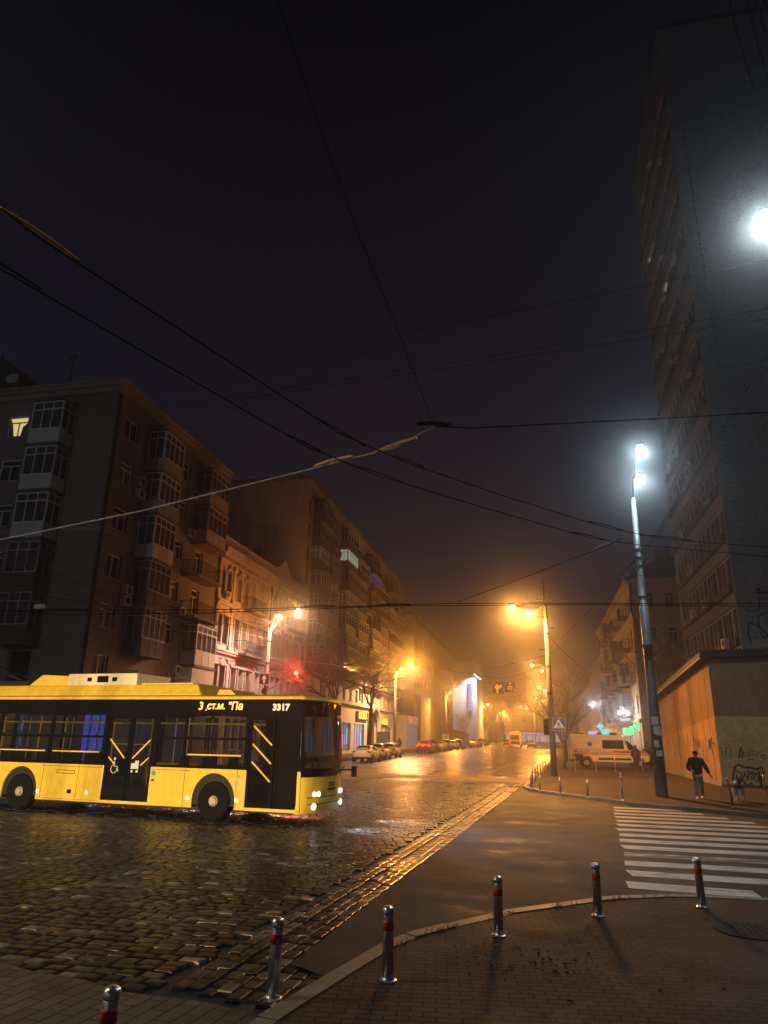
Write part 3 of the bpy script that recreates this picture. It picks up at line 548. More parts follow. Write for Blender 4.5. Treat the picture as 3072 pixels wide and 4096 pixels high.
# ============================================================ C: ornate old house
bc = thing('ornate_old_house', 'low ornate old house with arched top windows, between brick block and tall slab block', 'building', (AX, 45.6, 0), world=True)
CT = 14.6; C1 = 64.8
arch = [46.2, 47.35, 49.3, 50.7, 52.1, 54.0, 55.1, 57.4, 58.6, 60.4, 61.6, 63.2]; aw = .42
ah = [(a-aw, a+aw, 11.75, 13.75) for a in arch]; mh = [(a-.45, a+.45, 8.35, 10.3) for a in arch]; lh = [(a-.45, a+.45, 4.6, 6.8) for a in arch]; gh = [(a-.5, a+.5, 1.0, 3.2) for a in arch]
g = MB(); holed(g, W1, 45.6, C1, 0, CT, ah+mh+lh+gh, .3); g.quad((-36, 45.6, CT), (AX, 45.6, CT), (AX, C1, CT), (-36, C1, CT)); g.build('wall', 'plaster_ornate', bc, fix=False)
g = MB()
for z0, z1, d in ((14.15, 14.35, .14), (14.55, 14.75, .35), (14.75, 15.05, .55), (15.05, 15.2, .62), (15.2, 15.9, .2), (15.9, 16.02, .3)): W1.slab(g, 45.62, C1, z0, z1, -.2, d)
for k in range(48): a = 45.8+k*.395; W1.slab(g, a, a+.18, 14.38, 14.55, 0, .3)
g.build('cornice', 'plaster_ornate', bc)
g = MB()
for z0, z1, d in ((11.05, 11.2, .22), (11.2, 11.3, .3), (7.6, 7.75, .25), (7.75, 7.88, .34), (7.3, 7.4, .12), (3.7, 3.9, .2)): W1.slab(g, 45.62, C1, z0, z1, 0, d)
g.build('belt_course', 'plaster_ornate', bc)
for a in (45.75, 48.3, 53.05, 56.2, 59.5, 62.4, 64.5):
    g = MB()
    for z0, z1 in ((3.9, 7.3), (7.88, 11.05), (11.3, 14.15)):
        W1.slab(g, a-.22, a+.22, z0, z1, 0, .14); W1.slab(g, a-.29, a+.29, z0, z0+.3, 0, .2); W1.slab(g, a-.29, a+.29, z1-.28, z1-.05, 0, .22)
    g.build('pilaster', 'plaster_ornate', bc)
for i, a in enumerate(arch):
    w = window(W1, bc, ah[i], depth=.3, style='T', frame='frame_grey', sill=False)
    g = MB(); n = 10; pts = [(a-aw-.08, 11.75)]+[(a-math.cos(math.pi*k/n)*(aw+.08), 13.3+math.sin(math.pi*k/n)*(aw+.1)) for k in range(n+1)]+[(a+aw+.08, 11.75)]
    g.tube([W1.p(x, z, .06) for x, z in pts], .10, 6)
    for sx in (-1, 1):                                       # spandrels that close the square opening to an arch
        c = [(a+sx*aw, 13.76), (a+sx*aw, 13.28)]+[(a+sx*aw*math.cos(math.pi/2*k/5), 13.28+.44*math.sin(math.pi/2*k/5)) for k in range(1, 6)]+[(a, 13.76)]
        g.prism([W1.p(x, z, -.05) for x, z in c], W1.n*-.2)
    W1.slab(g, a-.09, a+.09, 13.72, 14.1, 0, .2); g.build('arch_moulding', 'plaster_ornate', w)
    for hh in (mh[i], lh[i]):
        w = window(W1, bc, hh, depth=.3, frame='frame_grey'); g = MB(); W1.slab(g, hh[0]-.14, hh[0], hh[2]-.1, hh[3], 0, .12); W1.slab(g, hh[1], hh[1]+.14, hh[2]-.1, hh[3], 0, .12); W1.slab(g, hh[0]-.24, hh[1]+.24, hh[3], hh[3]+.14, 0, .22); W1.slab(g, hh[0]-.2, hh[1]+.2, hh[3]+.14, hh[3]+.26, 0, .12)
        g.prism([W1.p(hh[0]-.15, hh[3]+.26), W1.p(hh[1]+.15, hh[3]+.26), W1.p((hh[0]+hh[1])/2, hh[3]+.52)], W1.n*.14); g.build('window_surround', 'plaster_ornate', w)
    window(W1, bc, gh[i], depth=.3, frame='frame_grey', style='I')
balcony(W1, bc, 50.0, 53.3, 11.3, 12.2, 0, .9, 'iron', rail=True); balcony(W1, bc, 49.4, 53.2, 7.9, 8.8, 0, .9, 'iron', rail=True); balcony(W1, bc, 60, 63, 11.3, 12.2, 0, .9, 'iron', rail=True)
ac_unit(W1, bc, 46.9, 11.5); g = MB(); g.tube([W1.p(55.9, 14.2, .15), W1.p(55.9, 4, .15)], .07, 6); g.build('downpipe', 'iron', bc)
g = MB(); W1.slab(g, 56.6, 59.4, 15.2, 16.1, -1.4, .35); g.prism([W1.p(56.5, 16.1, .45), W1.p(59.5, 16.1, .45), W1.p(58.0, 17.2, .45)], W1.n*-1.9); tu = g.build('pediment', 'plaster_ornate', bc)
g = MB(); g.lathe([(1.25, 16.0), (1.2, 16.8), (.9, 17.5), (.35, 17.9), (.08, 18.1)], 14, (AX-1.6, 56.6, 0)); g.build('roof_turret', 'roof_dark', bc)
g = MB(); g.hexa([(-36, 45.7, CT+.3), (AX-.3, 45.7, CT+.6), (AX-.3, C1, CT+.6), (-36, C1, CT+.3), (-36, 45.7, CT+2), (AX-4, 45.7, CT+2), (AX-4, C1, CT+2), (-36, C1, CT+2)]); g.build('roof', 'roof_dark', bc)
# ============================================================ B: tall slab block with loggias over an arcade of shops
bb = thing('tall_apartment_block', 'tall slab block with dark stacked loggias above lit shops, beyond the ornate house', 'building', (AX, C1, 0), world=True)
BT = 27.5; BE = 113.8
lv = [25.85-2.5*k for k in range(8)]; st = [(66.5, 73.6), (77.2, 87.4), (90.0, 99.8), (103.0, 113.3)]
nh = [(a-.55, a+.55, z-1.9, z-.35) for a in (65.6, 75.4, 88.7, 101.4) for z in lv]
low = [(a-.6, a+.6, 6.2, 7.7) for a in [66+3.0*k for k in range(16)]]
arcd = [(93.6, 99.2, .1, 5.6)]; shops = [(66, 71, .6, 3.6), (73, 78.4, .6, 3.6), (80.4, 84.6, .6, 3.7), (86.2, 91.6, .6, 3.7), (100.6, 103.4, .6, 3.4), (105, 109.6, .6, 3.6)]
g = MB(); holed(g, W1, C1, BE, 0, BT, nh+low+arcd+shops, .4)
g.quad((-46, C1, 0), (AX, C1, 0), (AX, C1, BT), (-46, C1, BT)); g.quad((-46, BE, 0), (AX, BE, 0), (AX, BE, BT), (-46, BE, BT)); g.quad((-46, C1, BT), (AX, C1, BT), (AX, BE, BT), (-46, BE, BT)); g.quad((-46, C1, 0), (-46, BE, 0), (-46, BE, BT), (-46, C1, BT))
g.build('wall', 'panel_pale', bb, fix=False)
g = MB(); W1.slab(g, C1, BE, BT, BT+.35, -24, .25); g.build('parapet', 'parapet', bb)
g = MB(); W1.slab(g, C1+.05, BE, 5.75, 6.0, 0, .35); W1.slab(g, C1+.05, BE, 8.0, 8.2, 0, .3); g.build('belt_course', 'panel_pale', bb)
lit = {(1, 1, 0): 'lit_white', (2, 1, 0): 'lit_blue', (3, 6, 0): 'lit_dim', (0, 2, 0): 'lit_dim', (1, 3, 0): 'lit_dim'}
for i, (a0, a1) in enumerate(st):
    for k, z in enumerate(lv[:7]):
        m = (a0+a1)/2; ends = [(a0, m-.05), (m+.05, a1)]
        for j, (x0, x1) in enumerate(ends):
            if rnd.random() < .12 and (i, k, j) not in lit: balcony(W1, bb, x0, x1, z-2.45, z-1.45, 0, 1.0, 'iron', rail=True); window(W1, bb, (x0+.6, x1-.6, z-2.2, z-.4), depth=-.03, sill=False, frame='frame_grey')
            else: balcony(W1, bb, x0, x1, z-2.45, z-1.5, z-.12, 1.0+.25*((i+j+k) % 3 == 0), ['balcony_dark', 'plaster_dark', 'balcony_dark'][(i*3+k+j) % 3], frame=['frame_grey', 'frame_white', 'frame_grey'][(k*2+i+j) % 3], glass=lit.get((i, k, j), 'pane_tint'), cols=4)
for h in nh: window(W1, bb, h, style='I', frame='frame_grey', glass='lit_warm' if abs(h[0]-74.85) < .1 and abs(h[3]-23.0) < .2 else 'pane', sill=False)
for h in low: window(W1, bb, h, frame='frame_white')
for a, z in ((76.0, 17.2), (88.9, 22.9), (76.2, 22), (101.6, 20)): ac_unit(W1, bb, a, z, 1.2)
g = MB(); n = 12; c = [(93.3, .1)]+[(96.4-3.05*math.cos(math.pi*k/n), 3.4+2.6*math.sin(math.pi*k/n)) for k in range(n+1)]+[(99.5, .1)]
g.tube([W1.p(x, z, .1) for x, z in c], .42, 6); g.build('arch', 'arcade', bb)
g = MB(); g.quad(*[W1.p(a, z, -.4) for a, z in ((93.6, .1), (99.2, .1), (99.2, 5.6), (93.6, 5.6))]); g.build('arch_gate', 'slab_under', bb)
for h, mt in zip(shops, ('shop_dim', 'shop_dim', 'neon_blue', 'shop_white', 'shop_white', 'shop_dim')):
    g = MB(); f = .09
    n = 4
    for k in range(n+1): a = h[0]+(h[1]-h[0])*k/n; W1.slab(g, a-f/2, a+f/2, h[2], h[3], -.32, -.24)
    W1.slab(g, h[0], h[1], h[3]-.5, h[3]-.42, -.32, -.25); o = g.build('shop_window', 'frame_grey', bb)
    g = MB(); W1.slab(g, h[0], h[1], h[2], h[3], -.42, -.36); g.build('lit_interior', 'shop_dim' if mt == 'neon_blue' else mt, o)
    if mt != 'shop_dim':
        for k, mm in enumerate(('neon_blue', 'neon_pink', 'shop_violet', 'neon_cyan')):
            a = h[0]+(h[1]-h[0])*(.12+.23*k); z0 = h[2]+rnd.uniform(0, .8); g = MB(); W1.slab(g, a, a+(h[1]-h[0])*.13, z0, min(h[3]-.6, z0+rnd.uniform(.7, 2.2)), -.355, -.33); g.build('lit_poster', mm, o)
for (a0, a1, z0) in ((86.9, 92.6, 4.15), (100.6, 105.6, 3.75)):
    g = MB(); W1.slab(g, a0, a1, z0, z0+1.05, .02, .22); o = g.build('shop_sign', 'sign_dark', bb)
    text_mesh('sign_lettering', 'КАЗКА', 1.15, 'neon_yellow', o, frame(W1.p((a0+a1)/2, z0+.5, .235), (0, 1, 0), (0, 0, 1)), .01, bold=.02, squash=1.15)
# pavilion past the tall block
pv = thing('shop_pavilion', 'low flat shop pavilion with a pink sign band and lit glass front, past the arch', 'pavilion', (-21, 114, 0), world=True)
Wp = Wall((-20.6, 0, 0), (0, 1, 0), (1, 0, 0)); z = zr(118)
g = MB(); g.box(-27, -20.6, 109.9+4, 124, 0, 5.2+z); g.build('body', 'arcade', pv); g = MB(); Wp.slab(g, 113.9, 124, 3.9+z, 5.2+z, .02, .25); o = g.build('sign_band', 'sign_pink', pv)
text_mesh('sign_lettering', 'III II', .8, 'neon_red', o, frame(Wp.p(117, 4.5+z, .26), (0, 1, 0), (0, 0, 1)), .01)
g = MB()
for k in range(9): a = 114+k*1.22; Wp.slab(g, a, a+.1, .4+z, 3.8+z, .02, .12)
o = g.build('window_frame', 'frame_grey', pv); g = MB(); Wp.slab(g, 114, 123.9, .4+z, 3.8+z, .01, .05); g.build('lit_glass', 'shop_dim', o)
g = MB()
for k in range(7): a = 114.4+rnd.uniform(0, 9); Wp.slab(g, a, a+.3, 1+z, rnd.uniform(1.6, 3)+z, .05, .07)
pass
# ============================================================ farther left buildings
def block(name, label, x0, x1, y0, y1, h, mat, par=None, rows=4, face='L', win='pane', step=3.2, wz=3.0, lits=(), wall='wall', top=True):
    z = zr(y0); t = thing(name, label, 'building', (x1 if face == 'L' else x0, y0, z), world=True); X = x1 if face == 'L' else x0
    Wf = Wall((X, 0, z), (0, 1, 0), (1 if face == 'L' else -1, 0, 0)); We = Wall((0, y0, z), (1, 0, 0), (0, -1, 0))
    H1 = []; n = int((y1-y0)/step)
    for k in range(n):
        for r in range(rows): a = y0+step*(k+.5); H1.append((a-.6, a+.6, 4.2+wz*r, 5.9+wz*r))
    g = MB(); holed(g, Wf, y0, y1, 0, h, H1, .3); g.quad((x0, y0, z), (x1, y0, z), (x1, y0, z+h), (x0, y0, z+h)); g.quad((x0, y1, z), (x1, y1, z), (x1, y1, z+h), (x0, y1, z+h)); g.quad((x0, y0, z+h), (x1, y0, z+h), (x1, y1, z+h), (x0, y1, z+h))
    xo = x0 if face == 'L' else x1; g.quad((xo, y0, z), (xo, y1, z), (xo, y1, z+h), (xo, y0, z+h)); g.build(wall, mat, t, fix=False)
    if top:
        g = MB(); Wf.slab(g, y0, y1, h-.5, h-.2, 0, .3); Wf.slab(g, y0-.1, y1, h, h+.3, -(x1-x0), .45); g.build('cornice', mat, t)
    for i, hh in enumerate(H1[:96]): window(Wf, t, hh, depth=.3, style='I', frame='frame_grey', glass=lits[i % len(lits)] if lits and rnd.random() < .12 else win, sill=False)
    return t, Wf, We
bd, Wd, We_ = block('brown_office_block', 'brown foggy block with few windows just before the blue lit gable', -48, -21.5, 127, 187, 23, 'plaster_dark', rows=5, step=4.2, wz=3.4, lits=('lit_white',))
for a, z in ((130, 5), (137, 5)):
    g = MB(); Wd.slab(g, a, a+4, z, z+1.5, .02, .06); g.build('signboard', 'shop_dim', bd)
g = MB(); Wd.slab(g, 131, 143, 1, 9.2, .02, .5); o = g.build('pale_panel', 'haze_block', bd)
# gable lit white-blue with a vertical neon sign
ge = thing('lit_gable_block', 'block whose pale gable is floodlit blue white with a tall vertical neon sign', 'building', (-20, 190, zr(190)), world=True); z = zr(190)
pA, pB = atY(1823, 2960, 190), atY(1903, 2660, 190)
x0, x1 = pA.x, pB.x; ht = pB.z
g = MB(); g.box(-44, x1, 190, 214, z, z+ht); g.build('wall', 'bluewall', ge)
g = MB(); g.hexa([(-44, 189.0, z+ht), (x1+.4, 189.0, z+ht), (x1+.4, 214.2, z+ht), (-44, 214.2, z+ht), (-44, 189.0, z+ht+.6), (x1+.4, 189.0, z+ht+.6), (x1+.4, 214.2, z+ht+.6), (-44, 214.2, z+ht+.6)]); g.build('roof', 'roof_dark', ge)
a, b = atY(1872, 2735, 189.8), atY(1890, 2845, 189.8); g = MB(); g.box(a.x, b.x, 189.6, 190, b.z, a.z); o = g.build('neon_sign', 'sign_blue', ge)
g = MB(); g.box(a.x+.1, a.x+.28, 189.5, 189.6, b.z, a.z); g.box(b.x-.28, b.x-.1, 189.5, 189.6, b.z, a.z)
for k in range(7): zz = b.z+.5+(a.z-b.z-1)*k/6.5; g.box(a.x+.42, b.x-.42, 189.5, 189.6, zz, zz+.45)
g.build('sign_tubes', 'neon_blue', o)
g = MB()
for k in range(5): q = atY(1897+k*6, 2697+k*4.6, 187); g.lathe([(.02, 0), (.16, .08), (.18, .2), (.05, .24)], 10, q, (.1, 1, -.4)); lamp_light('flood_beam', ge, q+Vector((0, .5, -.3)), 6500, (.42, .88, 1.0), .2, spot=110, aim=(-.15, .6, -1)) if k in (0, 4) else None
fl_ = g.build('floodlight', 'flood', ge)
g = MB(); q0, q1 = atY(1895, 2700, 190), atY(1925, 2720, 187); g.tube([q0, q1], .12, 6); g.build('floodlight_bar', 'iron', ge)
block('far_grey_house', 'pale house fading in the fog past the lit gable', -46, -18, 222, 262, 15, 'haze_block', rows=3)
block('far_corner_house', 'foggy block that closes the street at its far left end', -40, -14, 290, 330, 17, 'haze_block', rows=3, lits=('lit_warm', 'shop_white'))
# ============================================================ right-hand tower
TX, TY, TE, TH = 12.0, 45.4, 62.2, 57.0
bt = thing('concrete_tower', 'tall dark tower with crackled blank end wall rising above the orange kiosk', 'building', (TX, TY, 0), world=True)
WT = Wall((TX, 0, 0), (0, 1, 0), (-1, 0, 0)); WE = Wall((0, TY, 0), (1, 0, 0), (0, -1, 0))
fl_t = [10.1+3.2*k for k in range(14)]
hb = [(TY+.25, TE-1.2, t-1.85, t) for t in fl_t]
g = MB(); holed(g, WT, TY, TE, 0, TH, hb, .3); g.build('facade', 'tower_band', bt, fix=False)
g = MB(); g.quad((TX, TY, 0), (40, TY, 0), (40, TY, TH), (TX, TY, TH)); g.quad((TX, TE, 0), (40, TE, 0), (40, TE, TH), (TX, TE, TH)); g.quad((TX, TY, TH), (40, TY, TH), (40, TE, TH), (TX, TE, TH)); g.quad((40, TY, 0), (40, TE, 0), (40, TE, TH), (40, TY, TH)); g.build('end_wall', 'tower_wall', bt, fix=False)
g = MB(); WT.slab(g, TY, TE, TH, TH+.5, -28, -.02); g.build('roof_edge', 'roof_dark', bt)
for k, t in enumerate(fl_t):
    h = hb[k]; g = MB(); x = h[0]; f = .07; i = 0
    W = WT
    W.slab(g, h[0], h[1], h[3]-f, h[3], -.26, -.16); W.slab(g, h[0], h[1], h[2], h[2]+f, -.26, -.16)
    xs = [h[0]]
    while xs[-1] < h[1]-.5: xs.append(xs[-1]+(1.0, .55, .8, .35)[len(xs) % 4])
    for j, x in enumerate(xs): W.slab(g, x, x+(f if j % 3 else .16), h[2]+f, h[3]-f, -.26, -.17)
    w = g.build('ribbon_window', 'frame_grey', bt)
    g = MB(); W.slab(g, h[0], h[1], h[2], h[3], -.3, -.22); g.build('pane', 'pane', w)
    g = MB(); W.slab(g, h[0]+.05, h[1]+.2, h[2]-.55, h[2]-.06, 0, .22); g.build('ledge', 'roof_dark', w)
    if k in (9, 11):
        g = MB(); a = 53.5 if k == 9 else 58; W.slab(g, a, a+1.3, h[2]+.1, h[3]-.1, -.215, -.19); g.build('lit_pane', 'lit_warm' if k == 9 else 'lit_white', w)
    for a in ([47.5+(k*3.7) % 11] + ([50+(k*5.3) % 9] if k % 2 else [])): ac_unit(W, bt, a, h[2]-.55, 1.15).location.x -= .2
g = MB()
for k in range(11):                                          # drain stubs and rust marks beside the edge
    z = 8.9+k*1.28; x = TX+.55+rnd.uniform(0, .08); g.box(x, x+.13, TY-.05, TY-.001, z, z+.06); g.box(x+.13, x+.22, TY-.03, TY-.001, z-.03, z+.02)
g.build('wall_stubs', 'iron', bt)
cab = [(13.6, 26.3), (13.3, 26.5), (12.93, 31.2), (12.9, 45.6), (16.5, 46.5)]
g = MB(); p = [WE.p(20, 26.9, .05), WE.p(12.95, 26.0, .05), WE.p(12.9, 36, .05), WE.p(12.85, 47.2, .05), WE.p(20, 48.2, .05)]; g.tube(p, .02, 5)
for k in range(22): q = WE.p(12.93, 26.5+k*.95, .04); g.box(q.x-.09, q.x+.09, q.y-.03, q.y+.03, q.z-.02, q.z+.02)
for k in range(6): q = WE.p(13.6+k*1.0, 26.1+k*.12, .04); g.box(q.x-.02, q.x+.02, q.y-.03, q.y+.03, q.z-.2, q.z+.02)
g.build('wall_cable', 'wire', bt)
g = MB(); g.tube([WE.p(13.35, 10.75, .12), WE.p(15.5, 10.75, .12)], .07, 6); g.box(13.2, 13.42, TY-.15, TY, 10.7, 11.05); g.tube([WE.p(12.45, 9.75, .03), WE.p(12.75, 9.66, .03), WE.p(13.25, 9.75, .03), WE.p(13.28, 10.6, .03)], .035, 5); g.build('wall_pipe', 'iron', bt)
# graffiti painted on the end wall above the kiosk roof
g = MB(); nE = (0, -1, 0)
def GE(x, y): q = atY(2850+x*222/1637, 2350+y*222/1637, TY); return q
g.add([GE(*p)+Vector((0, -.003, 0)) for p in [(1080, 1150), (1170, 1050), (1180, 860), (1370, 830), (1500, 740), (1700, 730), (2400, 760), (2500, 1250), (2300, 1700), (1170, 1700), (1060, 1500), (1040, 1300)]], [tuple(range(12))]); gf = g.build('graffiti', 'paint_pale', bt)
g = MB()
for pts, w in (([(1170, 1690), (1080, 1480), (1050, 1300), (1070, 1080), (1170, 1060), (1420, 1190), (1600, 1380), (1750, 1600)], .09), ([(1170, 1050), (1185, 860), (1370, 835)], .045), ([(1420, 1190), (1350, 1050), (1340, 920), (1420, 810), (1600, 745), (1800, 735), (2100, 760), (2300, 900), (2350, 1200), (2200, 1500)], .09), ([(1440, 1260), (1430, 1350), (1480, 1450), (1570, 1480), (1640, 1430)], .1), ([(1090, 1180), (1230, 1300), (1235, 1430), (1320, 1500)], .03), ([(1240, 1420), (1350, 1470), (1430, 1510), (1540, 1530)], .03), ([(1700, 900), (1600, 850), (1560, 850), (1640, 1040)], .04), ([(1800, 950), (1900, 1300), (2050, 1000), (2150, 1350)], .09), ([(1560, 1000), (1540, 1050), (1590, 1070), (1610, 1010), (1560, 1000)], .04)):
    g.stroke([GE(*p) for p in pts], w, nE, .008)
g.build('graffiti_lines', 'paint_black', gf, fix=False)
# ============================================================ kiosk: long plastered one-storey building with a lean-to roof
KX, KY, KE = 8.5, 38.6, 56.0
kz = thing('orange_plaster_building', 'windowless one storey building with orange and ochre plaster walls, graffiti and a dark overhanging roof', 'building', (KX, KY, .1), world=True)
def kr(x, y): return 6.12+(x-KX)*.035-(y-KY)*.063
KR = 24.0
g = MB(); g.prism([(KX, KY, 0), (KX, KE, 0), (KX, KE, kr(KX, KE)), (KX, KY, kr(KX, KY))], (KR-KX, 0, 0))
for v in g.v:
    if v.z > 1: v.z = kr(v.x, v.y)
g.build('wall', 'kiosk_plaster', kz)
o_ = .45; g = MB(); c = [(KX-o_, KY-o_), (KR, KY-o_), (KR, KE+.3), (KX-o_, KE+.3)]
g.hexa([(x, y, kr(x, y)+.03) for x, y in c]+[(x, y, kr(x, y)+.34) for x, y in c]); rf = g.build('roof', 'roof_dark', kz)
g = MB(); n = 64
for k in range(90):
    x = KX-o_+.03+k*.17; z = kr(x, KY-o_)+.34; g.tube([(x, KY-o_-.06, z+.02), (x, KY+1.5, z+.02-.09)], .045, 6)
for k in range(110):
    y = KY-o_+.1+k*.16; z = kr(KX-o_, y)+.34; g.tube([(KX-o_-.06, y, z+.01), (KX+1.2, y, z+.06)], .035, 5)
g.build('roof_sheeting', 'roof_dark', rf)
g = MB(); g.tube([(KX-o_-.04, KY-o_, kr(KX, KY)+.0), (KX-o_-.04, KE, kr(KX, KE)+.0)], .035, 6); g.build('roof_edge', 'steel', rf)
g = MB()
for k in range(11):
    y = KY+1.3+k*1.52; g.box(KX-.014, KX, y-.02, y+.02, .35, kr(KX, y)-.1)
g.box(KX-.018, KX, KY+.0, KY+.05, .2, 6.0); g.build('panel_joint', 'plaster_dark', kz)
g = MB(); g.box(KX-.05, KX-.001, KY-.05, KE, .1, .38); g.box(KX, KR, KY-.05, KY-.001, .1, .22); g.build('plinth', 'plaster_dark', kz)
# tags
def GK(x, y): return atY(2600+x*472/1659, 2850+y*472/1659, KY)
def GS(x, y): return atX(2600+x*472/1659, 2850+y*472/1659, KX)
n2 = (0, -1, 0); TAGS = {}
for pts, w in (([(1175, 980), (1165, 940), (1190, 770), (1245, 730), (1320, 775), (1400, 770), (1500, 800), (1570, 770), (1585, 830), (1600, 850), (1560, 920), (1565, 990), (1545, 1050), (1450, 1040), (1430, 990), (1400, 1020), (1350, 1020), (1300, 945), (1175, 985)], .10),
    ([(1210, 940), (1225, 810), (1215, 940)], .07), ([(1225, 820), (1290, 870), (1280, 910), (1215, 940)], .07), ([(1300, 930), (1340, 820), (1350, 920)], .06), ([(1310, 890), (1350, 885)], .06), ([(1375, 960), (1380, 810), (1420, 830), (1410, 870), (1380, 875)], .07), ([(1440, 830), (1430, 930), (1460, 940), (1475, 850), (1440, 830)], .06), ([(1530, 850), (1490, 860), (1530, 920), (1490, 985), (1540, 985), (1540, 830)], .07),
    ([(1245, 625), (1275, 490), (1290, 490), (1255, 640), (1300, 600), (1295, 545), (1320, 545), (1295, 650)], .045), ([(1320, 550), (1340, 620), (1365, 560), (1350, 630), (1390, 570), (1385, 630), (1410, 560), (1420, 625), (1440, 580), (1450, 620), (1470, 560), (1490, 630), (1500, 560), (1545, 565), (1500, 600)], .035), ([(1545, 620), (1580, 595), (1630, 600), (1640, 650), (1590, 655), (1560, 615), (1600, 600), (1610, 650)], .035), ([(1365, 680), (1390, 660), (1420, 655), (1470, 660), (1400, 665), (1360, 675)], .03), ([(1400, 550), (1470, 548)], .03),
    ([(1065, 615), (1070, 485), (1130, 487), (1140, 620)], .035), ([(1010, 520), (1025, 615)], .035), ([(985, 480), (990, 510)], .05), ([(1045, 445), (1060, 455)], .05), ([(1100, 455), (1112, 450)], .05)):
    x_, y_ = pts[0]; key = 'a' if x_ > 1150 and y_ > 700 else 'b' if x_ > 1200 else 'c'
    TAGS.setdefault(key, MB()).stroke([GK(*p) for p in pts], w, n2, .006)
for g in TAGS.values(): g.build('graffiti', 'paint_black', kz, fix=False)
g = MB(); n3 = (-1, 0, 0)
for pts, w in (([(245, 370), (235, 480), (250, 560), (270, 470), (260, 370)], .06), ([(295, 340), (300, 480), (285, 480)], .05), ([(320, 280), (320, 400), (345, 470), (350, 630)], .05), ([(335, 380), (345, 460), (340, 620), (355, 760)], .04), ([(360, 370), (380, 450), (385, 600), (370, 640)], .05), ([(415, 340), (420, 560), (450, 700)], .03), ([(480, 370), (520, 560), (525, 660)], .03), ([(525, 335), (540, 360), (530, 480), (555, 700)], .035), ([(590, 325), (640, 400), (660, 530)], .04), ([(655, 400), (690, 500), (670, 410), (700, 500), (690, 400), (715, 480), (705, 400)], .045), ([(745, 400), (760, 480), (740, 590), (770, 620), (800, 680)], .04), ([(725, 400), (735, 500)], .03), ([(825, 385), (830, 520), (845, 380), (850, 520), (865, 375), (860, 500), (830, 380), (870, 380)], .06), ([(865, 450), (885, 420), (905, 440), (915, 510)], .05), ([(885, 510), (880, 570), (895, 560)], .05), ([(935, 480), (942, 510)], .05), ([(300, 620), (305, 720)], .04)):
    g.stroke([GS(*p) for p in pts], w*1.9, n3, .022)
g.build('graffiti', 'paint_black', kz, fix=False)
# ============================================================ beige corner house beyond the kiosk
GX, GY, GE_ = 10.4, 79.5, 121.0
gb = thing('beige_corner_house', 'old beige house with balconies and a green pharmacy sign behind the ambulance', 'building', (GX, GY, 0), world=True)
WG = Wall((GX, 0, 0), (0, 1, 0), (-1, 0, 0)); WGe = Wall((0, GY, 0), (1, 0, 0), (0, -1, 0)); GT = 18.6
he = [(x-.5, x+.5, t-1.7, t) for t in (17.65, 13.9, 10.2) for x in (12.3, 14.4, 17)]
hg = [(a-.55, a+.55, t-2.0, t) for t in (17.4, 13.9, 10.3, 6.9) for a in [81.4+2.9*k for k in range(13)]]
hs = [(a-.7, a+.7, .5, 3.3) for a in [81.6+2.6*k for k in range(15)]]
g = MB(); holed(g, WG, GY, GE_, 0, GT, hg+hs, .35); holed(g, WGe, GX, 28, 0, GT, he, .25); g.quad((GX, GE_, 0), (28, GE_, 0), (28, GE_, GT), (GX, GE_, GT)); g.build('wall', 'plaster_beige', gb, fix=False)
g = MB()
for z0, z1, d in ((GT, GT+.3, .35), (GT+.3, GT+.5, .55), (15.3, 15.5, .14), (14.25, 14.35, .06), (4.1, 4.4, .25)):
    g.box(GX-d, 28, GY-d, GE_, z0, z1)
g.build('cornice', 'plaster_beige', gb)
g = MB(); g.hexa([(GX-.5, GY-.5, GT+.5), (28, GY-.5, GT+.5), (28, GE_, GT+.5), (GX-.5, GE_, GT+.5), (GX+3.5, GY+.2, GT+3.0), (28, GY+.2, GT+3.6), (28, GE_, GT+3.6), (GX+3.5, GE_, GT+3.0)]); rf = g.build('roof', 'roof_dark', gb)
for x, y, w, h in ((13.6, 80.5, 1.6, 3.4), (10.8, 82, 1.0, 1.6), (11.2, 95, 1.2, 2.5)):
    g = MB(); g.box(x, x+w, y, y+1.2, GT+.4, GT+.5+h); g.box(x-.1, x+w+.1, y-.1, y+1.3, GT+.5+h, GT+.65+h); g.build('chimney', 'plaster_dark', rf)
for h in hg: window(WG, gb, h, depth=.3, frame='frame_grey', glass='pane', sill=False)
for h in he: window(WGe, gb, h, depth=.2, frame='frame_white')
for i, h in enumerate(hs):
    mt = ('shop_white', 'lit_warm', 'shop_white', 'shop_violet', 'shop_white')[i % 5]
    g = MB(); WG.slab(g, h[0], h[0]+.12, h[2], h[3], -.2, .03); WG.slab(g, h[1]-.12, h[1], h[2], h[3], -.2, .03); WG.slab(g, h[0], h[1], h[3]-.14, h[3], -.2, .035); o = g.build('shop_window', 'sign_white', gb)
    g = MB(); WG.slab(g, h[0], h[1], h[2], h[3], -.3, -.22); g.build('lit_interior', mt, o)
for a, k in ((82.6, 0), (86.8, 1), (91, 0), (95.2, 1), (99.6, 0), (104, 1), (109, 0), (114, 1)):
    for z in (5.2, 8.6, 12.2, 15.8):
        if (a+z) % 3 < 1.0: continue
        if k == 0: balcony(WG, gb, a-.9, a+1.9, z-.3, z+.7, 0, 1.0, 'iron', rail=True)
        else: balcony(WG, gb, a-.9, a+1.9, z-.3, z+.7, z+2.1, 1.15, 'balcony_grey', frame='frame_grey')
g = MB(); g.tube([(GX+.02, GY-.1, GT), (GX-.06, GY-.12, 15.6), (GX+.35, GY-.1, 14.6), (GX+.4, GY-.1, 10.2), (GX+1.6, GY-.1, 9.4), (GX+1.7, GY-.1, .4)], .09, 8); g.build('downpipe', 'iron', gb)
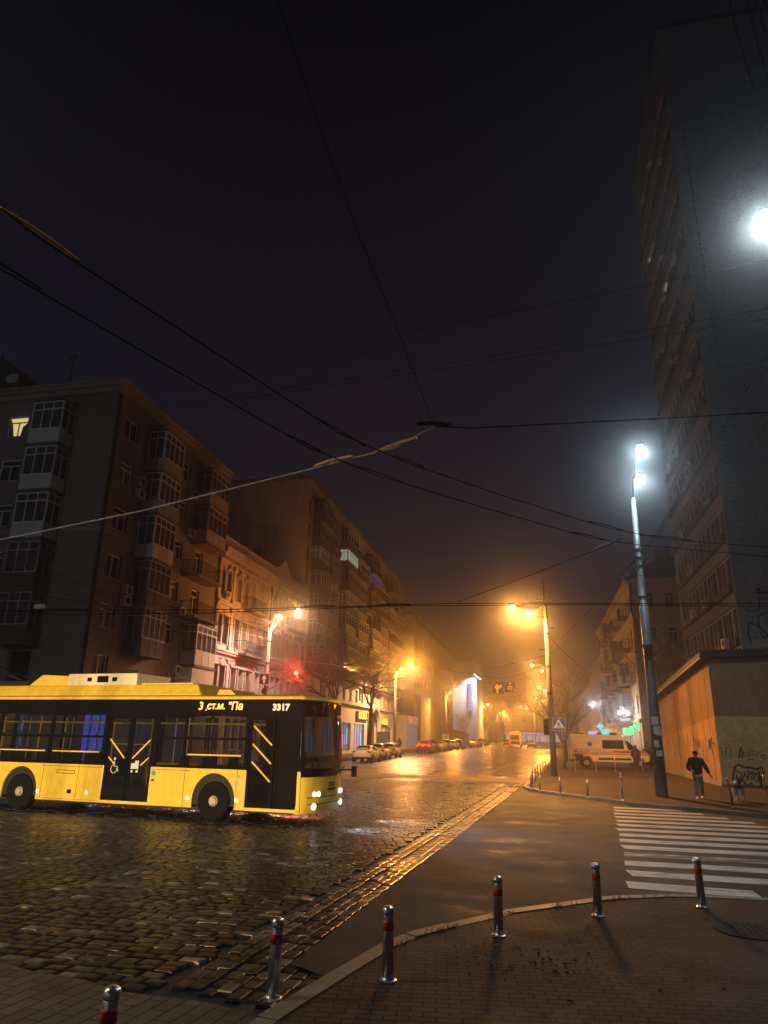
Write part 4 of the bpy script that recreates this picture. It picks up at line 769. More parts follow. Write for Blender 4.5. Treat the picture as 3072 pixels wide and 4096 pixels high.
# pharmacy signs: box sign with a tooth-like mark, crosses, tilted sign mast
def psign(name, label, mat, q, w, h, mark=None):
    t = thing(name, label, 'sign', q, world=True); g = MB(); g.box(q.x-w/2, q.x+w/2, q.y-.1, q.y+.1, q.z-h/2, q.z+h/2); o = g.build('panel', mat, t, bevel=.04)
    g = MB(); g.box(q.x+w/2, q.x+w/2+.6, q.y-.04, q.y+.04, q.z-.05, q.z+.05); g.build('bracket', 'iron', t)
    if mark:
        g = MB(); g.tube([Vector((q.x+x*w, q.y-.13, q.z+z*h)) for x, z in mark], .06, 6); g.build('emblem', 'sign_white', t)
    return t
D = 84.0
a, b = atY(2490, 2912, D), atY(2522, 2942, D); psign('pharmacy_sign', 'square bright green box sign with a pale emblem on the beige house', 'neon_green', (a+b)/2, b.x-a.x, a.z-b.z, [(-.3, -.3), (-.3, .3), (0, -.05), (.3, .3), (.3, -.3)])
def cross(name, label, mat, q, s, w=True):
    t = thing(name, label, 'sign', q, world=True); k = s*.34
    g = MB(); g.prism([(q.x+x*s, q.y, q.z+z*s) for x, z in ((-.17, -.5), (.17, -.5), (.17, -.17), (.5, -.17), (.5, .17), (.17, .17), (.17, .5), (-.17, .5), (-.17, .17), (-.5, .17), (-.5, -.17), (-.17, -.17))], (0, .16, 0)); g.build('cross', mat, t)
    g = MB(); g.tube([(q.x+s*.5, q.y+.08, q.z), (q.x+s*.5+.5, q.y+.08, q.z)], .04, 6); g.build('bracket', 'iron', t)
cross('pharmacy_cross', 'small lime green cross sign nearest the pole on the beige house', 'neon_green', atY(2552, 2903, 81.5), .95); cross('pharmacy_cross', 'green cross sign just right of the square green sign', 'neon_green', atY(2527, 2922, 83.4), .85)
cross('pharmacy_cross', 'cyan cross sign farther down the right pavement, above the ambulance roof', 'neon_cyan', atY(2401, 2905, 112), 1.0)
psign('shop_sign', 'cyan box sign under the leaning banner, above the ambulance', 'neon_cyan', atY(2421, 2931, 108), 1.1, 1.0); psign('shop_sign', 'pale white box sign low on the beige house left of the green one', 'shop_white', atY(2500, 2880, 90), 1.0, .3)
psign('shop_sign', 'violet strip sign beside the green crosses', 'shop_violet', atY(2538, 2905, 82.5), .2, .9); psign('shop_sign', 'blue and red shop sign in the fog beyond the cyan cross', 'neon_blue', atY(2372, 2938, 132), 1.6, 1.1); psign('shop_sign', 'red vertical shop sign far beyond the ambulance', 'neon_red', atY(2380, 2945, 128), .3, 1.2)
t = thing('banner', 'long pale banner leaning out from the beige house', 'banner', atY(2432, 2870, 104), world=True); a, b = atY(2420, 2893, 104), atY(2446, 2842, 104); g = MB(); g.obox((a+b)/2, (b-a).length, .05, .55, b-a, (0, 1, 0)); g.build('cloth', 'amb_yellow', t); g = MB(); g.tube([b, b+Vector((1.4, 0, .3))], .04, 6); g.build('pole', 'iron', t)
for i, (px, py, D, pw) in enumerate(((2494, 2848, 83, 300), (2378, 2816, 140, 500))):
    q = atY(px, py, D); t = thing('wall_lamp', ('cool white lamp cluster on the beige house above the green sign', 'cool white lamp hanging in the fog beyond the beige house')[i], 'lamp', q, world=True); g = MB()
    for k in range(3 if i == 0 else 1): g.lathe([(.02, 0), (.16, .06), (.16, .2), (.04, .24)], 10, q+Vector((k*.45-.4, k*.3, (k % 2)*.2)), (0, -.5, -1))
    g.build('lamp_head', 'ledlamp', t); g = MB(); g.tube([q+Vector((-.4, 0, .3)), q+Vector((1.6, .2, .5))], .04, 6); g.build('bracket', 'iron', t); lamp_light('glow', t, q+Vector((-.3, -.3, -.1)), pw, (.75, .9, 1.0), .2)
# farther right houses
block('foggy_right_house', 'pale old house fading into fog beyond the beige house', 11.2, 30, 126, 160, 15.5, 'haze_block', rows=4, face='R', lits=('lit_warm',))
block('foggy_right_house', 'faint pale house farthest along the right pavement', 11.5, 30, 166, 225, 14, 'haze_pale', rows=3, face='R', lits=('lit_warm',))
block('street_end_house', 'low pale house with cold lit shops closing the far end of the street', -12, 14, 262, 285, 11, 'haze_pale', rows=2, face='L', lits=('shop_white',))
g = MB()
se = thing('street_end_shops', 'row of cold white lit shop fronts at the far end of the street', 'shopfront', (-4, 260, zr(260)), world=True); z = zr(260)
g.box(-12, 10, 260, 262, z, z+4.2); g.build('wall', 'haze_pale', se)
for k in range(9): g = MB(); g.box(-11.5+k*2.35, -9.6+k*2.35, 259.9, 260.0, z+.5, z+2.6); g.build('shop_window', 'shop_white', se)
g = MB(); g.box(-11.6, 9.5, 259.8, 260, z+3.0, z+3.5); g.build('sign_band', 'shop_violet', se)
# ============================================================ trolleybus (local: x forward, y to its left/away, z up; x=0,y=0 front near corner)
BANG = R(-6.9); BO = Vector((-5.69, 17.41, 0))
bus = thing('trolleybus', 'yellow trolleybus with black window band crossing the cobbled junction, doors towards the camera', 'trolleybus', BO, BANG)
BL, BW = -11.9, 2.55
FRW, RRW = -2.47, -8.72; WR = .47
def side_poly():
    P = [(BL, .30)]
    for c in (RRW, FRW):
        P += [(c-.62, .29)]+[(c-.62*math.cos(math.pi*k/14), .47+.66*math.sin(math.pi*k/14)) for k in range(15)]+[(c+.62, .29)]
    return P
FO = [(-.16, 0), (-.04, .05), (.05, .18), (.14, .45), (.20, .85), (.22, 1.275), (.20, 1.7), (.14, 2.1), (.05, 2.37), (-.04, 2.5), (-.16, 2.55)]   # plan of the front end
# lower body: near and far side skins with wheel arches, leaving the door openings out
DOORS = [(-5.93, -4.42), (-1.57, -.07)]
def skin(y0, y1, doors):
    g = MB(); segs = []; xs = [BL]+[v for d in doors for v in d]+[-.16]
    for a, b in zip(xs[0::2], xs[1::2]):
        lo = [(a, .29)]
        for c in (RRW, FRW):
            if a < c < b: lo += [(c-.62, .29)]+[(c-.62*math.cos(math.pi*k/14), .47+.66*math.sin(math.pi*k/14)) for k in range(15)]+[(c+.62, .29)]
        lo += [(b, .29), (b, 1.23), (a, 1.23)]; g.prism([(x, y0, z) for x, z in lo], (0, y1-y0, 0))
    return g
skin(0, .06, DOORS).build('side_panel', 'bus_yellow', bus, bevel=.008); skin(BW-.06, BW, []).build('side_panel', 'bus_yellow', bus, bevel=.008)
for a, b in DOORS: g = MB(); g.box(a, b, 0, .06, .29, .36); g.build('door_sill', 'bus_yellow', bus)
for x, z0, z1 in ((-10.4, .3, 1.22), (-7.95, .34, 1.22), (-6.75, .34, 1.22), (-3.36, .3, 1.22), (-1.82, .32, 1.22)): g = MB(); g.box(x, x+.012, -.0025, 0, z0, z1); g.build('panel_seam', 'bus_black', bus)
for x0, x1 in ((-8.05, -5.95), (-4.40, -3.2)): g = MB(); g.box(x0, x1, -.0025, 0, 1.165, 1.175); g.build('panel_seam', 'bus_black', bus)
g = MB(); g.box(BL, -.16, .07, BW-.07, .36, .42); g.build('floor', 'interior', bus)
for c in (RRW, FRW):
    for y0, y1 in ((.07, .75), (BW-.75, BW-.07)): g = MB(); g.box(c-.7, c+.7, y0, y1, .42, 1.15); g.build('wheel_housing', 'interior', bus)
g = MB(); g.box(BL, BL+.08, .06, BW-.06, .3, 2.95); g.build('rear_panel', 'bus_yellow', bus)
# black fascia above the windows, and pillars between them
PIL = [(BL, BL+.2), (-9.83, -9.72), (-7.93, -7.83), (-6.08, -5.93), (-4.42, -4.30), (-3.50, -3.42), (-1.68, -1.57), (-.10, -.07)]
for y0, y1 in ((.0, .06), (BW-.06, BW)):
    g = MB(); g.box(BL, -.16, y0, y1, 2.60, 2.95)
    for a, b in (PIL if y0 == 0 else PIL[:4]+[(-4.3, -4.2), (-2.3, -2.2)]): g.box(a, b if b < -.16 else -.16, y0+.004, y1-.004, 1.23, 2.60)
    g.build('black_fascia', 'bus_black', bus)
WIN = [(BL+.2, -9.83), (-9.72, -7.93), (-7.83, -6.08), (-4.30, -3.50), (-3.42, -1.68)]
for a, b in WIN:
    g = MB(); g.quad((a, .03, 1.24), (b, .03, 1.24), (b, .03, 2.6), (a, .03, 2.6)); w = g.build('window', 'bus_glass', bus)
    g = MB(); g.box(a, b, .0, .05, 1.93, 1.99); g.box(a, b, .0, .05, 1.235, 1.29); g.box(a, b, 0, .05, 2.555, 2.598); g.build('window_frame', 'bus_black', w)
    if b-a > 1: g = MB(); g.tube([(a+.08, .022, 1.56), (b-.08, .022, 1.56)], .02, 6); g.build('window_rail', 'handrail_yellow', w)
for a, b in [(BL+.2, -9.83), (-9.72, -7.93), (-7.83, -6.08), (-5.93, -4.3), (-4.2, -2.3), (-2.2, -.2)]:
    g = MB(); g.quad((a, BW-.03, 1.24), (b, BW-.03, 1.24), (b, BW-.03, 2.6), (a, BW-.03, 2.6)); g.build('window', 'bus_glass', bus)
# doors: two leaves each
for di, (a, b) in enumerate(DOORS):
    m = (a+b)/2; g = MB(); g.box(a, b, .0, .06, 2.52, 2.6); d = g.build('door', 'bus_black', bus)
    for j, (x0, x1) in enumerate(((a+.01, m-.01), (m+.01, b-.01))):
        g = MB(); f = .07; g.box(x0, x0+f, .02, .06, .37, 2.52); g.box(x1-f, x1, .02, .06, .37, 2.52); g.box(x0+f, x1-f, .02, .06, 2.44, 2.52); g.box(x0+f, x1-f, .02, .06, .37, .72 if di == 0 else .45)
        l = g.build('door_leaf', 'bus_black', d)
        gl = MB(); gl.quad((x0+f, .04, .45), (x1-f, .04, .45), (x1-f, .04, 2.44), (x0+f, .04, 2.44)); gl.build('door_glass', 'bus_black' if di == 1 and j == 1 else 'bus_glass', d)
        g = MB()
        if di == 0:
            s = (x0+.1, x1-.12) if j == 0 else (x1-.1, x0+.12); g.tube([(s[0], .02, 1.9), (s[1], .02, 1.42)], .022, 6); g.tube([(s[0], .02, 1.45), (s[0]+(s[1]-s[0])*.45, .02, 1.25)], .02, 6); g.tube([(s[0], .10, 2.35), (s[0], .10, 1.45)], .014, 6)
            g.tube([(x0+f, .09, 1.78), (x1-f, .09, 1.78)], .012, 6)
        elif j == 0:
            for z in (2.29, 1.85, 1.43): g.tube([(x0+.13, .0, z), (x1-.06, .0, z-.46)], .022, 6)
        if g.v: g.build('handrail', 'handrail_yellow', d)
        if di == 0 and j == 1:
            g = MB(); x, z = -4.92, 1.2; g.box(x-.14, x+.1, .012, .018, z-.04, z+.1); g.box(x-.02, x+.1, .012, .018, z+.1, z+.17); g.lathe([(.035, 0), (.035, .006)], 10, (x-.1, .018, z-.1), (0, -1, 0)); g.lathe([(.035, 0), (.035, .006)], 10, (x+.06, .018, z-.1), (0, -1, 0)); g.build('pram_symbol', 'frame_white', d)
        if di == 0 and j == 0:
            g = MB(); x, z = -5.6, 1.18; g.lathe([(.035, 0), (.035, .006)], 10, (x, .018, z+.22), (0, -1, 0)); g.tube([(x, .015, z+.17), (x+.01, .015, z+.03), (x+.1, .015, z+.03), (x+.14, .015, z-.1)], .012, 5)
            g.tube([(x+.1*math.cos(R(an))-.0, .015, z-.04+.1*math.sin(R(an))) for an in range(100, 381, 28)], .011, 5); g.build('wheelchair_symbol', 'frame_white', d)
g = MB(); g.box(-.9, -.82, -.005, .065, .37, 2.5); g.build('door_post', 'bus_black', bus)
# front: lower yellow panel, raked windscreen, display band
def wrap(z0, z1, r0, r1, P=FO):
    g = MB(); n = len(P); g.add([(x-r0, y, z0) for x, y in P]+[(x-r1, y, z1) for x, y in P], [(i, i+1, n+i+1, n+i) for i in range(n-1)]); return g
def rk(z): return max(0, (z-1.0))*.05
g = wrap(.26, .45, .05, 0); h = wrap(.45, 1.13, 0, .0)
for q in (h,): g.add(q.v, q.f)
g.build('front_panel', 'bus_yellow', bus, smooth=True)
wrap(1.13, 2.56, .0, .07).build('windscreen', 'bus_glass', bus, smooth=True); wrap(2.56, 2.97, .07, .09).build('display_band', 'bus_black', bus, smooth=True)
g = MB(); P = [(x+.008, y) for x, y in FO]; q = wrap(1.10, 1.18, -.008, -.006); g.add(q.v, q.f)
for k in (1, 9): x, y = FO[k]; g.tube([(x, y, 1.13), (x-.07, y, 2.6)], .05, 6)
g.build('windscreen_frame', 'bus_black', bus)
for z, m in ((.62, 'bus_black'), (.47, 'bus_black')):
    q = wrap(z, z+.018, -.006, -.006, FO[2:9]); q.build('panel_seam', m, bus)
g = MB(); g.tube([(.23, .9, 1.16), (.24, 1.5, 1.34)], .015, 5); g.tube([(.22, 1.7, 1.16), (.2, 2.2, 1.3)], .015, 5); g.build('wiper', 'iron', bus)
g = MB(); g.box(.205, .225, 1.1, 1.46, .86, .89); g.box(.205, .225, 1.1, 1.46, .92, .95); g.box(.21, .23, 1.05, 1.51, .76, .82); g.build('grille_emblem', 'bus_black', bus)
for y, s in ((.42, 1), (2.13, -1)):
    for dy in (0, .17*s):
        x = .12+.035*(dy != 0); g = MB(); g.lathe([(.065, 0), (.065, .04), (.045, .055)], 14, (x, y+dy, .70), (1, -.3*s, 0)); o = g.build('headlight', 'marker', bus)
    g = MB(); g.lathe([(.075, 0), (.075, .03), (.05, .05)], 14, (.12, y, .42), (1, -.3*s, 0)); o = g.build('fog_lamp', 'led_white', bus)
    lamp_light('beam', bus, (.42, y, .5), 1900, (.74, .86, 1.0), .08, spot=74, aim=(1, -.06*s-.14, -.085), blend=1.0)
g = MB(); g.tube([(.05, .1, 2.75), (.3, -.12, 2.72), (.34, -.16, 2.5)], .02, 6); g.box(.28, .36, -.25, -.06, 2.12, 2.5); g.build('mirror', 'bus_black', bus, bevel=.02)
g = MB(); g.tube([(.0, 2.5, 1.2), (.28, 2.68, 1.2)], .02, 6); g.box(.24, .34, 2.6, 2.78, 1.02, 1.3); g.build('mirror', 'bus_black', bus, bevel=.02)
# roof
g = MB(); n = len(FO); rc = [(BL, 0), (-.16, 0)]+FO[1:-1]+[(-.16, BW), (BL, BW)]; N_ = len(rc)
def ins(P, d): return [(x-(d if x > -.2 else 0), .0+d if y < .3 else (BW-d if y > BW-.3 else y)) for x, y in P]
R1, R2 = ins(rc, .03), ins(rc, .16)
g.add([(x-.08, y, 2.945) for x, y in rc]+[(x-.07, y, 3.02) for x, y in R1]+[(x-.1, y, 3.07) for x, y in R2], [tuple(range(N_))[::-1]]+[(a*N_+i, a*N_+(i+1) % N_, (a+1)*N_+(i+1) % N_, (a+1)*N_+i) for a in (0, 1) for i in range(N_)]+[tuple(range(2*N_, 3*N_))]); g.build('roof', 'bus_yellow', bus)
g = MB(); a, b = BL+.3, -3.15; y0, y1 = .1, BW-.1
g.hexa([(a, y0, 3.06), (b, y0, 3.06), (b, y1, 3.06), (a, y1, 3.06), (a+.2, y0+.22, 3.37), (b-.28, y0+.22, 3.37), (b-.28, y1-.22, 3.37), (a+.2, y1-.22, 3.37)]); g.build('roof_fairing', 'bus_yellow', bus, bevel=.03)
g = MB(); g.hexa([(-9.4, .4, 3.36), (-7.0, .4, 3.36), (-7.0, 2.1, 3.36), (-9.4, 2.1, 3.36), (-9.0, .5, 3.70), (-7.6, .5, 3.64), (-7.6, 2.0, 3.64), (-9.0, 2.0, 3.70)]); g.build('roof_hump', 'bus_yellow', bus, bevel=.03)
g = MB(); g.box(-7.85, -5.45, .32, 1.9, 3.36, 3.69); bx = g.build('roof_equipment_box', 'bus_cream', bus, bevel=.015)
g = MB(); g.box(-6.8, -6.42, .305, .33, 3.44, 3.62); g.box(-7.15, -7.0, .305, .33, 3.47, 3.58); g.box(-6.28, -6.12, .305, .33, 3.47, 3.58); g.build('vent', 'bus_black', bx)
g = MB(); g.box(-5.4, -3.7, .5, 1.9, 3.36, 3.42); g.build('roof_hatch', 'bus_yellow', bus)
g = MB(); g.hexa([(-3.0, .6, 3.06), (-2.35, .6, 3.06), (-2.35, 2.0, 3.06), (-3.0, 2.0, 3.06), (-2.95, .65, 3.24), (-2.6, .65, 3.24), (-2.6, 1.95, 3.24), (-2.95, 1.95, 3.24)]); g.build('roof_vent', 'bus_yellow', bus)
g = MB(); g.box(-9.9, BL+.5, .9, 1.6, 3.36, 3.55)
for y in (.95, 1.55): g.tube([(BL+1.6, y, 3.6), (-14.5, y-.1, 4.9), (-17.4, y-.2, 5.75)], .03, 6)
g.build('trolley_pole', 'iron', bus)
g = MB(); g.box(BL, -.2, -.006, .0, 3.045, 3.055); g.build('roof_gutter', 'bus_black', bus)
# wheels
for wx in (RRW, FRW):
    for wy, s in ((.03, -1), (BW-.03, 1)):
        g = MB(); prof = [(.30, 0), (.32, .02), (.41, .03), (.455, .0), (.47, -.05), (.47, -.24), (.44, -.28), (.28, -.28)]; g.lathe(prof, 32, (wx, wy, WR), (0, s, 0)); w = g.build('wheel', 'tyre', bus, smooth=True)
        g = MB(); g.lathe([(.31, -.02), (.295, -.01), (.27, -.06), (.20, -.08), (.15, -.03), (.13, .0), (.10, .03), (.09, .05)], 24, (wx, wy, WR), (0, s, 0))
        for k in range(10): an = k*math.pi/5; g.lathe([(.018, 0), (.018, .035)], 6, (wx+.2*math.cos(an), wy-s*.07, WR+.2*math.sin(an)), (0, s, 0)); an += .3; g.lathe([(.03, 0), (.03, .004)], 8, (wx+.245*math.cos(an), wy-s*.072, WR+.245*math.sin(an)), (0, s, 0))
        g.build('rim', 'hub_dirty', w)
# interior
g = MB()
for x in [-11.2, -10.4, -9.4, -8.4, -7.5, -6.7, -3.6, -2.9]:
    for y in (.35, 1.75): g.box(x-.22, x+.22, y, y+.45, .85, .93); g.box(x-.24, x-.18, y, y+.45, .93, 1.5)
g.build('seat', 'seat_dark', bus)
g = MB()
for x in (-10.6, -9.2, -8.0, -6.6, -5.2, -4.0, -2.9): g.tube([(x, .95, .42), (x, .95, 2.5)], .02, 6); g.tube([(x+.3, 1.65, .42), (x+.3, 1.65, 2.5)], .02, 6)
for y in (.9, 1.7): g.tube([(BL+.3, y, 2.35), (-1.8, y, 2.35)], .018, 6)
g.build('grab_pole', 'handrail_yellow', bus)
g = MB(); g.box(-1.75, -1.7, 1.2, BW-.1, .42, 2.5); g.box(-.75, -.15, 1.5, 2.4, .42, 1.25); g.build('driver_cabin', 'interior', bus)
g = MB(); g.tube([(-.55+.2*0, 1.95+.2*math.cos(t*.4), 1.3+.2*math.sin(t*.4)) for t in range(17)], .018, 6); g.box(-1.35, -.95, 1.7, 2.2, .9, 1.65); g.build('driver_seat', 'seat_dark', bus)
# lettering and small fittings
SD = lambda x, z, d=-.008: frame((x, d, z), (1, 0, 0), (0, 0, 1))
g = MB(); g.box(-3.18, -1.80, -.004, .0, 2.63, 2.91); o = g.build('destination_display', 'bus_black', bus)
text_mesh('display_text', '3', .29, 'led_amber', o, SD(-3.06, 2.77), .002, shear=.12, bold=.004); text_mesh('display_text', 'ст.м.', .245, 'led_amber', o, SD(-2.60, 2.775), .002, shear=.12, bold=.004); text_mesh('display_text', '"Па', .27, 'led_amber', o, SD(-2.02, 2.77), .002, shear=.12, bold=.004)
g = MB(); [g.box(-2.9+.03*k, -2.875+.03*k, -.007, -.004, 2.66+.06*k, 2.70+.06*k) for k in range(3)]; g.build('display_text', 'led_amber', o)
text_mesh('fleet_number', '3317', .215, 'sign_white', bus, SD(-.70, 2.745), .002, bold=.012, squash=1.1)
g = MB(); g.box(.10, .12, .75, 2.0, 2.62, 2.9); o = g.build('front_display', 'bus_black', bus)
fr_ = lambda y, z: frame((.125, y, z), (0, 1, 0), (0, 0, 1))
text_mesh('display_text', 'Почай"', .16, 'led_amber', o, fr_(1.35, 2.82), .002, shear=.1); text_mesh('display_text', '6 мкр-н', .10, 'led_amber', o, fr_(1.35, 2.69), .002)
for x, z in ((-8.05, .5), (-6.38, .52), (-3.22, .51), (-1.80, .52)):
    g = MB(); g.lathe([(.05, 0), (.045, .012), (.02, .02)], 10, (x, 0, z), (0, -1, 0)); g.build('side_marker_lamp', 'marker', bus)
g = MB(); g.box(-7.48, -6.86, -.003, 0, 1.06, 1.075); g.box(-7.48, -6.86, -.003, 0, .98, .995); g.box(-7.48, -7.465, -.003, 0, .98, 1.075); g.box(-6.875, -6.86, -.003, 0, .98, 1.075); g.box(-7.9, -6.05, -.003, 0, .335, .342); g.build('side_vent', 'bus_black', bus)
g = MB(); g.box(-7.04, -6.9, -.004, 0, .48, .58); g.box(-4.36, -4.28, -.004, 0, .88, .93); g.build('socket_flap', 'bus_black', bus)
g = MB(); g.lathe([(.065, 0), (.06, .012)], 14, (-4.31, 0, 1.08), (0, -1, 0)); g.build('door_button', 'green_led', bus)
g = MB(); g.box(-1.87, -1.74, -.006, 0, 1.02, 1.10); g.box(-1.87, -1.75, -.006, 0, .83, .97); g.build('service_box', 'hub_dirty', bus)
g = MB(); g.box(BL+.1, -.3, .3, BW-.3, .22, .36); g.build('chassis', 'black_rubber', bus)
# ============================================================ cars (local: y forward, origin on the ground under the middle)
CARS = {}
def make_car(name, label, cat, paint, kind, tail='tail_dim', loc=(0, 0, 0), rz=0, group=None, plate=True):
    # stations: y, z bottom, belt z, roof z, half width, roof half width ; rear to front
    S = {'sedan': [(-2.3, .42, .86, .90, .74, .62), (-2.22, .30, .98, 1.03, .84, .64), (-1.62, .24, .98, 1.07, .88, .62), (-.95, .22, .97, 1.40, .89, .56), (-.1, .22, .96, 1.43, .90, .57), (.45, .22, .95, 1.36, .90, .56), (1.15, .22, .93, 1.0, .89, .60), (1.95, .26, .84, .88, .84, .60), (2.3, .36, .70, .73, .70, .52)],
         'hatch': [(-2.0, .42, .90, .98, .74, .60), (-1.92, .30, .98, 1.12, .84, .60), (-1.55, .24, .98, 1.47, .87, .58), (-.6, .22, .97, 1.53, .88, .58), (.35, .22, .96, 1.47, .88, .57), (1.05, .22, .94, 1.02, .87, .60), (1.7, .26, .86, .90, .82, .60), (2.0, .36, .70, .73, .68, .52)],
         'suv': [(-2.3, .48, 1.0, 1.08, .80, .66), (-2.22, .36, 1.1, 1.2, .90, .66), (-1.85, .30, 1.1, 1.66, .94, .64), (-.7, .28, 1.08, 1.72, .95, .64), (.35, .28, 1.07, 1.66, .95, .63), (1.1, .28, 1.05, 1.14, .94, .66), (1.95, .32, .98, 1.02, .89, .66), (2.35, .42, .80, .83, .76, .58)]}[kind]
    t = thing(name, label, cat, loc, rz, group); g = MB(); ny = len(S); ring = []
    def rg(s):
        y, zb, zl, zt, w, rw = s; k = [(-.82*w, zb), (-w, zb+.14), (-w, zl-.14), (-.965*w, zl), (-rw, zt-.05), (-rw*.78, zt)]; return [(x, y, z) for x, z in k]+[(-x, y, z) for x, z in k[::-1]]
    rings = [rg(s) for s in S]; n = 12
    for r_ in rings: g.v += [Vector(p) for p in r_]
    for i in range(ny-1):
        for k in range(n): g.f.append((i*n+k, i*n+(k+1) % n, (i+1)*n+(k+1) % n, (i+1)*n+k)); g.c.append(None)
    g.f += [tuple(range(n)), tuple(range((ny-1)*n, ny*n))]; g.c += [None, None]
    body = g.build('body', paint, t, smooth=True, sub=1)
    cab = [i for i in range(ny) if S[i][3]-S[i][2] > .25]; i0, i1 = cab[0], cab[-1]
    def P(i, k): return Vector(rings[i][k])
    for s in (0, 1):                                         # side windows
        a, b = (3, 4) if s == 0 else (8, 7)
        for i in range(i0, i1):
            q = [P(i, a).lerp(P(i, b), .12), P(i+1, a).lerp(P(i+1, b), .12), P(i+1, a).lerp(P(i+1, b), .86), P(i, a).lerp(P(i, b), .86)]
            c = sum(q, Vector())/4; q = [c+(p-c)*.95+Vector(((-1, 1)[s]*.012, 0, .004)) for p in q]; w = MB(); w.quad(*q); w.build('side_window', 'car_glass', t)
    for i, j, nm in ((i0-1, i0, 'rear_window'), (i1+1, i1, 'windscreen')):
        q = [P(i, 4).lerp(P(j, 4), .08), P(i, 7).lerp(P(j, 7), .08), P(j, 7).lerp(P(i, 7), .1), P(j, 4).lerp(P(i, 4), .1)]; d = -1 if i < j else 1; c = sum(q, Vector())/4
        q = [c+(p-c)*.96+Vector((0, d*.035, .035)) for p in q]; w = MB(); w.quad(*q); w.build(nm, 'car_glass', t)
    L0, L1 = S[0][0], S[-1][0]; wr = .33 if kind != 'suv' else .37
    for y in (L0+.82, L1-.88):
        for s in (-1, 1):
            x = s*(S[3][4]-.015); w = MB(); w.lathe([(.2, 0), (wr-.02, .012), (wr, -.03), (wr, -.19), (wr-.03, -.21)], 20, (x, y, wr), (s, 0, 0)); o = w.build('wheel', 'tyre', t, smooth=True)
            w = MB(); w.lathe([(.215, .008), (.19, -.015), (.06, -.02), (.05, .01)], 14, (x, y, wr), (s, 0, 0)); w.build('rim', 'alloy', o)
            w = MB(); w.lathe([(wr+.055, .004), (wr+.055, .014), (wr-.02, .014)], 20, (s*(S[3][4]-.01), y, wr+.01), (s, 0, 0)); w.build('wheel_arch', 'black_rubber', t)
    zz = S[1][2]-.12
    for s in (-1, 1):
        w = MB(); w.obox((s*S[1][4]*.76, L0+.045, zz), .42, .1, .15, (1, .0+s*-.28, 0)); w.build('tail_light', tail, t, bevel=.02)
        w = MB(); w.obox((s*S[-2][4]*.74, L1-.16, S[-1][2]-.02), .36, .14, .14, (1, -s*.5, 0)); w.build('headlight', 'alloy', t, bevel=.02)
        w = MB(); w.box(s*S[4][4]+(-.02 if s > 0 else -.16), s*S[4][4]+(.16 if s > 0 else .02), .62, .74, S[4][2]-.02, S[4][2]+.13); w.build('mirror', paint, t, bevel=.02)
    w = MB(); w.box(-.26, .26, L0-.03, L0+.03, zz-.1, zz+.02) if plate else w.box(-.2, .2, L0-.03, L0+.03, zz-.1, zz); w.build('number_plate', 'sign_white', t)
    w = MB(); w.box(-S[0][4]*.95, S[0][4]*.95, L0-.02, L0+.12, S[0][1]-.14, S[0][1]+.03); w.build('bumper', 'black_rubber', t, bevel=.02)
    return t
def place(t, px, py, X=None, rz=0, z=None):
    q = gp(px, py); 
    return t
cars = [('sedan', 'car_white', 'white saloon car, nearest of the three parked white cars beside the trolleybus front', -15.2, 64.6, 0, 'tail_dim'), ('hatch', 'car_white', 'white hatchback parked in the middle between two white cars', -15.35, 70.6, 0, 'tail_dim'), ('hatch', 'car_white', 'white high-roofed car, farthest of the three white parked cars', -15.5, 76.9, 0, 'tail_dim'),
        ('suv', 'car_red', 'red off-roader with glowing brake lights parked on the left kerb', -14.9, 97.2, 0, 'tail'), ('suv', 'car_black', 'black car parked right in front of the red off-roader', -14.9, 103.5, 0, 'tail_dim'), ('hatch', 'car_tan', 'yellowish tan car parked between the black car and a row of silver ones', -14.7, 110.5, 0, 'tail_dim'), ('suv', 'car_grey', 'dark grey car parked just beyond the tan car', -14.7, 117, 0, 'tail_dim'), ('hatch', 'car_silver', 'silver car with pale rear, parked last but one before the gap in the left row', -14.4, 124.5, 0, 'tail_dim'), ('suv', 'car_black', 'dark tall car at the end of the left row before the gap', -14.3, 132, 0, 'tail_dim'),
        ('suv', 'car_silver', 'silver car, first beyond the gap in the left parked row', -13.2, 152, 0, 'tail_dim'), ('hatch', 'car_grey', 'grey car, second beyond the gap in the left parked row', -13.1, 159, 0, 'tail_dim'), ('suv', 'car_silver', 'pale tall car, third beyond the gap in the left parked row', -12.9, 166.5, 0, 'tail_dim'), ('hatch', 'car_black', 'black car at the far end of the left parked row', -12.8, 174, 0, 'tail_dim')]
proto = {}
for kind, paint, label, x, y, rz, tl in cars:
    key = (kind, paint, tl)
    if key in proto:
        t = copy_tree(proto[key]); t.location = (x, y, zr(y)); t['label'] = label
    else: t = make_car('parked_car', label, 'car', paint, kind, tl, (x, y, zr(y)), R(rz), 'cars parked along the left kerb'); proto[key] = t
t = make_car('driving_car', 'dark car with two red tail lights driving away down the middle of the street', 'car', 'car_grey', 'sedan', 'tail', (-1.75, 158, zr(158)), 0)
t = make_car('driving_car', 'far car with red tail lights just left of the distant bus', 'car', 'car_black', 'hatch', 'tail', (-7.9, 182, zr(182)), 0)
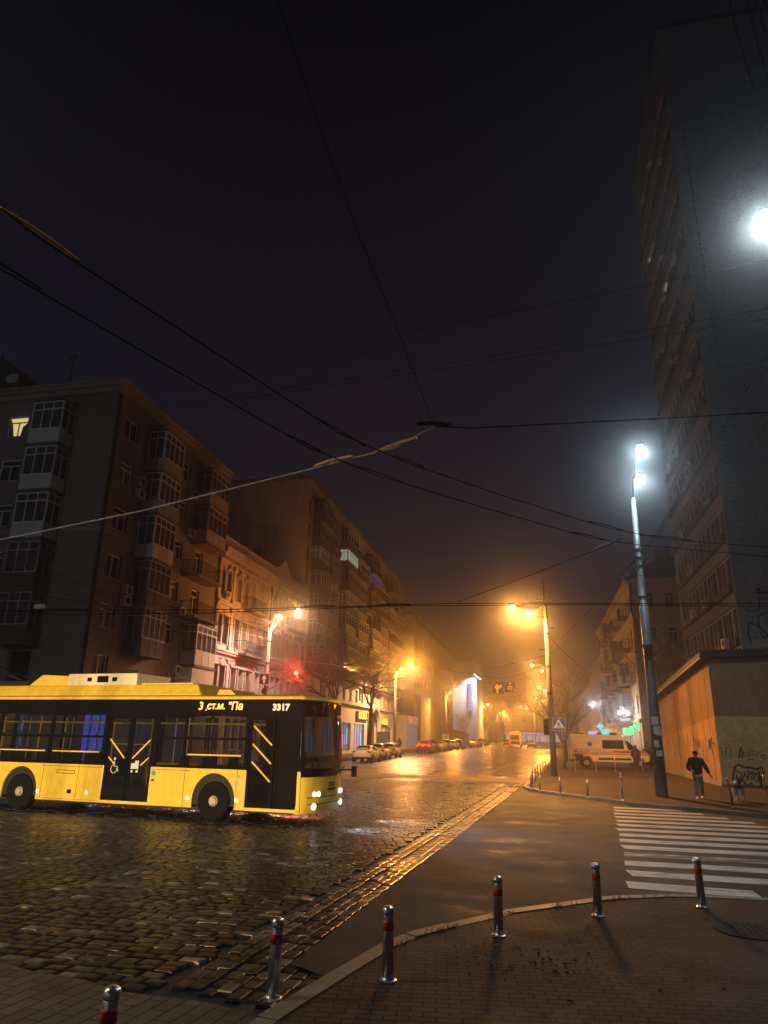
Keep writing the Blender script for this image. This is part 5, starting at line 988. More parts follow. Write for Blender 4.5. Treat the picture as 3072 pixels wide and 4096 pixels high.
# far trolleybus seen from behind
fb = thing('distant_bus', 'yellow bus seen from behind far down the street with small red tail lights', 'bus', (-5.3, 162, zr(162)), world=False)
g = MB(); g.prism([(-1.27, 0, .35), (1.27, 0, .35), (1.3, 0, 1.2), (1.25, 0, 2.9), (1.1, 0, 3.05), (-1.1, 0, 3.05), (-1.25, 0, 2.9), (-1.3, 0, 1.2)], (0, 11, 0)); g.build('body', 'bus_yellow', fb, bevel=.05)
g = MB(); g.box(-.95, .95, -.03, 0, 1.6, 2.55); g.build('rear_window', 'car_glass', fb); g = MB(); g.box(-1.0, 1.0, -.03, 0, .65, 1.25); g.build('engine_cover', 'bus_black', fb); g = MB(); g.box(-.9, .9, .3, 8, 3.05, 3.35); g.build('roof_fairing', 'bus_yellow', fb)
for s in (-1, 1):
    g = MB(); g.lathe([(.12, 0), (.1, .05)], 10, (s*1.08, 0, 1.0), (0, -1, 0)); g.build('tail_light', 'tail', fb); g = MB(); g.lathe([(.08, 0), (.06, .05)], 10, (s*1.12, 0, 2.75), (0, -1, 0)); g.build('top_lamp', 'tail', fb)
    for y in (2.6, 8.6): g = MB(); g.lathe([(.3, 0), (.47, 0), (.47, -.28), (.3, -.28)], 20, (s*1.26, y, .47), (s, 0, 0)); g.build('wheel', 'tyre', fb)
g = MB(); g.box(-.25, .25, -.04, 0, .42, .54); g.build('number_plate', 'marker', fb)
# ambulance (local x forward = towards image right)
am = thing('ambulance', 'pale yellow ambulance van with red stripes and blue star, parked behind the slim posts', 'ambulance', (5.45, 62.5, ZF), R(4))
prof = [(-3.0, .42), (2.55, .42), (2.85, .5), (2.95, .72), (2.9, .98), (2.75, 1.12), (2.0, 1.32), (1.35, 2.0), (1.0, 2.32), (.6, 2.48), (-2.9, 2.55), (-3.0, 2.4)]
def amb_poly():
    P = [(-3.0, .42)]
    for c in (-1.95, 2.08): P += [(c-.46, .42)]+[(c-.46*math.cos(math.pi*k/12), .42+.44*math.sin(math.pi*k/12)) for k in range(1, 12)]+[(c+.46, .42)]
    return P+prof[2:]
g = MB(); Wd_ = 1.0; P = amb_poly(); n = len(P)
def yw(z): return Wd_ if z < 1.2 else Wd_-(z-1.2)*.13
g.add([(x, -yw(z), z) for x, z in P]+[(x, yw(z), z) for x, z in P], [tuple(range(n)), tuple(range(n, 2*n))[::-1]]+[(i, (i+1) % n, n+(i+1) % n, n+i) for i in range(n)]); g.build('body', 'amb_yellow', am, bevel=.03)
def apan(poly, d, nm, mat, par=am):
    g = MB(); g.prism([(x, -yw(z)-d, z) for x, z in poly], (0, .012, 0)); return g.build(nm, mat, par)
apan([(-.65, 1.42), (1.0, 1.42), (1.0, 2.08), (-.65, 2.08)], .014, 'side_window', 'car_glass')
apan([(1.12, 2.05), (1.36, 2.02), (1.95, 1.38), (1.85, 1.33), (1.32, 1.36)], .014, 'door_window', 'car_glass')
g = MB(); g.add([(1.42, -.78, 1.96), (1.42, .78, 1.96), (2.02, .86, 1.35), (2.02, -.86, 1.35)], [(0, 1, 2, 3)]); [setattr(v, 'x', v.x+.02) for v in g.v]; g.build('windscreen', 'car_glass', am)
apan([(-2.98, 1.12), (2.72, 1.12), (2.72, 1.30), (-2.98, 1.30)], .012, 'red_stripe', 'stripe_red'); apan([(-2.98, .98), (2.85, .98), (2.85, 1.04), (-2.98, 1.04)], .012, 'red_stripe', 'stripe_red'); apan([(-2.98, 1.37), (-.7, 1.37), (-.7, 1.39), (-2.98, 1.39)], .012, 'black_line', 'black_rubber')
text_mesh('ambulance_lettering', 'ЕКСТРЕНА МЕДИЧНА ДОПОМОГА', .165, 'sign_white', am, frame((-1.25, -1.03, 1.21), (1, 0, 0), (0, 0, 1)), .003, squash=1.0, bold=.004)
for k in range(6):
    an = R(90+60*k); u = Vector((math.cos(an), 0, math.sin(an))); v = Vector((-u.z, 0, u.x)); c = Vector((-1.62, -.955, 1.76)); g = MB(); g.prism([c+u*.02-v*.05, c+u*.22-v*.05, c+u*.22+v*.05, c+u*.02+v*.05], (0, .02, 0)); g.build('star_of_life', 'sign_blue', am)
apan([(-3.0, .44), (-2.45, .44), (-2.2, .75), (-2.2, .95), (-2.98, .95)], .013, 'lower_trim', 'black_rubber'); apan([(-1.0, .56), (1.5, .56), (1.5, .72), (-1.0, .72)], .014, 'lower_trim', 'black_rubber')
for x in (-1.95, 2.08):
    for s in (-1, 1):
        g = MB(); g.lathe([(.2, 0), (.33, .012), (.35, -.03), (.35, -.2), (.3, -.22)], 22, (x, s*.98, .35), (0, s, 0)); w = g.build('wheel', 'tyre', am, smooth=True); g = MB(); g.lathe([(.22, .006), (.2, -.02), (.08, -.02), (.07, .015)], 14, (x, s*.98, .35), (0, s, 0)); g.build('rim', 'alloy', w)
for z in [.6+.22*k for k in range(8)]: g = MB(); g.box(-3.03, -3.0, -.97, -.9, z, z+.12); g.build('rear_reflector', 'tail_dim', am)
g = MB(); g.box(-3.14, -3.0, -.95, .95, .42, .6); g.build('step', 'black_rubber', am); g = MB(); g.box(-2.9, -2.0, -.7, .7, 2.55, 2.6); g.box(.2, .6, -.6, .6, 2.48, 2.64); g.box(-.9, -.5, -.3, .3, 2.53, 2.62); g.build('light_bar', 'bus_black', am, bevel=.02)
g = MB(); g.lathe([(.05, 0), (.04, .08)], 8, (1.02, -.6, 2.36)); g.build('beacon', 'led_white', am); g = MB(); g.box(1.78, 1.95, -1.2, -1.0, 1.3, 1.55); g.build('mirror', 'bus_black', am, bevel=.02)
g = MB(); g.box(.78, .9, -1.03, -1.0, 1.14, 1.2); g.box(1.2, 1.32, -1.03, -1.0, 1.14, 1.2); g.build('door_handle', 'bus_black', am); g = MB(); g.box(2.7, 2.9, -.95, -.6, .85, 1.08); g.build('headlight', 'alloy', am, bevel=.03)
# scooter
s_ = thing('scooter', 'dark delivery scooter parked behind the hooded person', 'scooter', (9.2, 63.0, ZF), R(-10))
for x in (-.62, .62): g = MB(); g.lathe([(.13, -.04), (.23, -.035), (.25, 0), (.23, .035), (.13, .04)], 18, (x, 0, .25), (0, 1, 0)); w = g.build('wheel', 'tyre', s_); g = MB(); g.lathe([(.14, -.03), (.14, .03)], 12, (x, 0, .25), (0, 1, 0)); g.build('rim', 'alloy', w)
g = MB(); g.tube([(-.7, 0, .55), (-.3, 0, .5), (.1, 0, .32), (.35, 0, .4), (.5, 0, .85)], [.12, .17, .13, .12, .1], 10); g.tube([(.52, 0, .9), (.62, 0, .3)], .045, 6); g.build('body', 'car_black', s_, smooth=True)
g = MB(); g.tube([(-.75, 0, .8), (-.2, 0, .76), (.0, 0, .72)], [.12, .15, .1], 8); g.build('saddle', 'fabric_black', s_); g = MB(); g.tube([(.42, -.32, 1.02), (.5, 0, .98), (.42, .32, 1.02)], .025, 6); g.build('handlebar', 'iron', s_); g = MB(); g.box(-.98, -.55, -.22, .22, .86, 1.22); g.build('delivery_box', 'fabric_black', s_, bevel=.03)
# ============================================================ bollards
def bollard(label, h=.57, r=.05, group=None, loc=(0, 0, 0), tape=True):
    t = thing('bollard', label, 'bollard', loc, 0, group)
    g = MB(); g.lathe([(r, 0), (r, h-.065), (r*1.0, h-.06)], 24); g.build('post', 'steel', t, smooth=True)
    g = MB(); g.lathe([(r*1.04, h-.06), (r*1.04, h-.02), (r*.94, h-.006), (r*.55, h+.008), (.002, h+.010)], 24); g.build('cap', 'steel', t, smooth=True)
    if tape: g = MB(); g.lathe([(r*1.015, h-.18), (r*1.02, h-.115), (r*1.015, h-.108)], 24); g.build('reflective_band', 'red_tape', t, smooth=True)
    g = MB(); g.lathe([(r*1.5, .0), (r*1.5, .008), (r*1.2, .014), (r*1.02, .03)], 20); g.build('base_plate', 'steel', t); return t
b0 = None
nb = [(449, 3908, 'leftmost steel bollard, closest to the camera on the slab paving, its foot out of view'), (1108, 3668, 'steel bollard with a torn white sticker, second nearest, standing where kerb and slabs meet'), (1556, 3622, 'steel bollard with red band at the left bend of the kerb, third from the left'), (1988, 3503, 'steel bollard with red band behind the middle of the kerb, fourth from the left'), (2378, 3451, 'steel bollard with red band left of the zebra crossing'), (2788, 3429, 'steel bollard standing at the near end of the zebra stripes')]
for i, (px, py, lb) in enumerate(nb):
    q = gp(px, py, ZN+.58)
    if b0 is None: b0 = t = bollard(lb, group='steel bollards along the near kerb')
    else: t = copy_tree(b0); t['label'] = lb
    t.location = (q.x, q.y, ZN if i else .005); t.rotation_euler = (R(rnd.uniform(-1.2, 1.2)), R(rnd.uniform(-1, 1)), rnd.uniform(0, 6))
    if i == 1: g = MB(); g.prism([(-.0505, -.02, .30), (-.0505, .02, .28), (-.0505, .015, .42), (-.0505, -.005, .44)], (-.002, 0, 0)); g.build('sticker', 'sign_white', t)
fbl = [((2125, 3155), .6, 'bollard on the far kerb just right of the gutter end'), ((2160, 3164), .6, 'second slim bollard along the rounded far kerb'), ((2242, 3177), .6, 'slim bollard on the far kerb below the striped crossing sign'), ((2352, 3189), .62, 'slim bollard on the far kerb left of the tall metal pole'), ((2491, 3201), .9, 'tall slim bollard on the far kerb nearest the zebra, left of the metal pole'), ((2933, 3232), .9, 'tilted slim bollard in front of the dog'), ((3061, 3170), .7, 'bollard by the kiosk wall at the right edge of the photo'),
       ((2302, 3083), .95, 'slim post in front of the ambulance rear wheel'), ((2386, 3083), .95, 'slim post in front of the middle of the ambulance, left one'), ((2462, 3085), .95, 'slim post in front of the ambulance just left of its front wheel'), ((2571, 3085), .95, 'slim post between the hooded person and the metal pole')]
f0 = None
for (px, py), h, lb in fbl:
    q = gp(px, py, ZF); k = h/.6
    if f0 is None: f0 = t = bollard(lb, .6, .035, 'slim bollards on the far pavement')
    else: t = copy_tree(f0); t['label'] = lb
    t.location = (q.x, q.y, ZF); t.scale = (1, 1, k)
    if px == 2933: t.rotation_euler = (0, R(-5), 0)
for i, (px, py) in enumerate([(2135, 3141), (2144, 3129), (2153, 3118), (2161, 3107), (2169, 3096), (2177, 3086)]):
    q = gp(px, py, ZF); t = copy_tree(f0); t.location = (gutR(q.y)+.62, q.y, ZF); t.scale = (1, 1, 1.25); t['label'] = 'slim bollard in the straight file along the street edge beyond the gutter'; t['group'] = 'file of bollards along the street edge'
# ============================================================ poles and lamps
SODG = (1.0, .36, .04)
SOD, LED, WARM = (1.0, .40, .075), (.66, .90, 1.0), (1.0, .72, .40)
LAMPMUL = 1.8; GLOW, GLOWL = .16, .09
def lamp_head(t, q, d, kind, power, size=1.0, lit=True, gm=1.0, scol=None):
    d = Vector(d); d.z = 0; d = d.normalized() if d.length > .01 else Vector((1, 0, 0)); up = Vector((0, 0, 1))
    g = MB(); g.obox(q+up*.06, .62*size, .26*size, .10*size, d, Vector((0, 0, 1)).cross(d)); h = g.build('lamp_head', 'galv', t, bevel=.03)
    g = MB(); c = q+d*.06
    if kind == 'sodium': g.lathe([(.03, -.15), (.11, -.12), (.15, -.04), (.15, .02)], 14, c)
    else: g.obox(c-up*.03, .46*size, .17*size, .06, d, Vector((0, 0, 1)).cross(d))
    g.build('lamp_glass', kind if kind == 'sodium' else 'ledlamp', h)
    if lit:
        c_ = WARM if not lit is True else SOD if kind == 'sodium' else LED; c2 = scol or c_; pw = power*LAMPMUL
        lamp_light('lamplight', h, q+d*.06-up*.24, pw, c2, .14, spot=172, aim=(0, 0, -1), blend=.45); lamp_light('glow', h, q+d*.06-up*.24, pw*gm*(GLOW if kind == 'sodium' else GLOWL), SODG if c_ == SOD else (.50, .85, 1.0), .14)
def pole(name, label, q, h, r0, r1, mat, lamps, kind, power, group=None, collars=(), gm=1.0, scol=None):
    t = thing(name, label, 'street lamp', q, world=True); q = Vector(q)
    if group: t['group'] = group
    g = MB(); g.lathe([(r0*1.0, 0), (r0+(r1-r0)*.5, h*.5), (r1, h)], 16, q); g.build('post', mat, t, smooth=True)
    if collars:
        g = MB()
        for z in collars: rr = r0+(r1-r0)*z/h+.02; g.lathe([(rr, z), (rr, z+.12)], 12, q)
        g.build('collar', 'iron', t)
    top = q+Vector((0, 0, h-.05))
    for o in lamps:
        o = Vector(o); e = top+o; g = MB(); m = top+Vector((o.x*.45, o.y*.45, o.z*.7)); g.tube([top-Vector((0, 0, .3)), m, e], .035, 6); g.build('arm', mat, t); lamp_head(t, e, o, kind, power, gm=gm, scol=scol)
    return t
L1 = pole('street_lamp', 'concrete lamp post with two orange lamps left of the red traffic light, behind the trolleybus', (-19.4, 49.7, .12), 9.6, .17, .11, 'conc_pole', [(2.0, .3, 1.5), (.9, -.9, .85)], 'sodium', 1350, 'sodium street lamps', (8.6, 7.0, 5.3), 2.0, (1.0, .68, .48))
pole('street_lamp', 'tall thin lamp post with two orange lamps beyond the shops, second on the left side', (-18.5, 94.0, .12+zr(94)), 9.9, .16, .10, 'conc_pole', [(2.1, .3, 1.35), (.95, -.9, .65)], 'sodium', 5600, 'sodium street lamps', (8.5, 8.0), 2.8, (1.0, .55, .26))
pole('street_lamp', 'third orange double lamp post on the left, in front of the brown foggy block', (-17.9, 143.5, .12+zr(143)), 9.7, .15, .10, 'conc_pole', [(2.0, .3, 1.3), (.9, -.9, .6)], 'sodium', 5600, 'sodium street lamps')
pole('street_lamp', 'fourth orange double lamp post on the left, right of the neon gable', (-16.0, 205, .12+zr(205)), 9.2, .15, .10, 'conc_pole', [(2.1, .3, 1.4), (.9, -1, .7)], 'sodium', 5600, 'sodium street lamps')
pole('street_lamp', 'fifth orange double lamp post on the left, deep in the glowing fog', (-14.4, 262, .12+zr(262)), 9.2, .15, .10, 'conc_pole', [(2.0, .3, 1.3), (.9, -1, .7)], 'sodium', 5600, 'sodium street lamps')
P2 = pole('street_lamp', 'concrete lamp post on the right pavement carrying the crosswalk sign and two orange lamps', (.72, 44.75, ZF), 10.6, .19, .10, 'conc_pole', [(-1.95, .2, -.45), (-.95, -.5, -1.0)], 'sodium', 6200, 'sodium street lamps', (9.2, 8.2, 6.2, 4.6), .25)
g = MB(); g.tube([(.15, 44.7, 10.55), (.72, 44.75, 10.55)], .02, 5); [g.box(.2+.5*k, .72+.5*k, 44.72, 44.78, z, z+.05) for k, z in ((0, 9.4), (1, 8.7), (0, 7.4))]; g.build('crossarm', 'iron', P2); g = MB(); g.tube([(.70, 44.7, 10.5), (.66, 44.7, 12.0)], [.06, .015], 6); g.build('spike', 'iron', P2)
pole('street_lamp', 'lamp post seen through bare branches just behind the concrete pole with the crosswalk sign', (1.5, 82, ZF+zr(82)), 9.6, .16, .10, 'conc_pole', [(-1.9, .2, .4), (-.9, -.8, -.3)], 'sodium', 2600, 'sodium street lamps')
pole('street_lamp', 'lamp post behind the street tree with its lamps low among the twigs', (1.9, 118, ZF+zr(118)), 9.3, .16, .10, 'conc_pole', [(-1.6, .2, .5), (-.7, -.8, 0)], 'sodium', 5000, 'sodium street lamps')
pole('street_lamp', 'far right lamp post with its lamps glowing right of the hanging signs', (2.2, 160, ZF+zr(160)), 9.3, .16, .10, 'conc_pole', [(-2.5, .2, .9), (-1.1, -.8, .3)], 'sodium', 5000, 'sodium street lamps')
pole('street_lamp', 'farthest right lamp post whose lamps hang over the street in the fog', (-1.2, 210, ZF+zr(210)), 9.3, .16, .10, 'conc_pole', [(-3.6, .2, .9), (-2, -.8, .5)], 'sodium', 5600, 'sodium street lamps')
# big metal pole on the right with two cold lamps
P1 = thing('street_lamp', 'tall tapered metal pole with two cold white lamps stacked above it, on the right pavement', 'street lamp', (4.42, 30.1, ZF), world=True); q = Vector((4.42, 30.1, ZF))
g = MB(); g.lathe([(.225, 0), (.20, 3.3), (.185, 4.2), (.17, 7.3), (.15, 7.32), (.13, 9.0), (.10, 11.95)], 20, q); g.build('post', 'galv', P1, smooth=True)
g = MB()
for z, r in ((5.55, .21), (5.62, .2), (5.2, .22), (7.6, .17), (8.9, .16), (9.25, .16), (9.6, .17)): g.lathe([(r, z), (r, z+.07)], 14, q)
g.box(4.25, 4.56, 29.86, 30.0, 5.2, 5.7)
for k in range(16): a = rnd.uniform(0, 6.28); p0 = q+Vector((math.cos(a)*.14, math.sin(a)*.14, rnd.uniform(8.6, 9.8))); p1 = p0+Vector((rnd.uniform(-.4, .4), rnd.uniform(-.4, .4), rnd.uniform(-.5, .5))); g.tube([p0, (p0+p1)/2+Vector((0, 0, rnd.uniform(-.3, .2))), p1], .012, 4)
g.build('cable_clamp', 'iron', P1)
g = MB()
for z, w, h, a in ((2.75, .26, .3, -1.7), (2.4, .24, .32, -1.5), (2.3, .2, .2, -1.2), (1.9, .18, .25, -1.8), (1.55, .22, .2, -1.45)):
    c = q+Vector((math.cos(a)*.215, math.sin(a)*.215, z)); g.obox(c, w, .012, h, (-math.sin(a), math.cos(a), 0))
g.build('pasted_notice', 'sign_white', P1)
g = MB()
for k, ch in enumerate(((0, .1, -.1), (.08, -.08, .05), (-.05, .05, .1), (.06, -.1, 0), (.1, 0, -.1), (-.1, .1, 0))):
    z = 1.75-.16*k; g.tube([q+Vector((x*.6, -.222+abs(x)*.1, z-.05*j)) for j, x in enumerate(ch)], .016, 4)
g.build('graffiti', 'paint_black', P1)
for e in ((4.58, 29.0, 12.62), (4.46, 27.4, 13.28)):
    e = Vector(e); g = MB(); g.tube([q+Vector((0, 0, 11.7)), q+Vector((.03, -.3, 12.75)), e+Vector((0, .45, .22)), e+Vector((0, 0, .12))], .028, 6); g.build('arm', 'iron', P1); lamp_head(P1, e, (0, -1, 0), 'led', 340, .9)
P0 = thing('street_lamp', 'cold white lamp on an arm at the right edge, high in front of the tower', 'street lamp', (8.5, 13.4, ZN), world=True)
g = MB(); g.lathe([(.2, 0), (.16, 6), (.10, 11.6)], 16, (8.5, 13.4, ZN)); g.build('post', 'galv', P0); e = Vector((5.02, 13.1, 12.3)); g = MB(); g.tube([(8.5, 13.4, 11.4), (7.6, 13.3, 12.2), e], .04, 6); g.build('arm', 'galv', P0); lamp_head(P0, e, (-.25, -1, 0), 'led', 450, .8, scol=(.74, .92, .96))
# street lamps of the junction behind the viewpoint: they light the trolleybus
for i, (x, y, pw) in enumerate(((-12.5, 3.5, 800), (-27.0, 0.0, 500))):
    t = thing('street_lamp', ('sodium lamp post of the junction behind the viewpoint', 'cold white lamp post of the junction left of the viewpoint')[i], 'street lamp', (x, y-2, 0), world=True)
    g = MB(); g.lathe([(.18, 0), (.10, 9.8)], 12, (x, y-2, 0)); g.build('post', 'conc_pole', t); g = MB(); g.tube([(x, y-2, 9.6), (x, y, 10.3)], .04, 6); g.build('arm', 'conc_pole', t); lamp_head(t, Vector((x, y, 10.3)), (0, 1, 0), ('sodium', 'led')[i], pw, lit=('warm', True)[i])
    if i: lamp_light('lamplight', t, (x, y+.3, 9.9), 1700, (.72, .86, 1.0), .14)
# unseen cars added behind the viewpoint, their beams shaped to light the trolleybus
for i, (x, y) in enumerate(((-8.2, -16.5), (-12.6, -17.5))):
    t = make_car('added_light_car', ('unseen silver car added behind the viewpoint to light the trolleybus', 'unseen black car added behind the viewpoint to light the trolleybus')[i], 'car', ('car_silver', 'car_black')[i], 'sedan', 'tail_dim', (x, y, 0), R(4-6*i))
    for s in (-1, 1): lamp_light('added_bus_beam', t, (s*.62, 2.42, .72), 19000, WARM, .09, spot=HB[0], aim=(s*-.03-.02, 1, HB[1]), blend=.08)
# traffic lights
def tl_head(t, q, red=True, s=1.0):
    g = MB(); g.box(q.x-.16*s, q.x+.16*s, q.y-.1, q.y+.12, q.z-.75*s, q.z+.18*s); h = g.build('signal_head', 'iron', t, bevel=.03)
    for k in range(3):
        c = Vector((q.x, q.y-.1, q.z-.29*s*k)); g = MB(); g.lathe([(.115*s, 0), (.1*s, .03), (.03, .045)], 14, c, (0, -1, 0)); g.build('lens', 'traffic_red' if k == 0 and red else 'bus_black', h)
        g = MB(); g.tube([c+Vector((math.cos(R(a))*.13*s, -.09, math.sin(R(a))*.13*s)) for a in range(0, 181, 30)], .02, 5); g.build('visor', 'iron', h)
    return h
tl = thing('traffic_light', 'red traffic light on a slanted arm above the trolleybus roof', 'traffic light', (-19.25, 49.5, 5.2), world=True)
g = MB(); g.tube([(-19.3, 49.55, 5.25), (-19.1, 49.4, 5.3), (-17.2, 49, 5.95)], .045, 6); g.build('arm', 'galv', tl); g = MB(); g.lathe([(.22, 0), (.22, .06)], 14, (-19.4, 49.4, 5.15), (0, -1, 0)); g.build('bracket', 'iron', tl)
qt = Vector((-16.85, 49.0, 6.42)); tl_head(tl, qt); lamp_light('red_glow', tl, qt+Vector((0, -.35, 0)), 800, (1, .04, .02), .1)
t2 = thing('traffic_light', 'dark traffic light seen edge-on on the concrete pole left of the crosswalk sign', 'traffic light', (.45, 44.6, 2.6), world=True); h = tl_head(t2, Vector((.40, 44.6, 3.15)), False); g = MB(); g.tube([(.40, 44.65, 3.2), (.72, 44.75, 3.2)], .03, 5); g.build('bracket', 'iron', t2)
# signs
def square_sign(name, label, q, s, back, par=None): 
    t = thing(name, label, 'road sign', q, world=True); g = MB(); g.box(q.x-s/2, q.x+s/2, q.y-.02, q.y+.02, q.z-s/2, q.z+s/2); o = g.build('panel', back, t, bevel=.006); return t
def arrow(q, s, mat, t, up=True, y=-.03):
    g = MB(); P = [(-.1, -.42), (.1, -.42), (.1, .02), (.28, .02), (0, .42), (-.28, .02), (-.1, .02)]; g.prism([(q.x+a*s, q.y+y, q.z+b*s) for a, b in P], (0, .006, 0)); g.build('arrow', mat, t)
q = Vector((-19.45, 49.35, 6.0)); t = square_sign('lane_sign', 'dark square sign with a white upward arrow on the lamp post behind the trolleybus', q, .72, 'sign_dark'); arrow(q, .72, 'sign_symbol', t)
q = Vector((1.14, 44.55, 3.0)); t = square_sign('crosswalk_sign', 'blue pedestrian crossing sign on the concrete pole', q, .72, 'sign_blue'); g = MB(); g.prism([(q.x-.32, q.y-.03, q.z-.22), (q.x+.32, q.y-.03, q.z-.22), (q.x, q.y-.03, q.z+.31)], (0, .006, 0)); tr = g.build('triangle', 'sign_white', t)
g = MB(); y = q.y-.04; g.lathe([(.035, 0), (.035, .008)], 10, (q.x+.01, y, q.z+.12), (0, -1, 0))
for pts in ([(.0, .09), (.0, -.03)], [(0, -.03), (.06, -.12), (.07, -.19)], [(0, -.03), (-.04, -.11), (-.10, -.18)], [(0, .06), (.08, .0)], [(0, .06), (-.07, .01), (-.07, -.04)]): g.tube([(q.x+a, y, q.z+b) for a, b in pts], .02, 5)
for k in (-.2, -.13, .14, .2): g.box(q.x+k, q.x+k+.03, y-.004, y, q.z-.2, q.z-.17)
g.build('walking_figure', 'paint_black', t); g = MB(); [g.box(q.x-.36+a, q.x-.36+b, q.y-.026, q.y-.02, q.z+c, q.z+d) for a, b, c, d in ((0, .72, .345, .36), (0, .72, -.36, -.345), (0, .015, -.345, .345), (.705, .72, -.345, .345))]; g.build('border', 'sign_white', t)
g = MB(); g.box(.75, 1.14, 44.6, 44.66, 2.9, 2.96); g.build('bracket', 'iron', t)
def hang_sign(label, q, s, kind, group=None, back='sign_dark'):
    t = thing('hanging_road_sign', label, 'road sign', q, world=True)
    if group: t['group'] = group
    g = MB(); g.box(q.x-s/2, q.x+s/2, q.y-.02, q.y+.02, q.z-s/2, q.z+s/2); g.build('panel', back, t); g = MB(); g.box(q.x-s/2, q.x-s/2+.04, q.y-.02, q.y+.02, q.z+s/2, q.z+s*.68); g.box(q.x+s/2-.04, q.x+s/2, q.y-.02, q.y+.02, q.z+s/2, q.z+s*.68); g.build('hanger', 'iron', t)
    y = q.y-.03
    if kind == 0:
        arrow(q+Vector((-.05*s, 0, -.03*s)), s*1.05, 'sign_symbol', t); g = MB(); P = [(.02, -.05), (.14, .12), (.1, .2), (.36, .34), (.38, .05), (.28, .1), (.16, -.08)]; g.prism([(q.x+a*s, y+.0, q.z+b*s) for a, b in P], (0, .005, 0)); g.build('branch_arrow', 'sign_symbol', t)
    elif kind == 1:
        g = MB(); P = [(-.04, .1), (.04, .1), (.04, .26), (.13, .26), (0, .42), (-.13, .26), (-.04, .26)]; g.prism([(q.x+a*s, y, q.z+b*s) for a, b in P], (0, .005, 0)); g.build('arrow', 'sign_symbol', t)
        g = MB(); [g.box(q.x+a*s, q.x+b*s, y, y+.005, q.z+c*s, q.z+d*s) for a, b, c, d in ((-.2, .2, .0, .06), (-.2, -.14, -.2, 0), (.14, .2, -.2, 0), (-.2, .2, -.26, -.2), (-.14, .14, -.14, -.10), (-.16, -.1, -.36, -.3), (.1, .16, -.36, -.3))]; g.build('bus_symbol', 'sign_symbol', t)
        g = MB(); g.box(q.x+.34*s, q.x+.42*s, y, y+.005, q.z-.45*s, q.z-.25*s); g.build('reflection_patch', 'sign_white', t)
    else:
        g = MB(); [g.box(q.x+a*s, q.x+b*s, y, y+.005, q.z-.38*s, q.z+.38*s) for a, b in ((-.3, -.16), (-.05, .05), (.18, .3))]; g.build('lane_marks', 'sign_symbol', t)
    return t
hang_sign('larger hanging dark sign with a branching arrow, left of the pair over the street', Vector((-3.19, 60, 6.12)), .88, 0); hang_sign('hanging dark sign with arrow and bus symbol, right of the pair over the street', Vector((-2.19, 60, 6.24)), .86, 1)
for k, (px, py) in enumerate(((1855, 2877), (1940, 2881), (2021, 2880), (2093, 2878))):
    hang_sign(('small far hanging lane sign in front of the lit gable', 'small far hanging lane sign just right of the lit gable', 'small far hanging lane sign above the distant bus', 'small far hanging lane sign left of the street tree')[k], atY(px, py, 190), .95, 2, 'far lane signs hung over the street')
g = MB(); a, b = atY(1835, 2868, 190), atY(2170, 2866, 190); g.tube([a, b], .03, 4); tag(g.build('sign_cable', 'wire'), 'thin cable that carries the far hanging lane signs', 'cable')
g = MB(); g.tube([(-19.4, 56, 9.2), (-3.2, 60, 6.9), (-2.2, 60, 6.95), (1.2, 61, 8.3)], .014, 4); tag(g.build('sign_cable', 'wire'), 'cable that carries the two near hanging signs across the street', 'cable')
# advertising boxes
def citylight(label, q, w, h, mat):
    t = thing('advertising_box', label, 'billboard', (q.x, q.y, .12+zr(q.y)), world=True); z0 = .12+zr(q.y); g = MB(); y = q.y
    g.box(q.x-w/2-.1, q.x-w/2, y-.12, y+.12, z0, z0+h+.5); g.box(q.x+w/2, q.x+w/2+.1, y-.12, y+.12, z0, z0+h+.5); g.box(q.x-w/2, q.x+w/2, y-.12, y+.12, z0+h+.4, z0+h+.5); g.box(q.x-w/2, q.x+w/2, y-.12, y+.12, z0+.3, z0+.45); g.build('frame', 'iron', t)
    g = MB(); g.box(q.x-w/2, q.x+w/2, y-.08, y+.08, z0+.45, z0+h+.4); g.build('poster', mat, t); return t
citylight('dark framed advertising box with a dim poster on the left pavement by the yellow signs', Vector((-18.7, 88, 0)), 1.35, 2.0, 'poster'); citylight('warm glowing advertising box in front of the brown foggy block', Vector((-18.6, 148, 0)), 1.4, 2.0, 'poster_lit')
# a low fence and hoarding beyond, seen at the foot of the gable
t = thing('hoarding', 'low brown hoarding at the foot of the lit gable', 'fence', (-18.4, 160, zr(160)), world=True); g = MB(); z = zr(160)
g.hexa([(-21, 158, z), (-17.6, 186, z), (-17.6, 186.1, z), (-21, 158.1, z), (-21, 158, z+4.2), (-17.6, 186, z+2.9), (-17.6, 186.1, z+2.9), (-21, 158.1, z+4.2)]); g.build('panel', 'plaster_dark', t)
# ============================================================ overhead wires
def wire(label, pts, r=.013, mat='wire', cat='wire', name='overhead_wire', sag=0.0, group='overhead wires', clamp=(), n=14):
    P = [Vector(p) for p in pts]; Q = []
    for a, b in zip(P, P[1:]):
        for k in range(n if sag else 2): f = k/(n if sag else 2); q = a.lerp(b, f); q.z -= sag*4*f*(1-f); Q.append(q)
    Q.append(P[-1]); g = MB(); g.tube(Q, r, 5); o = g.build(name, mat); tag(o, label, cat, group)
    for (i, ln, rr, m) in clamp:
        a = P[i]; d = (P[min(i+1, len(P)-1)]-P[max(i-1, 0)]).normalized(); g = MB(); g.tube([a-d*ln+Vector((0, 0, .03)), a-d*ln*.3+Vector((0, 0, .05)), a+d*ln*.3+Vector((0, 0, .05)), a+d*ln+Vector((0, 0, .03))], rr, 6); g.build('insulator_bar', m, o)
    return o
def dp(x, y, z): q = gp(x*1.8517, y*1.8517, z); return q       # points read off the photograph at a known wire height
ZW = 5.9
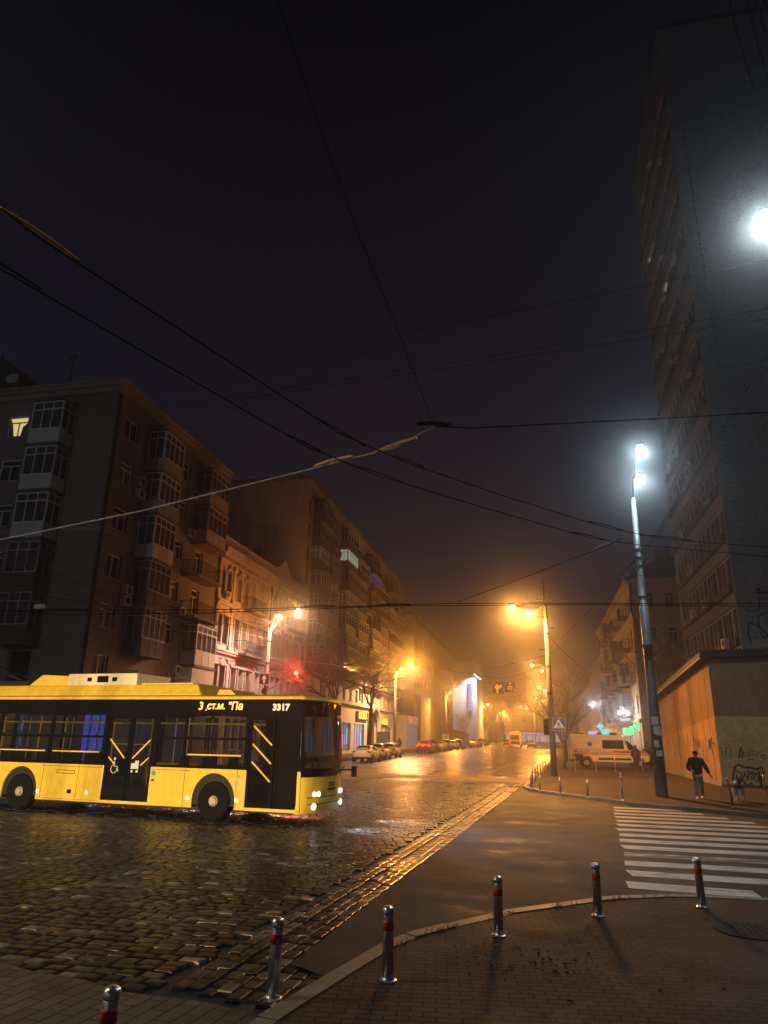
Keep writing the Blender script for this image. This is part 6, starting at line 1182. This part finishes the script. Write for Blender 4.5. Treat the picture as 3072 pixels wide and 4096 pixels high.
wire('left contact wire curving from the upper left over the junction to the metal pole', [dp(-60, 412, ZW), dp(8, 455, ZW), dp(88, 516, ZW), dp(450, 752, ZW), dp(735, 937, ZW), dp(885, 1002, ZW), dp(1100, 1075, ZW), dp(1310, 1140, ZW), dp(1440, 1165, ZW), dp(1720, 1187, ZW)], .009, clamp=((2, .36, .018, 'insulator'), (4, .55, .014, 'iron'), (5, .3, .013, 'iron'), (7, .5, .013, 'iron'), (8, .6, .013, 'iron')))
wire('right contact wire of the pair that sweeps over the trolleybus to the tower', [dp(-80, 535, ZW), dp(0, 580, ZW), dp(330, 772, ZW), dp(665, 966, ZW), dp(815, 1027, ZW), dp(1050, 1098, ZW), dp(1275, 1162, ZW), dp(1380, 1177, ZW), dp(1720, 1208, ZW)], .009, clamp=((1, .4, .013, 'iron'), (3, .5, .014, 'iron'), (4, .5, .013, 'iron'), (6, .5, .013, 'iron')))
wire('upper wire of the level pair along the cross street above the lamps', [dp(-40, 1321, ZW), dp(450, 1317, ZW), dp(690, 1312, ZW), dp(985, 1303, ZW), dp(1700, 1304, ZW)], .013, clamp=((2, .5, .03, 'iron'),)); wire('lower wire of the level pair along the cross street above the lamps', [dp(-40, 1329, ZW), dp(450, 1324, ZW), dp(850, 1309, ZW), dp(1250, 1306, ZW), dp(1700, 1310, ZW)], .013, clamp=((2, .5, .03, 'iron'),))
ZS = 6.3
wire('bright span wire rising from the left edge to the clamp in mid sky', [dp(-20, 1170, ZS), dp(300, 1105, ZS), dp(660, 1016, ZS), dp(720, 1000, ZS-.2), dp(850, 968, ZS-.2), dp(938, 921, ZS)], .012, 'wire_bright', clamp=((3, .45, .025, 'insulator'), (4, .4, .025, 'insulator')))
wire('span wire from the middle clamp to the tower on the right', [dp(938, 921, ZS), dp(1015, 925, ZS), dp(1450, 903, ZS), dp(1720, 887, ZS)], .010, clamp=((0, .25, .03, 'iron'),)); wire('steep span wire dropping from the top of the sky to the middle clamp', [dp(600, 0, 9.5), dp(680, 240, 8.6), dp(760, 470, 7.7), dp(850, 690, 6.9), dp(938, 921, ZS)], .005)
wire('high cable rising across the sky from the brick block to the tower', [(-22, 39, 21.4), atY(900*1.8517, 713*1.8517, 26), atY(1720*1.8517, 549*1.8517, 20)], .012, sag=.05); 
for k in (0, 1): wire(('upper', 'lower')[k]+' cable of the near-parallel pair crossing the sky towards the tower', [atY((340, 370)[k]*1.8517, (880, 885)[k]*1.8517, 34), atY(1000*1.8517, (780, 790)[k]*1.8517, 27), atY(1720*1.8517, (656, 680)[k]*1.8517, 20)], .011)
wire('span wire falling from the metal pole clamp towards the street lamps', [dp(1345, 1163, 6.0), dp(1300, 1183, 6.0), dp(1145, 1243, 6.0), dp(990, 1300, 6.0)], .010, clamp=((1, .25, .025, 'wire_bright'),))
for k in range(3): wire(('twisted cable from the upper right down to the lamp post by the tree, left strand', 'twisted cable from the upper right down to the lamp post by the tree, right strand', 'single cable crossing in front of the tower towards the far lamps')[k], [atY((1675, 1680, 1690)[k]*1.8517, (740, 760, 870)[k]*1.8517, 14), atY((1560, 1566, 1570)[k]*1.8517, (930, 930, 1030)[k]*1.8517, 21), atY((1400, 1412, 1330)[k]*1.8517, (1178, 1170, 1280)[k]*1.8517, 33), atY((1215, 1225, 1190)[k]*1.8517, (1378, 1372, 1412)[k]*1.8517, (62, 60, 80)[k])], .014 if k < 2 else .009)
for k in range(5): wire('thick dark cable in the upper right corner, number %s from its left' % ('one', 'two', 'three', 'four', 'five')[k], [atY((1568, 1602, 1625, 1640, 1652)[k]*1.8517, -60, 9), atY((1600, 1640, 1662, 1680, 1700)[k]*1.8517, 190, 10.2), atY((1665, 1700, 1740, 1760, 1790)[k]*1.8517, 560, 12.2)], .014)
for k in range(3): wire(('span wire over the left end of the cross street, highest', 'span wire over the left end of the cross street, middle', 'span wire over the left end of the cross street, lowest')[k], [atY(-30, (2190, 2360, 2440)[k], 24), atY(430, (2380, 2420, 2470)[k], 26), atY(1060, (2500, 2520, 2600)[k], 40)], .012)
t = thing('wire_switch', 'tangle of overhead wire crossings in front of the brick block, left', 'wire switch', atY(200, 2440, 22), world=True); q = atY(200, 2440, 22); g = MB()
for k in range(7): g.tube([q+Vector((-1.3+.2*k, .2*k-.5, .05*k-.1)), q+Vector((1.2+.1*k, .6-.2*k, .12-.05*k))], .022, 5)
g.build('frog_rods', 'iron', t); g = MB(); g.box(q.x-.6, q.x-.3, q.y-.1, q.y+.1, q.z+.05, q.z+.2); g.build('switch_box', 'ac_white', t)
for z, d in ((8.9, 0), (7.6, 1), (7.0, 2)): wire('guy wire fixed to the left lamp post above the sign, %s' % ('top', 'middle', 'bottom')[d], [(-19.4, 49.7, z), ((-22, 44+d, z+.5), (-10, 62, z-.2), (-22, 58, z+1.2))[d]], .009, 'wire_bright')
wire('cable sagging from the crosswalk pole to the beige house', [(.8, 45, 8.3), (4.5, 60, 7.2), (10.3, 79.4, 9.3)], .016, sag=.25)
wire('cable between the far hanging signs and the right lamp post', [atY(1905, 2690, 75), atY(2050, 2655, 60), atY(2180, 2622, 45)], .013, clamp=((1, .5, .03, 'iron'),)); wire('cable level with the second left lamp post across the street', [(-18.5, 94, 9.0), (-9, 92, 8.7), (1.4, 82, 8.9)], .014, clamp=((1, 1.6, .03, 'iron'),))
# ============================================================ trees
def tree(name, label, q, h, seed, spread=.55, r0=.16, lean=(0, 0), levels=5, up=.35, droop=0, n0=3, trunk=.4):
    rr = random.Random(seed); t = thing(name, label, 'tree', q, world=True); T = MB(); Cn = MB(); q = Vector(q)
    def branch(mb, p, d, L, r, lv):
        n = 4; P = [p]; dd = Vector(d).normalized()
        for k in range(n):
            dd = (dd+Vector((rr.gauss(0, .17), rr.gauss(0, .17), rr.gauss(0, .10)+(up*.12 if lv > 1 else -droop*.12))) ).normalized(); P.append(P[-1]+dd*L/n)
        mb.tube(P, [r*(1-.45*k/n) for k in range(n+1)], 6 if lv > 2 else 3, cap=False)
        if lv <= 0: return
        for k in range(rr.choice((2, 3, 3)) if lv > 1 else 4):
            s = rr.randint(2, n); a = rr.uniform(0, 6.28); nd = (dd*(1-spread)+Vector((math.cos(a), math.sin(a), rr.uniform(-.25, .5)))*spread).normalized(); branch(Cn, P[s], nd, L*rr.uniform(.58, .82), r*.5, lv-1)
        branch(Cn, P[-1], dd, L*.75, r*.55, lv-1)
    d = Vector((lean[0], lean[1], 1)).normalized(); P = [q, q+d*h*trunk*.5+Vector((.05, 0, 0)), q+d*h*trunk]; T.tube(P, [r0*1.25, r0, r0*.85], 10); T.build('trunk', 'bark', t, smooth=True)
    for k in range(n0):
        a = k*6.28/n0+rr.uniform(-.5, .5); branch(Cn, P[-1], Vector((math.cos(a)*spread, math.sin(a)*spread, .8))+d*.4, h*.24, r0*.62, levels-1)
    Cn.build('crown', 'bark', t, fix=False); return t
tree('bare_tree', 'leaning bare tree behind the trolleybus, the left one of the big pair', (-18.2, 66, .12), 12.5, 5, .6, .26, (-.18, .05), 6, .2, .1, 4, .36)
tree('bare_tree', 'gnarled bare tree with drooping boughs, the right one of the big pair before the shops', (-17.9, 76.5, .12), 12.0, 11, .72, .24, (.05, 0), 6, .0, .5, 4, .42)
tree('street_tree', 'bare young tree with upright twigs on the right pavement behind the crosswalk pole', (1.7, 57, ZF), 8.5, 21, .5, .10, (0, 0), 6, .7, 0, 4, .2)
tree('street_tree', 'thin bare tree farther along the right pavement, its twigs lit from behind', (2.4, 74, ZF), 8.0, 33, .5, .10, (0, 0), 5, .6, 0, 4, .2)
tree('street_tree', 'thin bare tree between the street and the ambulance roof', (3.0, 92, ZF), 7.5, 35, .5, .10, (0, 0), 5, .6, 0, 4, .2)
tree('bushy_tree', 'dark twiggy tree crowded behind the orange building roof', (11.5, 66, ZF), 13.0, 41, .55, .2, (-.03, 0), 6, .4, 0, 5, .3)
tree('young_tree', 'small forked tree in front of the lit gable', (-16.6, 168, .12+zr(168)), 8.5, 51, .45, .14, (-.05, 0), 5, .9, 0, 2, .2); tree('young_tree', 'slim bare tree left of the forked one by the lit gable', (-18.2, 160, .12+zr(160)), 6.5, 52, .5, .08, (0, 0), 4, .7, 0, 3, .25)
for k, (x, y) in enumerate(((-15, 225), (-13.5, 236), (-12, 250), (-9.5, 256), (-16, 212))): tree('far_tree', ('bare tree in the fog right of the lit gable', 'bare tree in the fog left of the distant bus', 'dim tree at the end of the left pavement', 'dim tree behind the distant bus', 'bare tree just past the lit gable')[k], (x, y, zr(y)), 9+k % 2, 60+k, .6, .18, (0, 0), 5, .3, 0, 4, .25)
t = thing('potted_shrub', 'low evergreen shrub by the wall between the scooter and the metal pole', 'shrub', (9.6, 70, ZF), world=True); g = MB()
for k in range(700):
    v = Vector((rnd.gauss(0, .45), rnd.gauss(0, .6), abs(rnd.gauss(.8, .5)))); p = Vector((9.6, 70, ZF))+v; a = rnd.uniform(0, 6.28); u = Vector((math.cos(a), math.sin(a), rnd.uniform(-.5, .5)))*.09; w = u.orthogonal()*.5; g.quad(p-u, p+w, p+u, p-w)
g.build('foliage', 'evergreen', t, fix=False); g = MB(); g.lathe([(.3, 0), (.4, .5), (.42, .5)], 12, (9.6, 70, ZF)); g.build('pot', 'plaster_dark', t)
# ============================================================ people and dog (skin-modifier figures; local: facing -y)
def skinned(name, mat, par, verts, edges, sub=2, root=0):
    me = bpy.data.meshes.new(name); me.from_pydata([v[:3] for v in verts], edges, []); o = bpy.data.objects.new(name, me); col.objects.link(o)
    md = o.modifiers.new('skin', 'SKIN'); sv = me.skin_vertices[0].data if me.skin_vertices else None
    if sv is None:
        bm = bmesh.new(); bm.from_mesh(me); bm.verts.layers.skin.verify(); bm.to_mesh(me); bm.free(); sv = me.skin_vertices[0].data
    for i, v in enumerate(verts):
        r = v[3]; sv[i].radius = (r, r) if not isinstance(r, tuple) else r; sv[i].use_root = (i == root)
    md.use_smooth_shade = True; s = o.modifiers.new('subsurf', 'SUBSURF'); s.levels = s.render_levels = sub
    bpy.context.view_layer.update(); dg = bpy.context.evaluated_depsgraph_get(); m2 = bpy.data.meshes.new_from_object(o.evaluated_get(dg)); bpy.data.objects.remove(o); bpy.data.meshes.remove(me)
    m2.name = name; m2.materials.clear(); m2.materials.append(M[mat])
    for p in m2.polygons: p.use_smooth = True
    o = bpy.data.objects.new(name, m2); col.objects.link(o); o.parent = par; return o
def chain(pts, V, E, start=None):
    p = start
    for v in pts:
        V.append(v); i = len(V)-1
        if p is not None: E.append((p, i))
        p = i
    return p
def hand(V, E, w, d, s):                                     # five fingers from wrist index w in direction d
    x, y, z, _ = V[w]; d = Vector(d).normalized(); sd = d.cross(Vector((0, 1, 0))).normalized()
    V.append((x+d.x*.07, y+d.y*.07, z+d.z*.07, (.034, .018))); pm = len(V)-1; E.append((w, pm))
    for k in range(4):
        o = sd*(.026*(k-1.5)); a = Vector(V[pm][:3])+o+d*.03; L = (.035, .042, .04, .03)[k]; chain([(*a, .009), (*(a+d*L+Vector((0, -.012, 0))), .0085), (*(a+d*L*1.8+Vector((0, -.03, 0))), .007)], V, E, pm)
    a = Vector((x, y, z))+d*.03+sd*(.04*s); chain([(*a, .011), (*(a+d*.04+sd*.015*s), .009)], V, E, w)
def person(name, label, loc, rz, H=1.72, pose='walk', top='fabric_black', legs='fabric_grey', shoe='shoe_white', hat=True, coat=False, armL=None, armR=None):
    t = thing(name, label, 'person', loc, rz); k = H/1.75
    st = .17 if pose == 'walk' else .03
    hipz, shz, nk, hd = .92*k, 1.43*k, 1.5*k, 1.63*k
    AL = armL or [(-.20*k, 0, 1.42*k), (-.27*k, .02, 1.14*k), (-.22*k, -.12, .95*k)]; AR = armR or [(.20*k, 0, 1.42*k), (.30*k, .02, 1.16*k), (.42*k, -.08, .93*k)]
    LL = [(-.09*k, 0, hipz), (-.10*k, -st*.55, .50*k), (-.10*k, -st, .09*k)]; LR = [(.09*k, 0, hipz), (.11*k, st*.05-.04, .50*k), (.12*k, st*.75, .10*k)]
    V = []; E = []
    V.append((0, 0, hipz, .11)); sp = chain([(0, 0, 1.15*k, .105), (0, 0, 1.34*k, .115), (0, 0, nk-.02, .055), (0, -.01, nk+.05, .052)], V, E, 0)
    chain([(0, -.015, hd-.06, (.068, .075)), (0, -.01, hd, (.076, .088)), (0, 0, hd+.06, (.07, .08)), (0, .005, hd+.095, .04)], V, E, sp)
    for A, s in ((AL, -1), (AR, 1)):
        w = chain([(*A[0], .055), (*A[1], .042), (*A[2], .03)], V, E, 2); d = Vector(A[2])-Vector(A[1]); hand(V, E, w, d, -s)
    for L in (LL, LR): chain([(*L[0], .085), (*L[1], .055), (*L[2], .04), (L[2][0], L[2][1]-.11, L[2][2]-.045, .035)], V, E, 0)
    b = skinned('body', 'skin', t, V, E, 1)
    g = MB(); hz = hd+.0
    for s in (-1, 1): g.lathe([(.012, 0), (.008, .01)], 8, (s*.032, -.083, hz+.005), (0, -1, 0))
    g.tube([(-.025, -.085, hz-.065), (0, -.092, hz-.067), (.025, -.085, hz-.065)], .006, 5); g.build('eyes_and_mouth', 'hair', t)
    g = MB(); g.tube([(0, -.082, hz+.01), (0, -.105, hz-.025), (0, -.088, hz-.035)], [.008, .014, .01], 6)
    for s in (-1, 1): g.lathe([(.03, -.008), (.026, .012), (.01, .016)], 8, (s*.078, .0, hz-.005), (s, 0, 0))
    g.build('nose_and_ears', 'skin', t)
    # clothes
    V = [(0, 0, (hipz-.09 if not coat else hipz), (.205, .15))]; E = []; sp = chain([(0, 0, 1.15*k, (.21, .15)), (0, 0, 1.34*k, (.2, .135)), (0, 0, nk-.02, .085)], V, E, 0)
    if coat: chain([(0, 0, .72*k, (.2, .15)), (0, 0, .52*k, (.21, .16))], V, E, 0)
    for A in (AL, AR): chain([(*A[0], .095), (*A[1], .085), (*(Vector(A[1]).lerp(Vector(A[2]), .93)), .066)], V, E, 2)
    skinned('coat' if coat else 'jacket', top, t, V, E, 2)
    V = [(0, 0, hipz, (.15, .115))]; E = []
    for L in (LL, LR): chain([(L[0][0], L[0][1], hipz-.08, .105), (*L[1], .085), (L[2][0], L[2][1], L[2][2]+.03, .07)], V, E, 0)
    skinned('trousers', legs, t, V, E, 2)
    for L in (LL, LR):
        f = L[2]; g = MB(); g.tube([(f[0], f[1]+.06, f[2]-.04), (f[0], f[1]-.04, f[2]-.04), (f[0], f[1]-.14, f[2]-.055), (f[0], f[1]-.19, f[2]-.06)], [.045, .052, .045, .028], 10)
        for v in g.v: v.z = max(v.z, f[2]-.085)
        g.build('shoe', shoe, t, smooth=True)
    g = MB(); z = hd+.02
    if hat: g.lathe([(.093, z+.01), (.098, z+.04), (.09, z+.08), (.06, z+.115), (.01, z+.125)], 16, (0, .01, 0)); g.build('beanie', top, t, smooth=True)
    else:
        g.tube([(0, .05, nk-.02), (0, .03, hd-.06), (0, .022, hd+.04), (0, .02, hd+.1), (0, .02, hd+.13)], [.11, .12, .118, .09, .03], 12); g.build('hood', top, t, smooth=True)
    return t
pq = gp(2800, 3196, ZF)
person('person', 'person in black padded jacket, grey trousers, white shoes and beanie walking by the orange wall', (pq.x, pq.y, ZF), R(-6), 1.64, 'walk', armL=[(-.2, 0, 1.36), (-.30, .04, 1.08), (-.19, -.14, .98)], armR=[(.2, 0, 1.36), (.31, .0, 1.09), (.42, -.10, .86)])
q = gp(2549, 3087, ZF); person('person', 'person in long dark hooded coat standing with back turned by the ambulance bonnet', (q.x, q.y, ZF), R(175), 1.76, 'stand', legs='fabric_black', shoe='fabric_black', hat=False, coat=True, armR=[(.2, 0, 1.42), (.27, .02, 1.16), (.24, -.1, .95)])
person('person', 'person in dark clothes half hidden behind the hooded one, by the scooter', (8.3, 62.2, ZF), R(40), 1.7, 'stand', legs='fabric_black', shoe='fabric_black', hat=True, armR=[(.2, 0, 1.42), (.27, -.1, 1.16), (.2, -.35, 1.05)])
person('person', 'dark figure standing on the left pavement beside the red off-roader', (-19.3, 102, .12+zr(102)), R(160), 1.75, 'stand', legs='fabric_black', shoe='fabric_black', hat=False, coat=True, armR=[(.2, 0, 1.42), (.27, .02, 1.16), (.24, -.1, .95)])
person('person', 'tiny dark pedestrian on the left pavement far beyond the red car', (-20.3, 106.5, .12+zr(106)), R(20), 1.75, 'walk', legs='fabric_black', shoe='fabric_black')
person('person', 'tiny far pedestrian crossing behind the distant cars at the end of the street', (-3.2, 196, zr(196)), R(90), 1.75, 'walk', legs='fabric_black', shoe='fabric_black', armR=[(.2, 0, 1.42), (.27, .02, 1.16), (.24, -.1, .95)])
# dog: faces the camera and a little to the left; local x forward
dq = gp(2959, 3204, ZF)
dg_ = thing('dog', 'black and white husky-like dog with a red collar standing behind the tilted bollard', 'dog', (dq.x, dq.y, ZF), R(248))
V = []; E = []
V.append((-.28, 0, .44, (.115, .10))); sp = chain([(-.12, 0, .43, (.115, .11)), (.08, 0, .43, (.13, .135)), (.24, 0, .46, (.115, .12)), (.33, 0, .54, .095), (.40, 0, .61, .088), (.47, 0, .625, .075), (.545, 0, .60, .042), (.60, 0, .59, .032)], V, E, 0)
for s in (-1, 1):
    chain([(.23, s*.095, .36, .07), (.22, s*.10, .22, .05), (.235, s*.10, .11, .042), (.23, s*.10, .04, .04), (.28, s*.09, .025, .03)], V, E, 3)
    chain([(-.27, s*.09, .36, .085), (-.21, s*.095, .26, .062), (-.32, s*.095, .15, .042), (-.30, s*.095, .05, .04), (-.25, s*.09, .025, .03)], V, E, 0)
    chain([(.40, s*.055, .68, .028), (.385, s*.065, .735, .014)], V, E, 5)
chain([(-.38, 0, .52, .05), (-.42, 0, .62, .06), (-.36, 0, .71, .055), (-.28, 0, .70, .035)], V, E, 0)
m, nt, p_, N, L = nodes('dog_coat'); tc = N('ShaderNodeTexCoord'); s_n = N('ShaderNodeSeparateXYZ'); L(tc.outputs['Object'], s_n.inputs[0]); nz = noise(nt, tc.outputs['Object'], 30, 5)
hgt = math_(nt, 'ADD', math_(nt, 'ADD', s_n.outputs[2], math_(nt, 'MULTIPLY', math_(nt, 'GREATER_THAN', s_n.outputs[0], .43), -.25)), math_(nt, 'MULTIPLY', nz, .12))
L(ramp(nt, hgt, [(.47, (.78, .73, .66)), (.53, (.028, .024, .02))]), p_.inputs['Base Color']); p_.inputs['Roughness'].default_value = .95; bump(nt, p_, nz, .6, .02)
skinned('body', 'dog_coat', dg_, V, E, 2)
g = MB(); g.lathe([(.022, 0), (.018, .02), (.005, .026)], 10, (.625, 0, .605), (1, 0, .1)); g.build('nose', 'paint_black', dg_)
for s in (-1, 1): g = MB(); g.lathe([(.012, 0), (.008, .008)], 8, (.53, s*.045, .655), (1, s*.4, .3)); g.build('eye', 'paint_black', dg_)
g = MB(); c = Vector((.35, 0, .555)); ax = Vector((.6, 0, .7)); g.lathe([(.099, -.016), (.104, 0), (.099, .016)], 18, c, ax); g.build('collar', 'collar', dg_)
# ============================================================ air, sky, render settings
g = MB(); g.box(-240, 240, -48, 480, -1.0, 78.0); hz = g.build('haze', M['iron']); tag(hz, kind='stuff'); hz['label'] = 'thin night fog hanging over the whole street'
m = bpy.data.materials.new('fog'); m.use_nodes = True; nt = m.node_tree; nt.nodes.clear(); o = nt.nodes.new('ShaderNodeOutputMaterial'); v = nt.nodes.new('ShaderNodeVolumePrincipled'); v.inputs['Color'].default_value = (.82, .82, .84, 1); v.inputs['Density'].default_value = FOG_D; v.inputs['Anisotropy'].default_value = FOG_G
v2 = nt.nodes.new('ShaderNodeVolumePrincipled'); v2.inputs['Color'].default_value = (.82, .82, .84, 1); v2.inputs['Density'].default_value = HALO_D; v2.inputs['Anisotropy'].default_value = HALO_G; ad = nt.nodes.new('ShaderNodeAddShader'); nt.links.new(v.outputs[0], ad.inputs[0]); nt.links.new(v2.outputs[0], ad.inputs[1])
nt.links.new(ad.outputs[0], o.inputs['Volume']); hz.data.materials.clear(); hz.data.materials.append(m)
w = bpy.data.worlds.new('World'); sc.world = w; w.use_nodes = True; nt = w.node_tree; bg = nt.nodes['Background']
sky = nt.nodes.new('ShaderNodeTexSky'); sky.sky_type = 'NISHITA'; sky.sun_disc = False; sky.sun_elevation = R(-4); sky.sun_rotation = R(200); sky.altitude = 150
mx = nt.nodes.new('ShaderNodeMix'); mx.data_type = 'RGBA'; mx.blend_type = 'ADD'; mx.inputs[0].default_value = 1.0; nt.links.new(sky.outputs[0], mx.inputs[6]); tc = nt.nodes.new('ShaderNodeTexCoord'); sx = nt.nodes.new('ShaderNodeSeparateXYZ'); nt.links.new(tc.outputs['Generated'], sx.inputs[0]); nt.links.new(ramp(nt, sx.outputs[2], [(0.12, SKY_H), (0.55, SKY_C), (0.85, SKY_T)]), mx.inputs[7])
nt.links.new(mx.outputs[2], bg.inputs[0]); bg.inputs[1].default_value = SKY_S
sc.view_settings.view_transform = 'Standard'; sc.view_settings.look = 'None'; sc.view_settings.exposure = 0; sc.view_settings.gamma = 1
cy = sc.cycles; cy.use_denoising = True; cy.use_light_tree = True; cy.max_bounces = 6; cy.diffuse_bounces = 3; cy.glossy_bounces = 3; cy.transmission_bounces = 4; cy.transparent_max_bounces = 12; cy.volume_bounces = 0; cy.sample_clamp_indirect = 4.0; cy.sample_clamp_direct = 0
cy.caustics_reflective = False; cy.caustics_refractive = False
